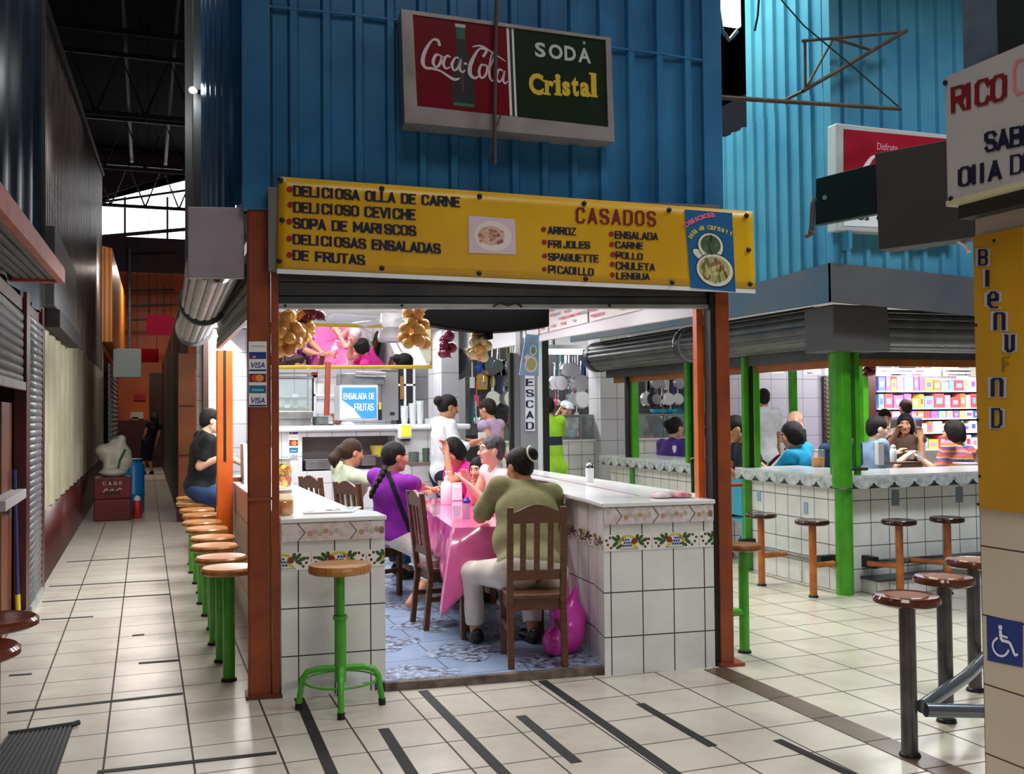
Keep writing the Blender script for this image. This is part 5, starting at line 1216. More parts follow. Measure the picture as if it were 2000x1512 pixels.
s.mat(PAPER).slab(q[:], .0); s.v = []; s.f = []; s.m = []
s.hexa([q[0], q[1], q[2], q[3]]+[a+np.array([0, 0, .008]) for a in q], PAPER); g = lambda a, b, e=0.: f(a, b)+np.array([0, 0, .0085+e])
rr = random.Random(2)
for k in range(10):
    a, b = rr.random()*.85, rr.random()*.75; c = [(40, 80, 160), (30, 56, 120), (90, 130, 190), (70, 110, 80), (150, 70, 80)][k % 5]; s.add([g(a, b), g(a+.13, b), g(a+.13, b+.2), g(a, b+.2)], [(0, 1, 2, 3)], C(c, .6))
s.build('pages', parent=nw)
# on the right counter
p = onz(1152, 941, 1.05); t = thing('sugar_shaker', 'sugar shaker with white sugar on the right counter', 'shaker', p)
MB().mat(WHITE).lathe([(.030, 0), (.034, .09), (.034, .11)], p, 16).build('jar', parent=t, smooth=True); MB().mat(CHROME).lathe([(.035, .11), (.035, .13), (.018, .15), (.006, .155), (.006, .175)], p, 16).build('lid', parent=t, smooth=True)
pr = []; rr = random.Random(12); c0 = onz(1318, 971, 1.05)
for k in range(9): pr.append(('ell', c0+np.array([rr.uniform(-.11, .11), rr.uniform(-.06, .06), .012]), (.06, .045, .022), None, .02))
CLOTH = M('check_towel', (236, 226, 228), .8, col2=(206, 96, 110), scale=9)
o = blob('dish_towel', [(a, b-c0, *r) for a, b, *r in pr]+[('cut', (0, 0, .001), (0, 0, -1))], .01, CLOTH); o.location = c0; tag(o, 'crumpled red and white dish towel on the right counter', 'towel')
# plastic bag on the floor
pb = np.array([2.565, 5.98, ZF]); pr = [('ell', (0, 0, .14), (.115, .12, .15), None, .03), ('ell', (.03, .02, .22), (.11, .09, .1), None, .03), ('cap', (.03, 0, .28), (.07, .0, .42), .05, .012, .05), ('ell', (-.06, .0, .26), (.06, .06, .06), None, .04), ('ell', (-.1, -.03, .08), (.08, .08, .1), None, .03), ('cut', (0, 0, .004), (0, 0, -1))]
o = blob('shopping_bag', pr, .012, M('magenta_bag', (216, 66, 176), .2, bump=(14, .4), col2=(196, 50, 156), scale=6)); o.location = pb+np.array([-.0, 0, 0]); tag(o, 'knotted magenta plastic shopping bag on the floor beside the front chair', 'bag')
# hanging shield poster and metal column with letters
t = px_thing('hanging_poster', 'pale blue soup poster hanging near the metal column', 'poster', 1037, 730, 7.4)
q = [ony(*c, 7.4) for c in ((1014, 733), (1052, 735), (1053, 655), (1027, 652))]; f = pmap(q, .004); s = MB(); s.mat(C((150, 196, 232))).slab(q, .006)
bl = C((60, 130, 200)); cr = C((240, 240, 230))
for c, e in ((C((120, 180, 220)), .0006),): disc_on(s, f, .55, .5, .42, .46, c, 20, e)
disc_on(s, f, .62, .62, .22, .13, cr, 16, .001); disc_on(s, f, .62, .62, .16, .10, C((120, 160, 110)), 16, .0014); disc_on(s, f, .55, .28, .36, .20, cr, 20, .001); disc_on(s, f, .56, .28, .28, .15, C((190, 190, 130)), 16, .0014); disc_on(s, f, .3, .44, .18, .07, cr, 12, .0012)
for k in range(9): disc_on(s, f, .36+.055*k, .82+.05*math.sin(pi*k/8), .02, .025, C((226, 206, 60)), 8, .0016)
s.build('sheet', parent=t); MB().mat(BLACK).tube([q[2], (q[2][0], 7.4, 2.7)], .004, 4).tube([q[3], (q[3][0], 7.4, 2.7)], .004, 4).build('string', parent=t)
t = thing('metal_column', 'grey metal column with vertical sign letters ESCAD', 'column', (3.62, 9.45, 1.05))
s = MB().mat(M('column_grey', (150, 152, 158), .35, .4)); YC = 9.42
pbox(s, 1018, 640, 1052, 930, YC, .12); pbox(s, 1000, 690, 1018, 915, YC+.05, .08); s.build('post_body', parent=t)
s = MB().mat(BLACK); pbox(s, 1062, 640, 1071, 932, YC-.02, .12); pbox(s, 998, 690, 1003, 915, YC, .05); s.build('dark_edge', parent=t)
s = MB().mat(C((196, 200, 208), .3)); pbox(s, 1052, 655, 1062, 930, YC-.01, .1); s.build('white_edge', parent=t)
s = MB().mat(C((206, 206, 220))); pbox(s, 1027, 660, 1043, 842, YC-.012, .01); fq = qmap(VPlane((0, YC), (5, YC)).hit, (1028, 842), (1042, 842), (1042, 736), (1028, 736), .016)
for i, chh in enumerate('ESCAD'): stroke_text(s, chh, lambda a, b, e=0., i=i: fq(.08+.84*a, 1-(i+.85)/5+.135*b, e), INKB, th=.22)
s.build('letter_strip', parent=t)
# menu boards high inside on the right, over the aisle
t = thing('menu_board', 'white menu board with pink writing along the right side of the stall', 'menu board', (3.6, 8.0, 2.4))
s = MB().mat(PAPER); a = onx(1180, 640, 3.40); 
xs = lambda y: 3.40+.33*(y-5.65)/6.95
for y0, y1 in ((6.6, 7.6), (7.65, 8.6), (8.65, 9.4)):
    s.slab([(xs(y0), y0, 2.36), (xs(y0), y0, 2.66), (xs(y1), y1, 2.66), (xs(y1), y1, 2.36)], .01)
s.build('board', parent=t, fix=True)
s = MB(); rr = random.Random(4)
for k in range(60):
    y = 6.65+rr.random()*2.6; z = 2.39+.05*rr.randrange(5); L = .05+.14*rr.random(); x = xs(y)-.013
    s.add([(x, y, z), (x, y+L, z), (x+.002, y+L, z+.02), (x, y, z+.02)], [(0, 1, 2, 3)], C([(214, 120, 140), (160, 166, 176), (196, 90, 110)][k % 3]))
s.build('writing', parent=t)
# ================================================================== green corner stall on the right: upper walls
mb = MB().mat(TURQ); XT = 5.345
corr(mb, (XT, 12.6), (XT, 6.8), 2.64, 4.29, (-1, 0), .17, .028)
corr(mb, (XT, 8.02), (XT, 6.8), 4.29, 7.3, (-1, 0), .17, .028)
struct(mb.build('wall_right_side'))
mb = MB().mat(TURQ); corr(mb, (XT, 6.8), (10, 6.8), 2.65, 7.3, (0, -1), .2, .028); struct(mb.build('wall_right_front'))
mb = MB().mat(TURQ); mb.prism([(XT-.035, 6.75), (XT+.05, 6.75), (XT+.05, 6.84), (XT-.035, 6.84)], 2.65, 7.3); struct(mb.build('trim_17', fix=True))
mb = MB().mat(M('daylight_panel', (250, 250, 255), .5)); a = ony(1392, 44, 17); b = ony(1446, -20, 17); mb.box((a[0], 17, a[2]), (b[0], 17.1, b[2])); struct(mb.build('window_2'))
mb = MB().mat(DBROWN); mb.box((3.9, 18, 3.2), (15, 18.2, 7.4)); struct(mb.build('wall_far_upper'))
o = MB().mat(STEEL).tube([ony(1404, 20, 7.5)*[1, 1, 0]+[0, 0, 7.4], ony(1404, 20, 7.5), ony(1410, 60, 7.5), ony(1424, 78, 7.5), ony(1440, 60, 7.5)], .018, 8).build('bent_conduit', loc=ony(1410, 60, 7.5), smooth=True); tag(o, 'bent metal conduit end in the dark gap between the two stalls', 'pipe')
# fascia (gutter sheet)
FAS = M('weathered_blue_fascia', (74, 104, 126), .4, .2, col2=(104, 106, 112), scale=1.6); FAS2 = M('weathered_grey_fascia', (112, 110, 112), .4, .2, col2=(96, 96, 104), scale=1.3)
t = thing('awning_fascia', 'weathered blue-grey sheet awning around the green stall corner', 'awning', (5.3, 6.75, 2.5))
MB().mat(FAS).hexa([(5.28, 6.75, 2.49), (5.32, 6.75, 2.49), (5.32, 12.1, 2.53), (5.28, 12.1, 2.53), (5.28, 6.75, 2.81), (5.32, 6.75, 2.81), (5.32, 12.1, 2.66), (5.28, 12.1, 2.66)]).build('side_sheet', parent=t)
MB().mat(FAS2).hexa([(5.28, 6.74, 2.49), (10, 6.70, 2.24), (10, 6.74, 2.24), (5.28, 6.78, 2.49), (5.28, 6.74, 2.81), (10, 6.70, 2.60), (10, 6.74, 2.60), (5.28, 6.78, 2.81)]).build('front_sheet', parent=t)
MB().mat(DSTEEL).prism([(5.3, 6.76), (10, 6.76), (10, 7.6), (5.75, 7.6), (5.75, 12.1), (5.3, 12.1)], 2.6, 2.63).build('soffit', parent=t)
# shutter coils
def coil2(parent, p0, p1, c, r, nrm, a0=-2.9, a1=.2, m=LSTEEL):
    """ribbed coil along p0-p1 (plan), centre height c, bulging towards nrm"""
    s = MB().mat(m); n = 30; nv = np.array([*nrm, 0.]); vs = []
    for p in (p0, p1):
        for k in range(n+1):
            a = a0+(a1-a0)*k/n; rr = r+.009*((k % 6) in (1, 2, 3, 4)); vs.append(np.array([*p, c])+nv*rr*math.cos(a+pi/2+1.35)+np.array([0, 0, rr*math.sin(a+pi/2+1.35)]))
    s.add(vs, [(i, i+1, n+2+i, n+1+i) for i in range(n)]); s.build('ribbed_coil', parent=parent, smooth='all')
t = thing('shutter_box', 'ribbed shutter coils under the awning of the green stall', 'shutter', (5.6, 7, 2.1))
MSTEEL = M('mid_shutter_steel', (104, 104, 102), .36, .2, col2=(82, 82, 84), scale=4)
slat_coil(t, (5.62, 7.3), (5.62, 9.5), 2.34, .19, (-1, 0), 1.3, -1.7, 7, MSTEEL); slat_coil(t, (5.62, 9.65), (5.62, 11.9), 2.34, .19, (-1, 0), 1.3, -1.7, 7, MSTEEL); slat_coil(t, (6.0, 7.12), (9.6, 7.12), 2.30, .19, (0, -1), 1.3, -1.7, 7, MSTEEL)
for y in (9.57, 11.95): MB().mat(DSTEEL).lathe([(.2, -.05), (.2, .05)], (5.62, y, 2.33), 28, axis=(0, 1, 0)).build('bracket_disc', parent=t)
s = MB().mat(M('corner_panel_grey', (92, 88, 88), .45, .1)); s.hexa([(5.42, 6.91, 2.1), (6.02, 6.91, 2.1), (6.02, 7.3, 2.1), (5.42, 7.3, 2.1), (5.42, 6.91, 2.49), (5.99, 6.91, 2.49), (5.99, 7.3, 2.49), (5.42, 7.3, 2.49)]); s.build('corner_panel', parent=t, bevel=.01)
s = MB().mat(DSTEEL); s.box((5.7, 7.2, 2.05), (9.6, 7.24, 2.16)); s.box((5.7, 7.2, 2.05), (5.74, 11.9, 2.18)); s.build('slat_curtain', parent=t)
BEAM = M('brown_beam_paint', (176, 102, 40), .4, col2=(150, 82, 30), scale=3)
t = thing('door_beam', 'orange-brown beam over the counters of the green stall', 'beam', (5.8, 7.3, 2.0)); MB().mat(BEAM).box((5.76, 7.25, 1.98), (5.82, 11.8, 2.12)).build('side_beam', parent=t); MB().mat(BEAM).box((5.82, 7.25, 1.99), (9.6, 7.31, 2.09)).build('front_beam', parent=t)
# posts
def gpost(name, label, x, y, z0, z1, parts, group='green posts of the right stall'):
    t = thing(name, label, 'post', (x, y, z0), group)
    for nm, dx, dy, wx, wy, za, zb_ in parts: MB().mat(BLACK if 'channel' in nm else GREEN).box((x+dx-wx/2, y+dy-wy/2, za), (x+dx+wx/2, y+dy+wy/2, zb_)).build(nm, parent=t, bevel=.0 if 'channel' in nm else .01)
    return t
t = thing('green_post', 'thick green round post at the corner of the right stall', 'post', (5.70, 7.17, 0), 'green posts of the right stall')
s = MB().mat(GREEN); s.cyl((5.70, 7.17, 0), (5.70, 7.17, 1.95), .075, n=24); s.cyl((5.66, 7.13, .93), (5.66, 7.13, 2.12), .085, n=24); s.build('post_tube', parent=t, smooth=True)
MB().mat(GREEN).box((5.645, 7.235, 1.035), (5.68, 7.275, 2.15)).build('side_flange', parent=t, bevel=.004); MB().mat(GREEN).box((5.78, 7.09, 1.035), (5.83, 7.13, 2.15)).build('side_flange', parent=t, bevel=.004)
MB().mat(BLACK).tube([(5.58, 7.12, 1.09), (5.87, 7.06, 1.09)], .016, 8).build('lock_pin', parent=t)
gpost('green_post', 'green double post at the entrance of the right stall, nearer one', 5.70, 8.62, 0, 2.15, (('post_body', -.005, .03, .07, .05, 0, 2.15), ('shutter_channel', .035, 0, .03, .05, 1.03, 2.15), ('inner_flange', .085, -.02, .07, .05, 1.03, 2.15)))
gpost('green_post', 'green double post at the entrance of the right stall, farther one', 5.72, 9.66, 0, 2.15, (('post_body', 0, -.03, .09, .05, 0, 2.15), ('shutter_channel', -.02, .02, .06, .04, 0, 2.1), ('inner_flange', -.06, .06, .07, .06, 1.03, 2.15)))
gpost('green_post', 'farthest green post at the end of the low side counter', 5.80, 11.35, 0, 2.2, (('post_body', .02, 0, .1, .1, 0, 2.2), ('shutter_channel', -.06, .02, .05, .05, 1.03, 2.2)))
for u, Y, w_, lb in ((1549, 11.5, .09, 'green post at the back left inside the right stall'), (1688, 9.9, .08, 'green post at the back behind the corner post')):
    p = ony(u, 800, Y); gpost('green_post', lb, p[0], Y, 0, 2.4, (('post_body', 0, 0, w_, w_, 0, 2.4),))
# counters
ZT_ = 1.03
EDG = M('grey_marble_edge', (206, 210, 210), .25, col2=(150, 154, 156), scale=16)
def gcounter(label, poly, top, faces, zb=.0):
    c = np.mean(np.array(poly), 0); t = thing('tiled_counter', label, 'counter', (c[0], c[1], 0))
    MB().mat(WTILE2).prism(poly, zb, ZT_-.10).build('tiled_body', parent=t, fix=True)
    MB().mat(GTOP).prism(top, ZT_-.02, ZT_).build('top', parent=t, fix=True)
    MB().mat(EDG).prism(top, ZT_-.115, ZT_-.02).build('edge_moulding', parent=t, fix=True)
    s = MB(); dk = C((36, 40, 44), .4)
    for A, B in faces:
        A = np.array([*A, 0.]); B = np.array([*B, 0.]); L = np.linalg.norm(B-A); d = (B-A)/L; n = np.array([d[1], -d[0], 0.]); k = max(1, int(L/.22)); 
        for i in range(k):
            c0 = A+d*(L*(i+.5)/k)+n*.002; z = ZT_-.112
            for w0, w1, za, zb_ in ((-.075, .075, 0, .012), (-.045, .045, .012, .024), (-.018, .018, .024, .045)): s.add([c0+d*w0+[0, 0, z+za], c0+d*w1+[0, 0, z+za], c0+d*w1*.5+[0, 0, z+zb_], c0+d*w0*.5+[0, 0, z+zb_]], [(0, 1, 2, 3)], dk)
    s.build('edge_motif', parent=t); return t
gcounter('white tiled corner counter with grey marble top behind the green corner post', [(5.74, 7.22), (9.6, 7.22), (9.6, 7.75), (6.3, 7.75), (6.3, 8.7), (5.74, 8.7)], [(5.62, 7.08), (9.6, 7.08), (9.6, 7.85), (6.36, 7.85), (6.36, 8.74), (5.62, 8.74)], [((5.62, 8.74), (5.62, 7.08)), ((5.62, 7.08), (9.6, 7.08))])
gcounter('white tiled side counter with grey marble top between two green posts', [(5.80, 9.72), (6.3, 9.72), (6.3, 12.0), (5.80, 12.0)], [(5.66, 9.70), (6.36, 9.70), (6.36, 12.05), (5.66, 12.05)], [((5.66, 12.05), (5.66, 9.70))])
t = thing('plinth_ledge', 'dark tiled foot ledge along the front of the green stall counter', 'ledge', (7.5, 7.1, 0)); MB().mat(WTILE2).box((5.92, 7.0, 0), (9.6, 7.21, .12)).build('tiled_base', parent=t); MB().mat(M('ledge_dark', (70, 70, 74), .35)).box((5.9, 6.98, .12), (9.6, 7.215, .14)).build('top', parent=t)
for lb, pth in (('grey foot rail along the left side of the green stall counter', [(5.60, 8.6, .27), (5.60, 7.35, .27)]), ('grey foot rail along the front of the green stall counter', [(5.95, 7.1, .27), (9.4, 7.1, .27)])):
    c = np.mean(np.array(pth), 0); t = thing('foot_rail', lb, 'rail', c); MB().mat(STEEL).tube(pth, .028, 10).build('rail_tube', parent=t, smooth=True)
    for p in pth: MB().mat(BLACK).box((p[0]-.03, p[1]-.03, .22), (p[0]+(.14 if p[0] < 5.7 else .03), p[1]+(.03 if p[0] < 5.7 else .12), .32)).build('end_bracket', parent=t)
s_ = [(5.738, 8.45), (5.738, 7.75)]
for k, (y, z) in enumerate(((8.5, .75), (7.75, .69))):
    o = MB().mat(C((150, 170, 200))).box((5.733, y-.03, z-.05), (5.739, y+.03, z+.06)).build('wall_sticker', loc=(5.736, y, z)); tag(o, ['small blue sticker on the counter tiles by the far stool', 'small blue sticker on the counter tiles behind the second stool'][k], 'sticker', 'small stickers on the green stall counter')
for k, x in enumerate((6.30, 7.03)):
    o = MB().mat(C((120, 130, 138))).box((x-.04, 7.212, .74), (x+.04, 7.219, .88)).build('wall_sticker', loc=(x, 7.215, .8)); tag(o, ['grey sticker on the front counter tiles near the corner post', 'grey sticker on the front counter tiles farther right'][k], 'sticker', 'small stickers on the green stall counter')
# stools
def make_bar_stool(label, seat_m, post_m, h, r, pr, square=False, arm=None, arm_m=None):
    t = thing('bar_stool', label, 'stool', (0, 0, 0))
    MB().mat(seat_m).lathe([(r*.9, h-.045), (r, h-.035), (r, h-.015), (r*.93, h-.003), (r*.7, h-.006), (0, h-.008)], (0, 0, 0), 28).build('seat', parent=t, smooth=True)
    s = MB().mat(post_m)
    if square: s.box((-pr, -pr, 0), (pr, pr, h-.045))
    else: s.cyl((0, 0, 0), (0, 0, h-.045), pr, n=16)
    po = s.build('post', parent=t, smooth=not square, bevel=.006 if square else 0)
    MB().mat(BLACK).lathe([(pr*1.35, 0), (pr*1.25, .015), (pr*1.02, .02)], (0, 0, 0), 16).build('base_collar', parent=po)
    if arm: MB().mat(arm_m or post_m).tube([(0, 0, arm[2]), arm], pr*.75, 10).build('side_arm', parent=t, smooth=True)
    return t
STO = M('brown_orange_post', (186, 108, 44), .35, col2=(146, 74, 32), scale=6); SEATD = M('dark_gloss_seat', (62, 34, 24), .14, col2=(46, 24, 18), scale=5)
for (x, y, arm, lb) in ((5.37, 7.17, (.24, .03, .27), 'orange-legged stool with dark seat, second from the left at the green stall'), (5.30, 7.83, (.30, .03, .27), 'orange-legged stool with dark seat at the left of the green stall'),
                      (6.02, 6.86, (-.15, .22, .27), 'orange-legged stool with dark seat right of the green corner post'), (6.53, 6.85, (-.2, .22, .27), 'orange-legged stool with dark seat before the front ledge, farther right'), (5.45, 10.2, None, 'orange-legged stool half hidden behind the right orange post')):
    t = make_bar_stool(lb, SEATD, STO, .665, .145, .032, arm=arm); t.location = (x, y, 0); t['group'] = 'orange-legged stools of the green stall'
t = make_bar_stool('round brown-topped stool on a green leg fixed beside the right orange post', WOODT, GREEN2, .72, .125, .034, arm=(-.24, -.02, .27)); t.location = (3.73, 5.72, 0); bpy.data.objects[t.children[0].name]
# turquoise plastic chair, cups, bottles on counters
t = thing('plastic_chair', 'turquoise plastic chair behind the right orange post', 'chair', (5.95, 9.2, 0)); TQ = M('turquoise_plastic', (70, 170, 196), .3)
s = MB().mat(TQ); s.box((5.85, 8.98, .50), (5.89, 9.42, .92)); s.build('backrest', parent=t, bevel=.02); s = MB().mat(TQ); s.box((5.85, 8.98, .44), (6.3, 9.42, .47)); s.build('seat', parent=t, bevel=.01)
for dx, dy in ((.02, .02), (.02, .38), (.40, .02), (.40, .38)): MB().mat(TQ).box((5.85+dx, 8.98+dy, 0), (5.88+dx, 9.01+dy, .44)).build('leg', parent=t)
def bottle_thing(p, h, r, m, cap, label, name='squeeze_bottle'):
    t = thing(name, label, 'bottle', p); MB().mat(m).lathe([(r*.95, 0), (r, .006), (r, h*.68), (r*.7, h*.78), (r*.5, h*.8)], p, 16).build('bottle', parent=t, smooth=True); MB().mat(cap).lathe([(r*.75, h*.78), (r*.75, h*.9), (r*.2, h)], p, 14).build('cap', parent=t, smooth=True)
bottle_thing(onz(1318, 890, ZT_), .17, .03, WHITE, C((40, 70, 190)), 'white bottle with blue cap on the side counter of the right stall')
p = onz(1598, 912, ZT_); t = thing('juice_jar', 'plastic jug of orange juice on the corner counter', 'jug', p)
MB().mat(glass('jug_clear', (214, 226, 232), .1, .35)).lathe([(.055, 0), (.062, .01), (.068, .17), (.062, .175)], p, 20).build('jug', parent=t, smooth=True); MB().mat(C((236, 150, 20), .25)).lathe([(.054, .004), (.062, .012), (.0655, .095), (0, .095)], p, 18).build('juice', parent=t, smooth=True)
bottle_thing(onz(1613, 906, ZT_), .17, .028, glass('bottle_teal', (150, 200, 210), .1, .4), WHITE, 'clear water bottle just behind the jug of orange juice', 'water_bottle')
p = onz(1720, 908, ZT_); t = thing('napkin_holder', 'tall white napkin box on the front counter of the green stall', 'napkin holder', p); MB().mat(WHITE).box(p+[-.05, -.03, 0], p+[.02, .03, .24]).build('case', parent=t, bevel=.006)
p = onz(1765, 905, ZT_); o = MB().mat(C((90, 60, 50), .4)).box(p+[-.16, -.08, 0], p+[.16, .1, .015]).build('serving_tray', loc=p); tag(o, 'brown serving tray on the front counter of the green stall', 'tray')
for u, v, lb in ((1780, 897, 'clear tumbler on the brown tray, left one'), (1798, 899, 'clear tumbler on the brown tray, right one')):
    p = onz(u, v, ZT_+.016); o = MB().mat(glass('tumbler_glass', (240, 244, 246), .03, .28)).lathe([(.032, 0), (.036, .1), (.033, .1), (.029, .008)], p, 18).build('drinking_glass', loc=p, smooth=True); tag(o, lb, 'glass')
bottle_thing(onz(1745, 905, ZT_), .2, .035, WHITE, WHITE, 'white sauce bottle beside the brown tray'); 
p = onz(1885, 908, ZT_); t = thing('dinner_plate', 'white plate at the right end of the front counter', 'plate', p); MB().mat(WHITE).lathe([(.07, 0), (.12, .016), (.122, .02), (.075, .008), (0, .006)], p, 24).build('plate', parent=t, smooth=True)
onion_string(1698, 706, 733, 7.45, .045, 10, .032, [OM[2]], 'purple onion string hanging beside the green corner post', 21)
# stall ceiling, menu papers, back walls
mb = MB().mat(OFFW); mb.prism([(5.75, 7.3), (13.5, 7.3), (13.5, 13.4), (5.75, 12.1)], 2.64, 2.68); struct(mb.build('ceiling_green_stall'))
def menus(x0, x1, v0, v1, Y, label, seed):
    a = ony(x0, v1, Y); b = ony(x1, v0, Y); t = thing('menu_board', label, 'menu board', (a[0], Y, a[2])); MB().mat(PAPER).box((a[0], Y, a[2]), (b[0], Y+.015, b[2])).build('board', parent=t)
    s = MB(); rr = random.Random(seed); nrow = 5
    for i in range(int((b[0]-a[0])*26)):
        x = a[0]+.03+rr.random()*(b[0]-a[0]-.25); r = rr.randrange(nrow); z = a[2]+(r+.3)*(b[2]-a[2])/nrow; L = .05+.13*rr.random(); s.add([(x, Y-.002, z), (x+L, Y-.002, z), (x+L, Y-.002, z+.012), (x, Y-.002, z+.012)], [(0, 1, 2, 3)], C([(196, 120, 140), (150, 156, 170), (110, 140, 180)][i % 3]))
    s.build('writing', parent=t)
    MB().mat(TRUSS).tube([(a[0]+.05, Y+.01, b[2]), (a[0]+.05, Y+.01, 2.64)], .008, 4).build('hanger', parent=t); MB().mat(TRUSS).tube([(b[0]-.05, Y+.01, b[2]), (b[0]-.05, Y+.01, 2.64)], .008, 4).build('hanger', parent=t)
menus(1484, 1530, 700, 728, 9.6, 'white menu papers hanging at the left inside the green stall', 1); menus(1570, 1607, 708, 731, 9.6, 'white menu papers hanging left of the corner post', 2); menus(1612, 1640, 703, 733, 9.5, 'white menu paper right beside the corner post', 3); menus(1712, 1838, 700, 735, 9.6, 'wide white menu boards hanging right of the corner post', 4); menus(1842, 1915, 700, 735, 9.6, 'white menu board hanging at the far right of the green stall', 5)
mb = MB().mat(WTILE4); a = ony(1660, 700, 13.4); mb.box((8.0, 13.4, 0), (10.6, 13.5, 2.9)); struct(mb.build('wall_right_back'))
for u0, u1, lb in ((1614, 1640, 'brown louvred shutter door left of the corner post'), (1706, 1731, 'brown louvred shutter door right of the corner post')):
    a = ony(u0, 900, 13.3); b = ony(u1, 735, 13.3); t = thing('louvre_door', lb, 'door', (a[0], 13.3, 0), 'brown louvred doors'); s = MB().mat(C((70, 60, 54), .4)); s.box((a[0], 13.32, 0), (b[0], 13.36, b[2])); s.build('door_leaf', parent=t); s = MB().mat(C((96, 84, 76), .4))
    for k in range(30): s.box((a[0]+.02, 13.30, .1+k*.07), (b[0]-.02, 13.325, .14+k*.07))
    s.build('louvres', parent=t)
# ------------------------------------------------------------------ kiosk with packaged goods (far right)
t = thing('kiosk_shelf', 'white kiosk shelving stacked with packaged goods at the far right', 'shelf', (12.2, 13.2, 0))
s = MB().mat(WHITE)
KZ = [.95, 1.22, 1.45, 1.62, 1.9, 2.25]
for z in KZ: s.box((10.95, 12.9, z-.02), (14, 13.35, z))
s.build('shelf_board', parent=t); MB().mat(C((226, 224, 230))).box((10.95, 13.36, 0), (14, 13.4, 2.6)).build('back_panel', parent=t); MB().mat(MAROON).box((10.72, 12.9, 0), (10.92, 13.0, 2.6)).build('side_panel', parent=t)
PKN = ['red', 'blue', 'white', 'yellow', 'violet', 'sky blue', 'pink', 'pale grey', 'orange', 'cream']
SHN = ['lowest', 'second', 'third', 'fourth', 'top']
PKC = [(224, 90, 100), (100, 120, 210), (244, 244, 248), (236, 196, 90), (160, 110, 200), (130, 180, 230), (240, 160, 190), (214, 222, 238), (240, 130, 80), (246, 242, 232)]
rr = random.Random(31)
for r_, z in enumerate(KZ[:-1]):
    x = 11.0
    while x < 13.6:
        wd = rr.uniform(.08, .2); h = min(KZ[r_+1]-z-.05, rr.uniform(.12, .3)); pk_ = rr.randrange(10); pk2 = rr.randrange(10); o = MB().mat(C(PKC[pk_], .35)).box((x, 12.93, z), (x+wd, 13.1, z+h))
        o.mat(C(PKC[pk2], .35)).box((x+wd*.2, 12.927, z+h*.3), (x+wd*.8, 12.93, z+h*.7)); o = o.build('goods_packet', loc=(x, 12.93, z)); tag(o, '%s packet with %s front patch on the %s kiosk shelf' % (PKN[pk_], PKN[pk2], SHN[r_]), 'packet', 'packaged goods on the kiosk shelves'); x += wd+.02
# ------------------------------------------------------------------ shops behind: hanging kitchenware, display cases
mb = MB().mat(C((96, 96, 100), .6)); mb.box((3.8, 15.6, 0), (10.0, 15.7, 3.3)); struct(mb.build('wall_shop_back'))
mb = MB().mat(OFFW); mb.box((4.0, 12.7, 3.25), (13, 15.6, 3.3)); struct(mb.build('ceiling_shop'))
UT = [M('utensil_chrome', (206, 206, 210), .2, .9), M('utensil_black', (30, 30, 32), .4), M('utensil_white', (232, 232, 234), .3), C((200, 150, 60)), C((216, 90, 120)), C((40, 130, 150)), C((50, 80, 180))]
def utensil(k, p, m, rr):
    s = MB().mat(m); p = np.array(p)
    if k == 0: r = rr.uniform(.09, .15); s.lathe([(0, .03), (r*.85, .03), (r, 0), (r*1.04, 0), (r*.9, .045), (0, .045)], p, 20, axis=(.1, -1, .05)); s.tube([p+[0, 0, r], p+[0.01, 0, r+.2]], .012, 6)
    elif k == 1: s.tube([p+[0, 0, .22], p], .008, 6); s.ball(p-[0, 0, .04], (.045, .025, .05), n=10, k=6)
    elif k == 2: s.tube([p+[0, 0, .25], p+[0, 0, .05]], .01, 6); s.box(p+[-.035, -.004, -.1], p+[.035, .004, .05])
    elif k == 3:
        s.tube([p+[0, 0, .2], p+[0, 0, .1]], .012, 6)
        for a in range(6): b = a*pi/3; s.tube([p+[0, 0, .1], p+[.035*math.cos(b), .035*math.sin(b), .0], p+[.03*math.cos(b), .03*math.sin(b), -.06], p-[0, 0, .09]], .004, 4)
    else: s.extr([p+[-.07, 0, -.12], p+[.07, 0, -.12], p+[.08, 0, .06], p+[.03, 0, .1], p+[-.03, 0, .1], p+[-.08, 0, .06]], (0, .05, 0))
    s.tube([p+[0, 0, .1], p+[0, 0, .3], p+[0, .05, .31]], .003, 4)
    return s
ZN = ['left rack behind the lavender vest', 'middle rack over the white-capped butcher', 'right rack above the turquoise bowls', 'rack end by the right orange post']
UN = ['steel', 'black', 'white', 'amber', 'pink', 'teal', 'blue']
KL = ['steel pan hanging among the kitchenware of the shop behind', 'ladle hanging among the kitchenware of the shop behind', 'spatula hanging among the kitchenware of the shop behind', 'wire whisk hanging among the kitchenware of the shop behind', 'bright pouch hanging among the kitchenware of the shop behind']
KN = ['hanging_pan', 'ladle', 'spatula', 'whisk', 'pouch']
rr = random.Random(77)
zones = [(920, 1003, 690, 825, 12.9, 34), (1078, 1166, 690, 812, 13.9, 44), (1245, 1328, 730, 800, 13.9, 32), (1368, 1384, 740, 830, 13.9, 6)]
for zi_, (u0, u1, v0, v1, Y, n_) in enumerate(zones):
    for i in range(n_):
        u = rr.uniform(u0, u1); v = rr.uniform(v0, v1); k = rr.choice([0, 0, 1, 1, 2, 2, 3, 4]); p = ony(u, v, Y+.1); p = np.array([p[0], Y+.08, min((1.3, 1.55, 1.8, 2.05, 2.25), key=lambda q: abs(q-p[2]))]); m = UT[rr.choice([0, 0, 0, 1, 2, 2, 2, 3, 4, 5, 6])] if k != 4 else UT[rr.choice([3, 4, 5, 6, 2])]
        if k == 0: m = UT[rr.choice([0, 0, 1, 2])]
        o = utensil(k, p, m, rr).build(KN[k], loc=p, smooth=k == 0, fix=True); tag(o, '%s %s hanging on the %s' % (UN[UT.index(m)], ['pan', 'ladle', 'spatula', 'wire whisk', 'pouch'][k], ZN[zi_]), 'kitchenware', 'kitchenware hanging in the shops behind')
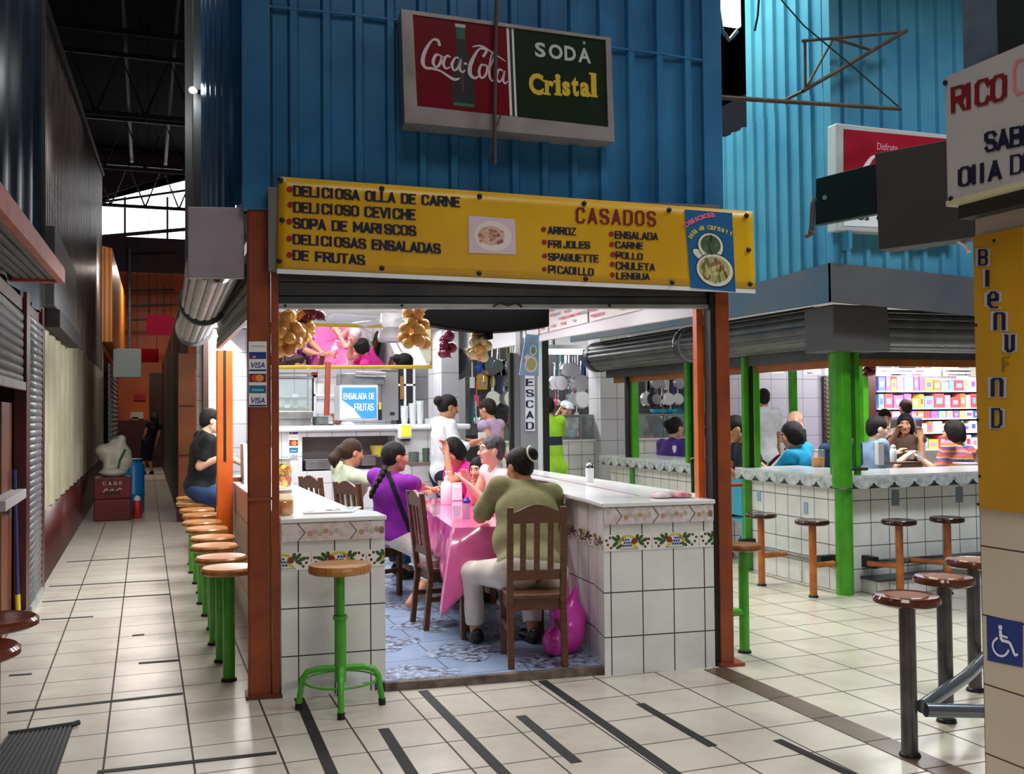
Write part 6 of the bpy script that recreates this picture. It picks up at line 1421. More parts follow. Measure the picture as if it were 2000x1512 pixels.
for (u0, u1, Y, lb) in ((918, 1005, 13.0, 'left hanging rack of kitchenware behind the stall'), (1076, 1170, 14.1, 'middle hanging rack of kitchenware behind the stall'), (1240, 1385, 14.1, 'right hanging rack of kitchenware behind the green posts')):
    a = ony(u0, 700, Y); b = ony(u1, 700, Y); t = thing('hanging_rack', lb, 'rack', (a[0], Y, 1.5)); s = MB().mat(C((60, 60, 64), .5))
    for z in (1.6, 1.85, 2.1, 2.35, 2.55): s.tube([(a[0], Y, z), (b[0], Y, z)], .008, 4)
    for x in np.linspace(a[0], b[0], 9): s.tube([(x, Y, 1.4), (x, Y, 2.6)], .006, 4)
    s.build('wire_grid', parent=t)
    s = MB().mat(C((96, 96, 102), .6)); s.box((a[0], Y+.2, 1.3), (b[0], Y+.23, 2.65)); s.build('back_board', parent=t); s = MB().mat(TRUSS); s.tube([(a[0]+.05, Y, 2.6), (a[0]+.05, Y, 3.25)], .02, 5); s.tube([(b[0]-.05, Y, 2.6), (b[0]-.05, Y, 3.25)], .02, 5); s.build('hanger', parent=t)
    MB().mat(C((40, 40, 44), .6)).box((a[0], Y+.2, 0), (b[0], Y+.23, 1.3)).build('lower_board', parent=t)
t = thing('tube_lamp', 'bright fluorescent tube lamp over the meat counter behind', 'lamp', ony(1104, 688, 13.4)); a = ony(1066, 687, 13.4); b = ony(1136, 688, 13.4); MB().mat(M('lit_tube', (250, 252, 255), .5, emit=14.)).cyl(a, b, .035).build('lit_tube', parent=t); MB().mat(WHITE).box((a[0]-.05, 13.37, a[2]+.04), (b[0]+.3, 13.45, a[2]+.1)).build('lamp_body', parent=t); MB().mat(WHITE).cyl((a[0]+.1, 13.4, a[2]+.1), (a[0]+.1, 13.4, 3.25), .015).build('hanger', parent=t)
mb = MB().mat(WTILE3); a = ony(1172, 700, 12.8); b = ony(1226, 700, 12.8); mb.box((a[0], 12.8, 0), (b[0], 13.2, 3.2)); struct(mb.build('trim_18'))
t = thing('meat_counter', 'white tiled meat counter with glass case in the aisle behind', 'counter', (5.8, 13.3, 0)); YM = 13.0
zc = lambda v: ony(1150, v, YM)[2]
a = ony(960, 860, YM); b = ony(1385, 860, YM)
MB().mat(WTILE2).box((a[0], YM, 0), (b[0], YM+.7, zc(862))).build('tiled_body', parent=t); MB().mat(C((226, 226, 228), .2)).box((a[0]-.03, YM-.04, zc(862)), (b[0], YM+.74, zc(858))).build('top', parent=t, bevel=.005)
MB().mat(STEEL).box((a[0], YM+.05, zc(815)), (b[0], YM+.7, zc(810))).build('case_top', parent=t)
s = MB().mat(STEEL)
for u in (962, 1073, 1136, 1212, 1300, 1380): x = ony(u, 840, YM)[0]; MB().mat(STEEL).box((x-.015, YM+.03, zc(858)), (x+.015, YM+.06, zc(812))).build('case_post', parent=t)
MB().mat(glass('case_glass', (225, 235, 235), .03, .22)).box((a[0], YM+.04, zc(858)), (b[0], YM+.046, zc(812))).build('front_glass', parent=t)
s = MB()
for k in range(26):
    u = rr.uniform(1080, 1375); p = ony(u, 856, YM+.25); s.ball((p[0], YM+.2+.2*rr.random(), zc(857)), (.12, .07, .035), C([(206, 120, 110), (226, 160, 140), (180, 80, 76)][k % 3], .3), n=10, k=5)
s.build('meat', parent=t)
for u0, u1, c in ((1150, 1180, (150, 190, 220)), (1190, 1210, (120, 160, 200)), (975, 1003, (190, 220, 226)), (1270, 1300, (150, 200, 220)), (1245, 1258, (130, 190, 210))):
    s = MB().mat(glass('bag_blue', (150, 190, 216), .3, .6)); p = ony((u0+u1)/2, 845, YM+.4); s.ball((p[0], YM+.4, zc(845)), ((u1-u0)/134/2, .08, .12), n=12, k=7); s.build('plastic_bag', parent=t, smooth=True)
for u, lb in ((1286, 'turquoise bowl on the meat counter case, left one'), (1312, 'turquoise bowl on the meat counter case, right one')):
    p = ony(u, 806, YM+.2); p = np.array([p[0], YM+.25, zc(810)]); o = MB().mat(C((40, 180, 214), .3)).lathe([(.05, 0), (.09, .03), (.11, .07), (.1, .07), (.08, .03), (0, .01)], p, 20).build('plastic_bowl', loc=p, smooth=True); tag(o, lb, 'bowl', 'turquoise bowls')
t = thing('letter_rack', 'red-topped rack on the meat counter by the tiled pillar', 'rack', ony(1212, 808, YM+.3)); s = MB().mat(C((170, 40, 50))); pbox(s, 1196, 783, 1222, 786, YM+.3, .2); s.build('top', parent=t); s = MB().mat(C((190, 196, 204))); pbox(s, 1197, 786, 1221, 806, YM+.35, .1); s.build('body', parent=t); s = MB().mat(C((40, 70, 170))); pbox(s, 1207, 786, 1210, 812, YM+.28, .03); s.build('blue_bar', parent=t)
PB = VPlane((5, 13.38), (12, 13.38))
sg = MB(); f = qmap(VPlane((5, 12.985), (9, 12.985)).hit, (1358, 853), (1386, 853), (1386, 813), (1358, 813), .0)
def wheel(mb, f, e=.002):
    mb.mat(C((24, 46, 124), .35)).add([f(0, 0), f(1, 0), f(1, 1), f(0, 1)], [(0, 1, 2, 3)])
    w_ = C((226, 230, 236), .4)
    disc_on(mb, f, .40, .80, .06, .055, w_, 12, e)
    ribbon_on(mb, f, [(.40, .74), (.41, .62), (.43, .52)], [.08, .09, .07], w_, e); ribbon_on(mb, f, [(.41, .62), (.52, .61), (.60, .60)], [.05, .05, .05], w_, e*1.1)
    ribbon_on(mb, f, [(.42, .52), (.56, .51), (.66, .49), (.74, .36), (.80, .25), (.88, .28)], [.07, .07, .07, .07, .06, .05], w_, e*1.2)
    ribbon_on(mb, f, [(.32, .56), (.20, .44), (.19, .30), (.30, .18), (.46, .17), (.58, .25), (.63, .34)], [.05]*7, w_, e*1.3)
wheel(sg, f); sg.slab([f(0, 0)+[0, .01, 0], f(1, 0)+[0, .01, 0], f(1, 1)+[0, .01, 0], f(0, 1)+[0, .01, 0]], .008, C((24, 46, 124), .35)); o = sg.build('access_sign', loc=f(0, 0)); tag(o, 'blue wheelchair sign seen between green and orange posts', 'sign')
# ================================================================== right foreground: pillar, signs, stools
XP = 2.92
mb = MB().mat(PTILE).box((XP, 2.3, 0), (3.3, 2.9, 1.24)); mb.mat(M('cream_pillar_paint', (204, 188, 168), .5, col2=(190, 170, 146), scale=3)).box((XP+.005, 2.3, 1.24), (3.295, 2.895, 2.5)); mb.mat(M('grey_blue_concrete', (92, 108, 124), .7, col2=(72, 88, 104), scale=6)).box((XP, 2.3, 2.5), (3.3, 2.93, 7.3)); struct(mb.build('trim_19'))
mb = MB().mat(M('dark_green_pipe', (24, 32, 30), .5)); mb.box((XP-.05, 2.3, 2.6), (XP, 2.72, 7.3)); struct(mb.build('trim_20'))
PX = lambda off: (lambda u, v, o=0.: onx(u, v, XP-off-o))
def xq(bl, br, tr, tl, off): P = [onx(*c, XP-off) for c in (bl, br, tr, tl)]; return pmap(P, .0005)
t = thing('welcome_banner', 'yellow vertical banner with navy letters BIENVENID on the right pillar', 'banner', onx(1912, 990, XP))
P = [onx(1912, 993, XP-.012), onx(2006, 1003, XP-.012), onx(1998, 443, XP-.012), onx(1900, 463, XP-.012)]; s = MB().mat(M('mustard_vinyl', (190, 142, 18), .42, col2=(176, 128, 16), scale=2)); s.slab(P, .008); s.build('sheet', parent=t, fix=True)
for ch_, u0, u1, v0, v1, m in (('B', 1912, 1928, 487, 519, INKB), ('I', 1926, 1937, 527, 560, INKB), ('e', 1931, 1949, 569, 602, INKB), ('n', 1943, 1961, 610, 645, INKB), ('u', 1963, 1981, 653, 688, INKB), ('F', 1958, 1973, 697, 727, C((120, 92, 40))), ('n', 1938, 1957, 738, 775, INKB), ('D', 1938, 1956, 797, 836, INKB)):
    s = MB()
    if ch_ != 'F':
        f = xq((u0-1, v1+2), (u1+1, v1+2), (u1+1, v0-2), (u0-1, v0-2), .013); stroke_text(s, ch_, f, C((176, 172, 180), .5), th=.30, w=.5)
    f = xq((u0+1, v1), (u1-1, v1), (u1-1, v0), (u0+1, v0), .015); stroke_text(s, ch_, f, m, th=.19 if ch_ != 'F' else .12, w=.5); s.build('lettering', parent=t)
s = MB().mat(BLACK)
for u, v in ((1942, 470), (1907, 635), (1910, 820), (1914, 930), (1911, 985)): s.lathe([(.006, 0), (.005, .004)], onx(u, v, XP-.013), 8, axis=(-1, 0, 0))
s.build('nail_head', parent=t)
t = thing('price_sign', 'white sign with RICO in dark red jutting over the right pillar', 'sign', onx(1855, 400, 2.82)); SW = M('sign_white', (186, 180, 178), .5, col2=(172, 166, 166), scale=2)
z0, z1 = 2.358, 2.846; s = MB().mat(SW); s.box((2.82, 1.6, z0+.02), (2.85, 2.92, z1)); s.build('board', parent=t); MB().mat(C((196, 186, 150), .5)).box((2.815, 1.6, z0), (2.91, 2.925, z0+.02)).build('bottom_edge', parent=t); MB().mat(C((40, 38, 36), .6)).box((2.85, 1.6, z0-.05), (2.91, 2.9, z1)).build('frame', parent=t)
sx_ = lambda bl, br, tr, tl: pmap([onx(*c, 2.819) for c in (bl, br, tr, tl)], .001)
for txt, q, m, th in (('RICO', ((1862, 221), (1962, 196), (1963, 142), (1861, 170)), C((120, 14, 22)), .25), ('C', ((1981, 186), (2012, 180), (2012, 112), (1981, 118)), C((216, 120, 120)), .12), ('SABR', ((1926, 298), (2022, 281), (2022, 240), (1926, 258)), INKB, .25), ('OllA', ((1875, 366), (1954, 350), (1954, 311), (1875, 327)), INKB, .25), ('DE', ((1976, 342), (2020, 334), (2020, 295), (1976, 303)), INKB, .2)):
    s = MB(); stroke_text(s, txt, sx_(*q), m, th=th, w=.6); s.build('lettering', parent=t)
for u, v in ((1847, 162), (1858, 388)): MB().mat(BLACK).lathe([(.011, 0), (.009, .006)], onx(u, v, 2.82), 10, axis=(-1, 0, 0)).build('bolt', parent=t)
# access sticker
s = MB(); P = [onx(1929, 1290, XP-.001), onx(1998, 1304, XP-.001), onx(1998, 1216, XP-.001), onx(1927, 1203, XP-.001)]; f = pmap(P, .001); wheel(s, f); o = s.build('access_sticker', loc=P[0]); tag(o, 'blue wheelchair access sticker on the right tiled pillar', 'sticker')
# sign box backs beyond the pillar
dv = fw*F+RR*(-1900); dv[2] = 0; dv /= np.linalg.norm(dv)
a = ony(1708, 487, 4.3); PL = VPlane(a[:2], (a+dv)[:2])
def sbox(q, th, m, name, label, hang):
    P = [PL.hit(*c, hang) for c in q]; t = thing(name, label, 'sign', P[0]); n = PL.n; MB().mat(m).hexa([P[0]-n*th, P[1]-n*th, P[1], P[0], P[3]-n*th, P[2]-n*th, P[2], P[3]]).build('panel', parent=t, fix=True, bevel=.005); return t, P
t, P = sbox(((1716, 488), (1930, 460), (1930, 258), (1708, 300)), .14, M('dark_grey_sign_back', (66, 62, 62), .5, col2=(58, 54, 56), scale=3), 'sign_box', 'blank dark grey sign box beyond the right pillar', 0)
MB().mat(STEEL).tube([P[1]+[0, 0, .03], (3.1, 2.8, P[1][2]+.03)], .02, 6).build('wall_bracket', parent=t)
s = MB().mat(WHITE); q = [PL.hit(u, v, -.08) for u, v in ((1830, 472), (1858, 464), (1886, 478), (1893, 492))]; s.tube(q, .012, 6); s.build('bent_strip', parent=t)
t, P = sbox(((1592, 440), (1714, 417), (1714, 318), (1593, 349)), .05, M('dark_green_sign', (22, 44, 46), .4, col2=(16, 34, 38), scale=3), 'sign_board', 'dark green sign board poking out beside the grey sign box', -.03)
s = MB().mat(C((120, 150, 150))); s.lathe([(.014, 0), (.014, .004)], PL.hit(1611, 386, -.026), 12, axis=PL.n); s.build('sticker_dot', parent=t)
s = MB().mat(C((96, 84, 70), .6)); q = [PL.hit(u, v, -.03) for u, v in ((1594, 388), (1588, 398), (1586, 440), (1582, 458), (1574, 462))]; s.tube(q, .014, 6); s.tube([PL.hit(1582, 450, -.02), PL.hit(1592, 458, -.02)], .008, 5); s.build('cord_end', parent=t)
# red drink sign on the turquoise wall
FP = VPlane((5.2, 6.66), (9, 6.66)); t = thing('drink_sign', 'red light-box drink sign half hidden behind the grey sign box', 'sign', FP.hit(1640, 450))
q = [FP.hit(1634, 450), FP.hit(1880, 462), FP.hit(1880, 266), FP.hit(1634, 240)]; s = MB().mat(M('sign_frame_light', (206, 206, 204), .35, .2)); s.slab(q, .12); s.build('case', parent=t, bevel=.01)
f = qmap(FP.hit, (1648, 412), (1880, 420), (1880, 274), (1648, 252), .004); s = MB(); s.mat(C((164, 22, 44), .3)).add([f(0, 0), f(1, 0), f(1, 1), f(0, 1)], [(0, 1, 2, 3)])
ribbon_on(s, f, [(.26, .70), (.22, .66), (.16, .5), (.13, .36), (.17, .28), (.26, .3), (.42, .36), (.56, .28)], [.03, .045, .07, .08, .06, .04, .05, .03], C((236, 228, 230)), .001, 1.6)
ribbon_on(s, f, [(.36, .56), (.30, .5), (.29, .38), (.34, .36), (.38, .48), (.35, .56)], [.03, .05, .06, .04, .05, .02], C((236, 228, 230)), .0015, 1.6)
font_text(s, 'Disfrute', lambda a_, b_, e: f(.27+.17*a_, .78+.09*b_, .001), C((220, 170, 180))); s.build('red_panel', parent=t)
f2 = qmap(FP.hit, (1648, 441), (1880, 450), (1880, 424), (1648, 414), .004); s = MB(); s.mat(WHITE).add([f2(0, 0), f2(1, 0), f2(1, 1), f2(0, 1)], [(0, 1, 2, 3)]); font_text(s, 'vos  en', lambda a_, b_, e: f2(.06+.3*a_, .45+.4*b_, .001), BLACK, bold=.03); s.build('white_panel', parent=t)
for u in (1658, 1803): MB().mat(TURQ).box(FP.hit(u-3, 486)+[0, -.02, 0], FP.hit(u+3, 452)+[0, .12, 0]).build('support', parent=t)
# rusty brackets, rod and wires on the turquoise wall
IRON = M('rusty_iron', (92, 78, 62), .7, .3, col2=(66, 52, 44), scale=8); BP = VPlane((5.2, 6.55), (9, 6.55))
t = thing('iron_bracket', 'rusty triangular iron bracket on the turquoise wall', 'bracket', BP.hit(1570, 176)); 
for nm, a, b, r in (('lower_bar', (1568, 178), (1770, 60), .018), ('upper_bar', (1567, 80), (1770, 62), .013), ('wall_bar', (1572, 82), (1573, 172), .012), ('brace', (1575, 170), (1628, 75), .01), ('brace', (1628, 75), (1702, 98), .012)): MB().mat(IRON).tube([BP.hit(*a), BP.hit(*b)], r, 6).build(nm, parent=t)
MB().mat(IRON).tube([BP.hit(1568, 178), BP.hit(1568, 178)+[0, .25, 0]], .014, 6).build('wall_stub', parent=t)
o = MB().mat(IRON).tube([ony(1403, 190, 5.55), ony(1758, 213, 6.4)], .016, 6).build('iron_rod', loc=ony(1758, 213, 6.4)); tag(o, 'long thin iron rod bridging from the blue stall towards the turquoise wall', 'rod')
o = MB().mat(BLACK).tube([ony(1500, -30, 6.2), ony(1570, 50, 6.25), ony(1660, 125, 6.35), ony(1758, 211, 6.4)], .006, 5).build('wire', loc=ony(1758, 211, 6.4)); tag(o, 'thin black wire slanting down to the end of the iron rod', 'wire')
o = MB().mat(BLACK).tube([ony(1484, -30, 6.6), ony(1480, 30, 6.6), ony(1474, 60, 6.6)], .009, 5).build('wire', loc=ony(1474, 60, 6.6)); tag(o, 'short loose black wire hanging at the top of the turquoise wall', 'wire')
# grey-posted stools at right
SEATG = M('gloss_seat_brown', (86, 40, 26), .1, col2=(64, 28, 20), scale=4)
def grey_stool(x, y, label):
    t = make_bar_stool(label, SEATG, M('grey_post_steel', (98, 94, 94), .24, .6, col2=(70, 66, 68), scale=6), .745, .15, .037); t.location = (x, y, 0); t['group'] = 'grey-posted stools by the right pillar'
    MB().mat(WOODT).lathe([(.098, .7395), (.092, .7435), (0, .7435)], (0, 0, 0), 24).build('seat_inlay', parent=[q_ for q_ in t.children if q_.name.startswith('seat')][0]); return t
grey_stool(3.31, 3.73, 'nearest grey-posted stool with glossy brown seat left of the right pillar'); grey_stool(3.85, 4.07, 'middle grey-posted stool with glossy brown seat'); grey_stool(4.42, 4.45, 'farthest grey-posted stool, half hidden by the right pillar')
t = thing('foot_rail', 'grey tubular foot rail joining the stools at the right', 'rail', (3.4, 3.7, .22)); GP = M('rail_grey', (112, 116, 124), .22, .6)
MB().mat(GP).tube([(3.36, 3.70, .23), (3.93, 4.02, .23), (4.5, 4.40, .23)], .032, 12).build('rail_tube', parent=t, smooth=True); MB().mat(GP).tube([(3.36, 3.68, .22), (3.8, 3.58, .19)], .032, 12).build('end_arm', parent=t, smooth=True)
MB().mat(GP).cyl((3.8, 3.58, 0), (3.8, 3.58, .22), .03).build('rail_leg', parent=t)
# ================================================================== green tripod stool in front
t = thing('tripod_stool', 'green steel stool with round wooden seat before the left tiled counter', 'stool', (1.005, 5.50, 0)); cx, cy = 1.005, 5.50
MB().mat(WOODS).lathe([(.165, .735), (.172, .742), (.172, .772), (.165, .782), (0, .782)], (cx, cy, 0), 36).build('seat', parent=t, smooth=True)
MB().mat(GREEN2).cyl((cx, cy, .14), (cx, cy, .50), .032).cyl((cx, cy, .50), (cx, cy, .735), .025).build('column', parent=t, smooth=True)
MB().mat(GREEN2).lathe([(.04, .48), (.04, .5)], (cx, cy, 0), 14).build('collar', parent=[q_ for q_ in t.children if q_.name.startswith('column')][0])
for a in (-100, -10, 80, 170):
    d = np.array([math.cos(math.radians(a)), math.sin(math.radians(a)), 0]); c = np.array([cx, cy, 0]); MB().mat(GREEN2).tube([c+d*.02+[0, 0, .215], c+d*.12+[0, 0, .215], c+d*.18+[0, 0, .20], c+d*.205+[0, 0, .165], c+d*.225+[0, 0, .03]], .017, 10).build('leg', parent=t, smooth=True); MB().mat(BLACK).cyl(c+d*.226+[0, 0, 0], c+d*.224+[0, 0, .035], .02).build('rubber_foot', parent=[q_ for q_ in t.children if q_.name.startswith('leg')][-1])
MB().mat(GREEN2).tube([(cx+.195*math.cos(k*pi/16), cy+.195*math.sin(k*pi/16), .15) for k in range(32)], .006, 6, closed=True).build('foot_ring', parent=t)
# row of stools on the alley side
SY = [6.30, 6.80, 7.33, 7.86, 8.40, 8.95, 9.5, 10.05, 10.75, 11.4]
for i, y in enumerate(SY):
    nm = ['nearest', 'second', 'third', 'fourth', 'fifth', 'sixth', 'seventh', 'eighth', 'ninth', 'tenth'][i]
    lb = 'nearest green-legged wooden stool in the alley row beside the corner post' if i == 0 else ('green-legged wooden stool under the seated man in black' if i == 8 else '%s green-legged wooden stool of the alley row counting from the corner post' % nm)
    t = make_bar_stool(lb, WOODS, GREEN2, [.69, .69, .70, .70, .71, .71, .72, .72, .73, .73][i], .165, .036); t.location = (.475-.01*(i % 3), y, 0); t['group'] = 'green-legged stools in the alley row'
# ================================================================== left foreground
for (x, y, h, lb) in ((-.60, 4.62, .78, 'brown wooden stool seat at the left edge, upper one'), (-.62, 4.16, .76, 'brown wooden stool seat at the left edge, lower and nearer one')):
    t = make_bar_stool(lb, WOODR, M('grey_post_steel', (120, 120, 126), .3, .6), h, .185, .04); t.location = (x, y, 0)
t = thing('floor_mat', 'black ribbed rubber mat at the bottom left', 'mat', (-.5, 5.2, 0)); q = [onz(105, 1530), onz(142, 1422), onz(16, 1440), onz(-60, 1540)]; MATM = M('mat_rubber', (34, 32, 32), .8)
s = MB().mat(MATM); s.hexa([q[3], q[0], q[1], q[2]]+[a+np.array([0, 0, .012]) for a in (q[3], q[0], q[1], q[2])]); s.build('mat_base', parent=t, fix=True); s = MB().mat(C((58, 56, 54), .7))
for k in range(14): a = q[3]+(q[0]-q[3])*(k+.5)/14; b = q[2]+(q[1]-q[2])*(k+.5)/14; s.slab([a+[-.006, 0, .018], a+[.006, 0, .018], b+[.006, 0, .018], b+[-.006, 0, .018]], .006)
s.build('ribs', parent=t); MB().mat(BLACK).tube([q[2]+[0, 0, .015], q[1]+[0, 0, .018], q[1]+[.03, .02, .02]], .014, 6).build('rolled_edge', parent=t)
t = thing('broom', 'blue push broom leaning by the wooden door on the left', 'broom', (-.92, 8.56, 0)); s = MB().mat(C((40, 110, 170), .4)); b0 = onx(35, 1185, -.80); y0 = b0[1]
y0 = 8.56; s.hexa([(-1.0, y0-.05, .0), (-.84, y0+.02, .0), (-.84, y0+.09, .0), (-1.0, y0+.02, .0), (-.98, y0-.03, .11), (-.86, y0+.03, .11), (-.86, y0+.07, .11), (-.98, y0+.01, .11)]); s.build('bristle_head', parent=t, bevel=.01); MB().mat(C((220, 200, 40))).cyl((-.92, y0+.02, .10), (-.925, y0+.02, .24), .018).build('yellow_socket', parent=t); MB().mat(C((40, 60, 120), .4)).cyl((-.925, y0+.02, .23), (-.945, y0-.02, 1.2), .014).build('handle', parent=t, smooth=True)
# things in the alley
a = ony(183, 1015, 16.6); b = ony(256, 932, 16.6)
t = thing('drink_crate', 'maroon stacked drink crate against the cream wall in the alley', 'crate', ((a[0]+b[0])/2, 16.8, 0)); CR = M('crate_maroon', (112, 22, 28), .4, col2=(88, 16, 22), scale=3)
H_ = b[2]; s = MB().mat(CR); s.box((a[0], 16.6, 0), (b[0], 17.1, H_*.5-.01)); s.box((a[0], 16.6, H_*.5+.01), (b[0], 17.1, H_)); s.box((a[0]+.02, 16.62, H_*.5-.02), (b[0]-.02, 17.08, H_*.5+.02)); s.build('crate_body', parent=t, bevel=.015)
s = MB().mat(C((60, 12, 16))); s.box((a[0]+.16, 16.59, H_*.5+.07), (b[0]-.16, 16.6, H_*.5+.13)); s.build('hand_hole', parent=t)
s = MB(); f = pmap([(a[0]+.1, 16.598, H_*.55), (b[0]-.1, 16.598, H_*.55), (b[0]-.1, 16.598, H_*.95), (a[0]+.1, 16.598, H_*.95)], .001); stroke_text(s, 'C A G E', lambda x, y, e=0.: f(.1+.8*x, .70+.2*y, e), C((200, 190, 190)), th=.2); ribbon_on(s, f, [(.1, .3), (.25, .5), (.3, .3), (.5, .45), (.6, .3), (.8, .5), (.9, .42)], [.06]*7, C((190, 180, 180)), .0006, 1.4); s.build('crate_lettering', parent=t)
t0 = np.array([(a[0]+b[0])/2+.02, 16.95, 0]); pr = [('ell', (-.02, .02, H_+.06), (.21, .2, .08), None, .04), ('ell', (.0, .16, H_+.34), (.25, .16, .19), None, .04), ('ell', (.10, .14, H_+.22), (.17, .15, .17), None, .03), ('ell', (-.14, .12, H_+.40), (.15, .13, .11), None, .03), ('ell', (.04, .15, H_+.48), (.14, .12, .12), None, .03), ('ell', (-.10, .06, H_+.20), (.07, .08, .16), None, .03), ('ell', (.10, .10, H_+.58), (.07, .06, .07), None, .03), ('cap', (0, .1, H_), (.05, .12, H_+.3), .1, .1, .05)]
o = blob('plastic_sack', pr, .02, M('sack_white', (206, 204, 190), .35, bump=(9, .5), col2=(186, 180, 160), scale=4)); o.location = t0; tag(o, 'bulging white plastic sack on top of the maroon crate', 'sack')
o = MB().mat(C((60, 90, 50))).tube([t0+[.03, -.1, H_+.02], t0+[.08, -.02, H_+.25], t0+[.16, -.0, H_+.42]], .018, 6).build('green_strap', loc=t0+[0.03, -.1, H_]); tag(o, 'green strap lying over the white plastic sack', 'strap')
p = onz(254, 985); t = thing('water_drum', 'bright blue plastic drum behind the maroon crate', 'drum', (-.2, 17.9, 0)); MB().mat(C((40, 140, 210), .3)).lathe([(.17, 0), (.19, .03), (.19, .3), (.2, .32), (.19, .34), (.19, .75), (.17, .82), (.14, .86)], (-.2, 17.9, 0), 22).build('drum_body', parent=t, smooth=True); MB().mat(C((30, 110, 180), .3)).lathe([(.16, .86), (.16, .9), (0, .91)], (-.2, 17.9, 0), 20).build('lid', parent=t)
bottle_thing(np.array([-.12, 16.9, 0]), .36, .07, C((190, 40, 40), .3), WHITE, 'red plastic bottle on the floor right of the maroon crate', 'jerry_bottle')
# open stall side cash register seen past the post
t = thing('cash_machine', 'pale grey scale machine on the alley side of the counter', 'scale', (.98, 9.0, 1.012)); s = MB().mat(C((206, 210, 204), .4)); s.hexa([(.80, 8.9, 1.012), (1.12, 8.9, 1.012), (1.12, 9.25, 1.012), (.80, 9.25, 1.012), (.80, 9.0, 1.36), (1.12, 9.0, 1.30), (1.12, 9.25, 1.30), (.80, 9.25, 1.36)]); s.build('body', parent=t, bevel=.01); MB().mat(CHROME).lathe([(.10, 0), (.08, .12), (.03, .15)], (.94, 9.12, 1.34), 14).build('bowl', parent=t, smooth=True)
# ================================================================== people
def cloth_mat(name, col, col2=None, rough=.75): return M('cloth_'+name, col, rough, col2=col2 or tuple(int(c*.88) for c in col), scale=7, bump=(9, .35), spec=.25)
HK = dict(scale=30, stretch=(3, 3, .7), bump=(45, 1.), spec=.22); HAIRM = M('hair_black', (14, 11, 11), .55, col2=(34, 27, 25), **HK); HAIRB = M('hair_dark_brown', (44, 29, 23), .5, col2=(70, 47, 36), **HK); HAIRG = M('hair_greying', (50, 48, 52), .5, col2=(104, 102, 106), **HK)
BROWM = M('brow_dark', (40, 28, 24), .6); LIPM = M('lip_rose', (176, 92, 86), .4); EYEW = M('eye_white', (226, 222, 216), .2); EYED = M('eye_iris', (30, 20, 16), .15); SHOEB = M('black_shoe_leather', (18, 17, 18), .35)
def nrm(v): v = np.array(v, float); return v/(np.linalg.norm(v)+1e-9)
def ik(a, c, l1, l2, hint):
    d = c-a; L = np.linalg.norm(d)
    if L > (l1+l2)*.995: c = a+d/L*(l1+l2)*.995; d = c-a; L = np.linalg.norm(d)
    if L < abs(l1-l2)+.02: L = abs(l1-l2)+.02
    x = (l1*l1-l2*l2+L*L)/(2*L); h = math.sqrt(max(l1*l1-x*x, 0)); u = nrm(d); hv = np.array(hint, float); hv = nrm(hv-u*(hv@u)); return a+u*x+hv*h, c
def rotm(yaw, pitch=0., roll=0.):
    """columns right, forward, up; yaw ccw from +Y, pitch positive = looking down"""
    cy, sy = math.cos(yaw), math.sin(yaw); f = np.array([-sy, cy, 0]); r = np.array([cy, sy, 0]); u = np.array([0, 0, 1.])
    cp, sp = math.cos(pitch), math.sin(pitch); f, u = f*cp-u*sp, u*cp+f*sp
    cr, sr = math.cos(roll), math.sin(roll); r, u = r*cr-u*sr, u*cr+r*sr
    return np.stack([r, f, u], 1)
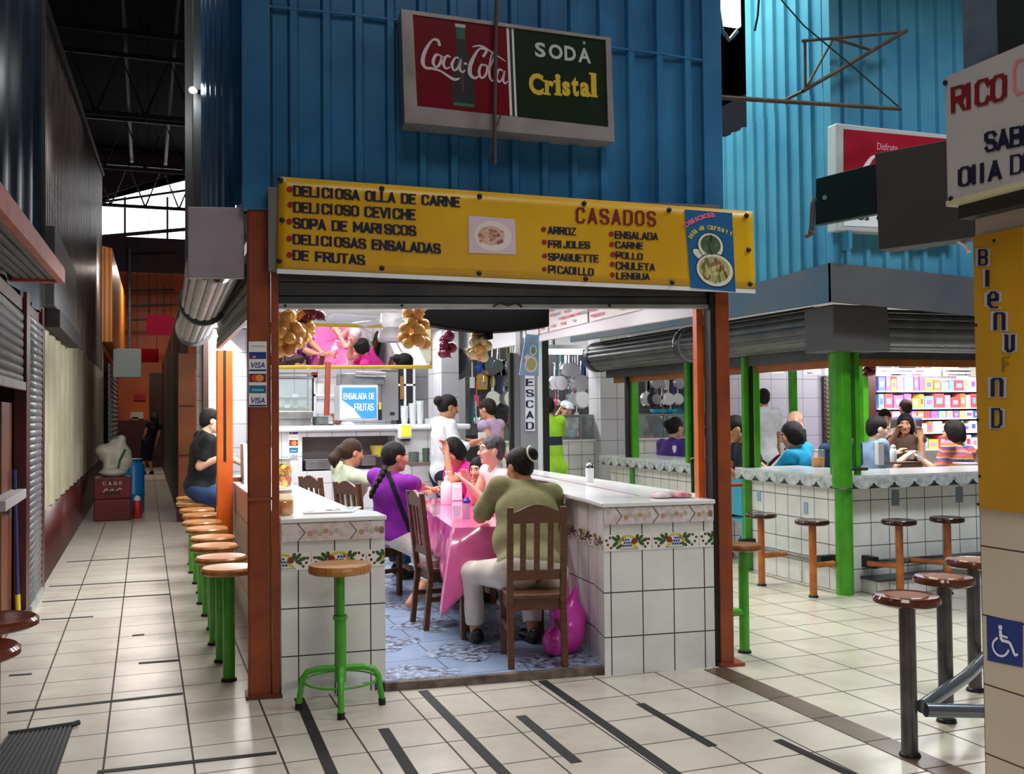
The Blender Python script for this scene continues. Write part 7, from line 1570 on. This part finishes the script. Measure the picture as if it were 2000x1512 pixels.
def person(label, pel, head, h, hyaw=0, hpitch=5, hroll=0, hl=None, hr=None, el=(0, -.2, -1), er=(0, -.2, -1), fl=None, fr=None, kl=None, kr=None, wd=1., belly=0., hs=1., skin=0, shirt=None, sleeve=.6, pants=None, leg=1.85, shoes=SHOEB, hair='short', hairm=None, vox=.010, group='people in the market', extra=None, z0=.05, female=False, shirtfn=None, smats=None, curl=.5, braid=None, glasses=False, hem=-.08, skirt=False, arm=1., sh=.46):
    pel = np.array(pel, float); hc = np.array(head, float); root = thing('person', label, 'person', (pel[0], pel[1], z0), group)
    H0 = math.radians(h); BR = rotm(H0); r_, f_ = BR[:, 0], BR[:, 1]
    HM = rotm(H0+math.radians(hyaw), math.radians(hpitch), math.radians(hroll)); hr_, hf, hu = HM[:, 0], HM[:, 1], HM[:, 2]
    sk = SKIN[skin]
    nb = hc-hu*.125*hs-hf*.025*hs
    t = nrm(nb-pel-[0, 0, .03]); Lt = np.linalg.norm(nb-pel); sT = Lt/.52
    rr_ = nrm(r_-t*(r_@t)); ff = np.cross(t, rr_); TM = np.stack([rr_, ff, t], 1)
    at = lambda a, x=0., y=0.: pel+t*a*sT+rr_*x+ff*y
    hs2 = max(.75, min(1.08, hs))
    shw = .165*wd**.5*hs2
    S_l, S_r = at(sh, -shw, 0), at(sh, shw, 0)
    UA, FA = .275*hs2*arm, .245*hs2*arm
    def dflt(s): return at(.05, s*.2, .25)
    tl = np.array(hl, float) if hl is not None else dflt(-1); tr = np.array(hr, float) if hr is not None else dflt(1)
    loc = lambda v: rr_*v[0]+f_*v[1]+np.array([0, 0, v[2]])
    E_l, W_l = ik(S_l, tl, UA, FA, loc(el)); E_r, W_r = ik(S_r, tr, UA, FA, loc(er))
    sit = pel[2]-z0 < .78
    hipw = .095*wd**.5*hs2
    P_l, P_r = at(-.02, -hipw), at(-.02, hipw)
    TH, SN = (.43*hs2, .42*hs2)
    if not sit: TH = SN = max(.25, (pel[2]-z0-.06)/2*1.01)
    dfoot = lambda s: (np.array([pel[0], pel[1], z0+.075])+r_*s*.11+f_*(.36 if sit else .02))
    F_l = np.array(fl, float) if fl is not None else dfoot(-1); F_r = np.array(fr, float) if fr is not None else dfoot(1)
    K_l, F_l = ik(P_l, F_l, TH, SN, f_*1.+np.array([0, 0, .9 if sit else 0])+(loc(kl) if kl else 0)); K_r, F_r = ik(P_r, F_r, TH, SN, f_*1.+np.array([0, 0, .9 if sit else 0])+(loc(kr) if kr else 0))
    def torso(o, B):
        w_ = wd
        return [('ell', at(.02), (.165*w_+o, .118*w_**.6+o+belly*.3, .13+o), TM, .05), ('ell', at(.18, 0, belly*.7), (.142*w_+o+belly*.6, .108*w_**.5+o+belly*.6, .16*sT+o), TM, .06),
                ('ell', at(.34), (.152*w_+o, .112*w_**.5+o, .15*sT+o), TM, .05), ('cap', at(sh-.005, -shw*.8), at(sh-.005, shw*.8), .058+o, .058+o, .05)] + \
               ([('ell', at(.33, -.07*w_, .085), (.065+o, .06+o, .065+o), TM, .04), ('ell', at(.33, .07*w_, .085), (.065+o, .06+o, .065+o), TM, .04)] if female else [])
    aw = (.75+.25*wd)*hs2
    B = torso(-.012, 0)
    B += [('cap', at(.47), nb+hu*.05*hs, .052, .047, .03)]
    for S, E, W in ((S_l, E_l, W_l), (S_r, E_r, W_r)): B += [('cap', S, E, .049*aw, .040*aw, .03), ('cap', E, W, .040*aw, .027*hs2, .02)]
    for P_, K, Fo in ((P_l, K_l, F_l), (P_r, K_r, F_r)): B += [('cap', P_, K, .082*wd**.6*hs2, .055*hs2, .04), ('cap', K, K*.6+Fo*.4, .053*hs2, .054*hs2, .03), ('cap', K*.6+Fo*.4, Fo, .052*hs2, .036*hs2, .03)]
    for (E, W, sd) in ((E_l, W_l, -1), (E_r, W_r, 1)):
        d = nrm(W-E); n = np.array([0, 0, -1.])-d*(-d[2]); n = nrm(n) if np.linalg.norm(n) > .2 else nrm(np.cross(d, r_)); th = nrm(np.cross(d, n)) if sd > 0 else nrm(np.cross(n, d))
        PM = np.stack([th, d, n], 1); B += [('ell', W+d*.045*hs2, (.038*hs2, .052*hs2, .017), PM, .015)]
        for q, ln in ((.029, .066), (.010, .076), (-.010, .072), (-.028, .056)):
            b0 = W+d*.085*hs2+th*q*hs2; m1 = b0+(d*math.cos(curl*.6)+n*math.sin(curl*.6))*ln*.55*hs2; m2 = m1+(d*math.cos(curl*1.6)+n*math.sin(curl*1.6))*ln*.5*hs2
            B += [('cap', b0-d*.02, m1, .0098, .0088, .003), ('cap', m1, m2, .0088, .0078, .003)]
        b0 = W+d*.03*hs2+th*.03; m1 = b0+nrm(d*.6+th*.75+n*.25)*.036; m2 = m1+nrm(d*.9+th*.25+n*.3)*.03; B += [('cap', b0, m1, .012, .0105, .006), ('cap', m1, m2, .0105, .009, .003)]
    hp = lambda x, y, z: hc+(hr_*x+hf*y+hu*z)*hs
    hv = lambda *a: tuple(q*hs for q in a)
    B += [('ell', hp(0, -.012, .03), hv(.074, .094, .088), HM, .02), ('ell', hp(0, .028, -.03), hv(.060, .066, .088), HM, .03), ('cap', hp(-.045, .0, -.055), hp(-.012, .065, -.095), .022*hs, .018*hs, .02), ('cap', hp(.045, .0, -.055), hp(.012, .065, -.095), .022*hs, .018*hs, .02),
          ('ell', hp(-.040, .062, -.022), hv(.022, .022, .02), HM, .02), ('ell', hp(.040, .062, -.022), hv(.022, .022, .02), HM, .02),
          ('sub', hp(-.031, .100, .010), hv(.019, .017, .013), HM, .012), ('sub', hp(.031, .100, .010), hv(.019, .017, .013), HM, .012), ('ell', hp(-.031, .078, .010), hv(.014, .013, .010), HM, .004), ('ell', hp(.031, .078, .010), hv(.014, .013, .010), HM, .004),
          ('cap', hp(-.045, .080, .034), hp(-.012, .090, .032), .007*hs, .008*hs, .012), ('cap', hp(.045, .080, .034), hp(.012, .090, .032), .007*hs, .008*hs, .012),
          ('cap', hp(0, .090, .012), hp(0, .110, -.028), .008*hs, .014*hs, .012), ('cap', hp(-.013, .095, -.032), hp(.013, .095, -.032), .009*hs, .009*hs, .008),
          ('cap', hp(-.020, .083, -.060), hp(.020, .083, -.060), .007*hs, .007*hs, .008), ('cap', hp(-.018, .082, -.068), hp(.018, .082, -.068), .008*hs, .008*hs, .006),
          ('ell', hp(-.077, -.008, -.008), hv(.012, .024, .033), HM, .008), ('ell', hp(.077, -.008, -.008), hv(.012, .024, .033), HM, .008)]
    def bm(Cn):
        q = (Cn-hc)@HM/hs; mi = np.zeros(len(q), int); x, y, z = np.abs(q[:, 0]), q[:, 1], q[:, 2]
        mi[(y > .068) & (z > .028) & (z < .039) & (x > .014) & (x < .046)] = 1
        mi[(y > .06) & (z > -.074) & (z < -.053) & (x < .026)] = 2
        e = (y > .06) & (np.abs(x-.031) < .0150) & (np.abs(z-.010) < .0075); mi[e] = 3; mi[e & (np.abs(x-.031) < .0065)] = 4
        return mi
    blob('body', B, vox, None, root, matfn=bm, mats=[sk, BROWM, LIPM, EYEW, EYED])
    o = .008
    if shirt is not None:
        G = torso(o, 0)
        G += [('cut', at(hem), -t)]
        G = [g for g in G]
        for S, E, W in ((S_l, E_l, W_l), (S_r, E_r, W_r)):
            if sleeve <= 0: continue
            q = min(1, sleeve); G.append(('cap', S, S+(E-S)*q*.8, .058*aw+o, .052*aw+o*1.2, .03)); G.append(('cyl', S+(E-S)*q*.55, S+(E-S)*q, .055*aw+o, .054*aw+o*1.6, .015))
            if sleeve > 1: G.append(('cap', E, E+(W-E)*(sleeve-1)*.9, .048*aw+o, .036*hs2+o, .02)); G.append(('cyl', E+(W-E)*(sleeve-1)*.7, E+(W-E)*(sleeve-1), .042*hs2+o, .036*hs2+o, .01))
        G += [('cap', at(.46), at(.505), .060, .058, .03), ('sub', at(.55, 0, .035), (.062, .07, .07), TM, .01)]
        blob('shirt', G, vox, shirt, root, matfn=shirtfn, mats=smats)
    if pants is not None:
        G = [('ell', at(.015), (.168*wd+o*.3, .122*wd**.6+o*.3+belly*.3, .13), TM, .05), ('cut', at(.115), t)]
        for P_, K, Fo in ((P_l, K_l, F_l), (P_r, K_r, F_r)):
            G.append(('cap', P_, K, .088*wd**.6*hs2+o, .063*hs2+o, .04))
            if leg > 1: e = K+(Fo-K)*(leg-1); G += [('cap', K, K+(e-K)*.8, .062*hs2+o, .055*hs2+o, .03), ('cyl', K+(e-K)*.6, e, .056*hs2+o, .052*hs2+o*1.6, .015)]
        blob('trousers', G, vox, pants, root)
    if shoes is not None:
        for Fo in (F_l, F_r):
            fz = Fo[2]-.03; fd = f_
            blob('shoe', [('cap', Fo+[0, 0, -.01]-fd*.03, Fo-[0, 0, .03]-fd*.03, .042, .045, .03), ('cap', Fo-[0, 0, .035], Fo-[0, 0, .04]+fd*.14, .043, .036, .03), ('cut', (Fo[0], Fo[1], max(z0+.002, Fo[2]-.075)), (0, 0, -1))], vox, shoes, root)
    hm = hairm or HAIRM
    if hair:
        G = [('ell', hp(0, -.018, .036), hv(.085, .104, .096), HM, .02)]
        if hair in ('bob', 'long', 'bowl'): G += [('ell', hp(-.062, -.02, -.02), hv(.034, .075, .085), HM, .03), ('ell', hp(.062, -.02, -.02), hv(.034, .075, .085), HM, .03), ('ell', hp(0, -.075, -.03), hv(.07, .04, .085), HM, .03)]
        if hair == 'long': G += [('cap', hp(0, -.08, -.03), hp(0, -.10, -.24), .075*hs, .055*hs, .03), ('cap', hp(.065, -.01, -.03), hp(.075, .0, -.22), .034*hs, .03*hs, .03), ('cap', hp(-.065, -.01, -.03), hp(-.075, .0, -.22), .034*hs, .03*hs, .03)]
        if hair in ('short', 'crop'): G += [('ell', hp(0, -.06, -.02), hv(.066, .05, .07), HM, .03)]
        if hair in ('bun', 'pony', 'braid'): G += [('ell', hp(0, -.05, -.01), hv(.074, .07, .07), HM, .03)]
        # open the face and the ears
        big = .058 if hair == 'bowl' else .07
        G += [('sub', hp(0, .125, -.045), hv(.082, .085, .115 if hair != 'bowl' else .095), HM, .015), ('sub', hp(0, .10, -.12), hv(.12, .11, .08), HM, .01)]
        if hair not in ('long', 'bob', 'bowl'): G += [('sub', hp(-.085, .02, -.02), hv(.03, .04, .045), HM, .01), ('sub', hp(.085, .02, -.02), hv(.03, .04, .045), HM, .01)]
        if hair == 'bun': G += [('ell', hp(0, -.125, .03), hv(.055, .05, .055), HM, .012)]
        if hair == 'pony': G += [('ell', hp(0, -.115, .01), hv(.035, .035, .035), HM, .02), ('cap', hp(0, -.13, .0), hp(.0, -.165, -.09), .038*hs, .05*hs, .03), ('cap', hp(.0, -.165, -.09), hp(0, -.15, -.16), .048*hs, .015*hs, .03)]
        hob = blob('hair', G, vox*.9, hm, root)
        if braid:
            G = []; b = [np.array(p, float) for p in braid]; n_ = 12; pts = []
            for i in range(n_): 
                q = i/(n_-1)*(len(b)-1); k = min(int(q), len(b)-2); pts.append(b[k]+(b[k+1]-b[k])*(q-k))
            for i, p in enumerate(pts): G += [('ell', p+hr_*.010*(1 if i % 2 else -1), (.027*(1-.35*i/n_), .024*(1-.3*i/n_), .028), None, .008)]
            blob('braid', G, .007, hm, hob)
    if glasses:
        s = MB().mat(C((50, 44, 44), .3))
        for x in (-.032, .032): s.tube([hp(x+.024*math.cos(a*pi/8), .104+.0*abs(x), .008+.018*math.sin(a*pi/8)) for a in range(16)], .0022*hs, 5, closed=True)
        s.tube([hp(-.01, .108, .012), hp(.01, .108, .012)], .002, 5)
        for x in (-1, 1): s.tube([hp(x*.056, .100, .012), hp(x*.080, .03, .014), hp(x*.080, -.01, .01)], .002, 5)
        s.build('glasses', parent=root)
    if extra: extra(root, hp, at, HM, TM, hs)
    return root
Y_ = lambda u, v, y: ony(u, v, y)
PALEG = cloth_mat('pale_green', (206, 216, 186)); PURP = cloth_mat('violet', (140, 40, 160), (112, 26, 132)); OLIVE = cloth_mat('olive', (150, 146, 104), (126, 122, 84)); CREAMP = cloth_mat('cream_trouser', (226, 214, 202)); JEANS = cloth_mat('denim', (52, 74, 112), (38, 56, 88)); BLACKC = cloth_mat('black_cotton', (26, 26, 30)); WHITEC = cloth_mat('white_cotton', (232, 236, 240)); MAG = cloth_mat('magenta', (226, 50, 150), (200, 36, 128)); TURQC = cloth_mat('turquoise_cotton', (20, 150, 196), (14, 124, 170)); GREYBL = cloth_mat('grey_blue', (128, 150, 176)); LIME = cloth_mat('lime', (150, 200, 50)); LAV = cloth_mat('lavender', (176, 146, 184)); DKP = cloth_mat('dark_trouser', (40, 40, 50)); PURP2 = cloth_mat('deep_purple', (84, 54, 140)); PINKW = cloth_mat('pale_pink', (236, 216, 218)); BROWNC = cloth_mat('brown_cotton', (90, 66, 54)); GREYC = cloth_mat('lilac_grey', (150, 150, 176)); NAVYC = cloth_mat('navy_cotton', (34, 38, 56))
# --- woman in pale green
person('woman in pale green short-sleeved top with dark ponytail seated at the table left', (1.80, 9.32, .58), Y_(688, 884, 9.2), -72, hyaw=-5, hpitch=12, hr=(2.34, 8.98, .90), hl=(2.36, 9.42, .90), er=(.4, .1, -1), wd=1.12, skin=1, shirt=PALEG, sleeve=.42, pants=JEANS, hair='pony', hairm=HAIRB, female=True, fl=(2.3, 9.5, .13), fr=(2.3, 9.2, .13))
# --- braided woman in violet with black strap
pP = np.array([1.97, 8.22, .60]); hP = Y_(772, 893, 8.12); STRAP = BLACKC
a1 = Y_(758, 925, 7.95); b1 = Y_(806, 1050, 8.0)
nS = nrm(np.cross(b1-a1, ray(780, 980)))
def strapfn(Cn): return (np.abs((Cn-a1)@nS) < .020).astype(int)
person('woman in violet shirt with long black braid and black shoulder strap', pP, hP, -58, hyaw=-22, hpitch=4, hr=onz(848, 948, .93), hl=(2.5, 8.55, .9), er=(1., .1, -1), wd=1.36, belly=.03, skin=1, shirt=PURP, sleeve=.62, pants=CREAMP, leg=1.5, hair='braid', female=True, shirtfn=strapfn, smats=[PURP, STRAP], shoes=None, vox=.009,
       braid=[Y_(752, 915, 7.99), Y_(745, 930, 7.93), Y_(733, 950, 7.93), Y_(724, 968, 7.95)], fl=(2.25, 8.25, .13), fr=onz(800, 1180, .10)+[0, .0, 0], kr=(.6, 0, 0))
# --- person in olive, back to us
pO = np.array([2.34, 6.02, .575]); hO = Y_(1014, 912, 6.40)
def clip_(root, hp, at, HM, TM, hs):
    c = hp(.04, -.135, .045); MB().mat(C((226, 220, 204), .25)).tube([c+(HM[:, 0]*.052*math.cos(a)+HM[:, 2]*.056*math.sin(a)) for a in np.linspace(1.6, 4.9, 12)], .007, 6).build('hair_clip', parent=root)
    blob('hair_bun', [('ell', hp(.045, -.10, .045), (.05, .045, .052), None, .01)], .008, HAIRM, root)
person('person in olive shirt and cream trousers seated on the front chair, back to us', pO, hO, 6, hyaw=12, hpitch=22, hl=(2.24, 6.70, .89), hr=(2.62, 6.72, .88), el=(-.55, .2, -1), er=(.7, .2, -1), wd=1.45, belly=.05, skin=1, shirt=OLIVE, sleeve=.92, pants=CREAMP, hair='short', vox=.008, extra=clip_, fl=(2.10, 6.47, .125), fr=(2.46, 6.32, .125), kl=(-.5, 0, 0), kr=(.3, .5, 0), hem=-.13, sh=.485)
# --- short-haired woman with glasses
person('short grey-haired woman with glasses in pale sleeveless top, hands together', (3.02, 7.95, .60), Y_(960, 880, 7.85), 92, hyaw=-4, hpitch=-2, hl=Y_(918, 950, 7.72), hr=Y_(914, 940, 7.95), el=(-.3, .3, -1), er=(.3, .3, -1), wd=1.1, skin=2, shirt=PINKW, sleeve=.12, pants=DKP, hair='short', hairm=HAIRG, glasses=True, female=True, vox=.009, curl=.1)
# --- woman in magenta with head in hand
person('woman in magenta top resting her bowed head on one hand', (3.06, 8.98, .60), Y_(885, 882, 8.80), 112, hyaw=6, hpitch=34, hl=Y_(873, 888, 8.66), el=(0, .8, -1), hr=(2.55, 9.0, .9), er=(.4, .3, -1), wd=1.05, skin=0, shirt=MAG, sleeve=.5, pants=DKP, hair='bob', female=True, vox=.009, curl=.7)
# --- child
person('small child between the magenta and the grey-haired women', (3.05, 8.44, .66), Y_(934, 917, 8.38), 118, hyaw=15, hpitch=8, hs=.86, wd=.8, skin=0, shirt=MAG, sleeve=.6, pants=JEANS, hair='bob', hl=(2.7, 8.2, .92), hr=(2.72, 8.5, .92), vox=.009)
# --- waitress
hW = Y_(876, 795, 9.95)
person('waitress in white blouse with black bun standing behind the table', (hW[0]-.06, 9.98, .98), hW, -80, hyaw=-6, hpitch=16, hr=Y_(930, 862, 9.72), er=(.3, -.5, -1), hl=Y_(925, 868, 10.1), wd=1.02, skin=1, shirt=WHITEC, sleeve=1.55, pants=DKP, hair='bun', female=True, vox=.009, hem=-.16)
o = MB().mat(WHITE).box(Y_(938, 852, 9.72)+[-.02, -.01, -.03], Y_(938, 852, 9.72)+[.06, .01, .04]).build('order_pad', loc=Y_(938, 856, 9.72)); tag(o, "white order slip in the standing waitress's hand", 'paper')
# --- man in black on the alley stool
person('man in black T-shirt and jeans seated on an alley stool', (.515, 10.75, .86), Y_(412, 822, 10.72), -78, hyaw=0, hpitch=14, hr=Y_(432, 893, 10.45), hl=(.98, 10.95, 1.08), er=(.2, .1, -1), wd=1.3, belly=.02, skin=2, shirt=BLACKC, sleeve=.75, pants=JEANS, hair='short', z0=0, fl=(.78, 10.98, .36), fr=(.76, 10.5, .36), hem=-.12)
# --- far woman
person('woman in black clothes walking at the far end of the alley', (.08, 29.5, .92), Y_(301, 815, 29.5), 20, hair='long', shirt=BLACKC, pants=BLACKC, sleeve=.4, skin=1, leg=1.3, hl=(-.1, 29.5, .75), hr=(.26, 29.5, .75), el=(-.3, -.5, 0), er=(.3, -.5, 0), vox=.02, z0=0, female=True)
# --- cook behind the serving counter
hK = Y_(660, 805, 11.45); person('cook with dark hair just showing behind the serving counter', (hK[0], 11.5, .93), hK, 190, hpitch=14, shirt=WHITEC, pants=DKP, sleeve=.6, skin=1, hair='short', vox=.014, hl=(hK[0]+.15, 11.25, 1.0), hr=(hK[0]-.15, 11.25, 1.0))
# --- lavender vest by the kitchenware
hV = Y_(952, 800, 11.0); person('person in lavender vest and dark cap standing before the kitchenware rack', (hV[0]+.02, 11.0, .95), hV, 35, hpitch=14, shirt=LAV, sleeve=0.1, pants=DKP, skin=1, hair='short', hl=Y_(925, 862, 10.9), hr=(hV[0]+.3, 11.0, 1.0), vox=.012, z0=0)
# --- lime shirt
LN = (M('lime_band', (24, 34, 60), .7))
hL = Y_(1068, 795, 11.4)
def limefn(Cn): zz_ = Cn[:, 2]; return ((zz_ > 1.20) & (zz_ < 1.31)).astype(int)
person('person in long lime green shirt with navy band in the aisle behind', (hL[0]+.08, 11.4, .92), hL, 8, hpitch=10, shirt=LIME, sleeve=.7, pants=LIME, leg=.9, skin=1, hair='short', vox=.012, z0=0, hem=-.3, shirtfn=limefn, smats=[LIME, LN])
# --- butcher with white cap
hB = Y_(1106, 800, 13.95)
def cap_(root, hp, at, HM, TM, hs): blob('white_cap', [('ell', hp(0, -.01, .065), (.098, .112, .07), HM, .02), ('cap', hp(-.05, .10, .055), hp(.05, .10, .055), .02, .02, .02), ('cut', hp(0, 0, .035), -HM[:, 2])], .012, WHITEC, root)
person('butcher in white cap and shirt with a hand to his face behind the meat counter', (hB[0]+.12, 14.05, .95), hB, 165, hyaw=25, hpitch=18, shirt=WHITEC, sleeve=.6, pants=DKP, skin=0, hair='short', hr=Y_(1090, 806, 13.8), er=(.6, 0, -1), vox=.012, z0=0, extra=cap_)
# --- right stall
h_ = Y_(1319, 836, 11.6); person('woman in deep purple shirt behind the side counter between the green posts', (h_[0]-.12, 11.55, .66), h_, -75, hpitch=8, shirt=PURP2, sleeve=.6, pants=DKP, skin=0, hair='bun', wd=1.2, hs=1.15, vox=.012, z0=0, female=True)
h_ = Y_(1436, 838, 9.3); person('man in black T-shirt bending over behind the turquoise chair', (h_[0]+.30, 9.35, .66), h_, 68, hpitch=28, shirt=NAVYC, sleeve=.7, pants=DKP, skin=1, hair='short', wd=1.5, hs=1.12, hl=Y_(1412, 908, 9.1), hr=(h_[0]-.2, 9.6, 1.06), el=(0, .3, -1), vox=.011, z0=0, arm=1.1)
h_ = Y_(1491, 778, 11.2); person('person in white shirt standing with back turned inside the green stall', (h_[0]+.03, 11.2, .97), h_, -25, hpitch=5, shirt=WHITEC, sleeve=.9, pants=DKP, skin=1, hair='crop', vox=.012, z0=0, hs=1.0)
h_ = Y_(1553, 822, 10.2); person('bald person in dark shirt behind the woman in turquoise', (h_[0]-.18, 10.2, .66), h_, 55, hpitch=20, shirt=NAVYC, sleeve=.8, pants=DKP, skin=2, hair=None, vox=.012, z0=0)
h_ = Y_(1546, 850, 8.95); person('woman in turquoise shirt seated behind the corner counter', (h_[0]+.10, 8.98, .66), h_, 35, hyaw=25, hpitch=16, shirt=TURQC, sleeve=1.3, pants=DKP, skin=0, hair='bob', wd=1.75, hs=1.12, hl=(h_[0]-.3, 9.15, 1.06), hr=(h_[0]+.4, 9.1, 1.06), vox=.011, z0=0, female=True)
h_ = Y_(1637, 838, 8.7); person('person in blue shirt mostly hidden by the thick green corner post', (h_[0]+.10, 8.7, .68), h_, -20, hpitch=10, shirt=JEANS, sleeve=.9, pants=DKP, skin=0, hair='short', vox=.011, z0=0)
h_ = Y_(1714, 838, 9.0); person('man with glasses in grey-blue shirt looking right inside the green stall', (h_[0]-.16, 8.95, .68), h_, -100, hyaw=-6, hpitch=12, hs=1.12, shirt=GREYBL, sleeve=.8, pants=DKP, skin=2, hair='crop', glasses=True, wd=1.15, hr=(h_[0]+.25, 8.85, 1.08), hl=(h_[0]+.3, 9.1, 1.08), vox=.010, z0=0)
h_ = Y_(1768, 828, 9.7); person('woman with long black hair eating at the counter of the green stall', (h_[0]+.12, 9.75, .68), h_, 125, hyaw=10, hpitch=10, shirt=BROWNC, sleeve=.1, pants=DKP, skin=1, hair='long', female=True, hr=Y_(1752, 842, 9.5), er=(.5, .2, -1), hl=Y_(1798, 858, 9.5), vox=.010, z0=0, wd=1.05)
h_ = Y_(1768, 797, 11.6); person('man in lilac-grey shirt standing at the kiosk, back turned', (h_[0], 11.6, .96), h_, -10, hpitch=5, shirt=GREYC, sleeve=.7, pants=DKP, skin=0, hair='crop', hairm=HAIRB, vox=.013, z0=0, wd=1.1)
h_ = Y_(1728, 818, 10.6); person('dark-haired person behind the man with glasses', (h_[0]+.05, 10.6, .70), h_, 150, hpitch=12, shirt=PINKW, sleeve=.7, pants=DKP, skin=1, hair='short', vox=.013, z0=0)
STRM = newmat('striped_knit', (230, 120, 70), .8); g = STRM; tc = g.add('ShaderNodeTexCoord').outputs['Object']; sp = g.add('ShaderNodeSeparateXYZ'); g.link(tc, sp.inputs[0])
nz_ = g.noise(2.5, vec=tc); zf_ = g.math('FRACT', g.math('MULTIPLY', g.math('ADD', sp.outputs[2], g.math('MULTIPLY', nz_.outputs[0], .16)), 7.)); rp = g.add('ShaderNodeValToRGB'); rp.color_ramp.interpolation = 'CONSTANT'; g.link(zf_, rp.inputs[0])
cols = [(0, (226, 110, 60)), (.22, (150, 90, 170)), (.4, (230, 160, 90)), (.58, (206, 90, 110)), (.74, (90, 90, 170)), (.88, (226, 190, 130))]
while len(rp.color_ramp.elements) < len(cols): rp.color_ramp.elements.new(.5)
for e_, (p_, c_) in zip(rp.color_ramp.elements, cols): e_.position = p_; e_.color = (*lin(c_), 1)
g.link(rp.outputs[0], g.b.inputs['Base Color'])
h_ = Y_(1862, 845, 8.75); person('woman with cropped black hair in striped orange and violet top, back turned', (h_[0]-.05, 8.70, .68), h_, 15, hyaw=20, hpitch=10, shirt=MATS['striped_knit'], sleeve=1.3, pants=DKP, skin=0, hair='bob', wd=1.45, hs=1.1, hl=(h_[0]-.35, 8.9, 1.06), hr=(h_[0]+.3, 8.75, 1.07), er=(1, -.2, -.6), vox=.010, z0=0, female=True)
# black jacket on the chair of the grey-haired woman
o = blob('jacket', [(a[0], np.array(a[1])-[3.08, 7.93, .05], *a[2:]) for a in [('ell', (3.10, 7.93, .90), (.05, .20, .14), None, .03), ('ell', (3.10, 7.91, .72), (.045, .18, .18), None, .03), ('ell', (3.10, 7.72, .8), (.04, .05, .2), None, .03)]], .012, BLACKC); o.location = (3.08, 7.93, .05); tag(o, 'black jacket hung over the chair of the grey-haired woman', 'jacket')

for o in bpy.data.objects:
    if 'wo' in o.keys(): del o['wo']
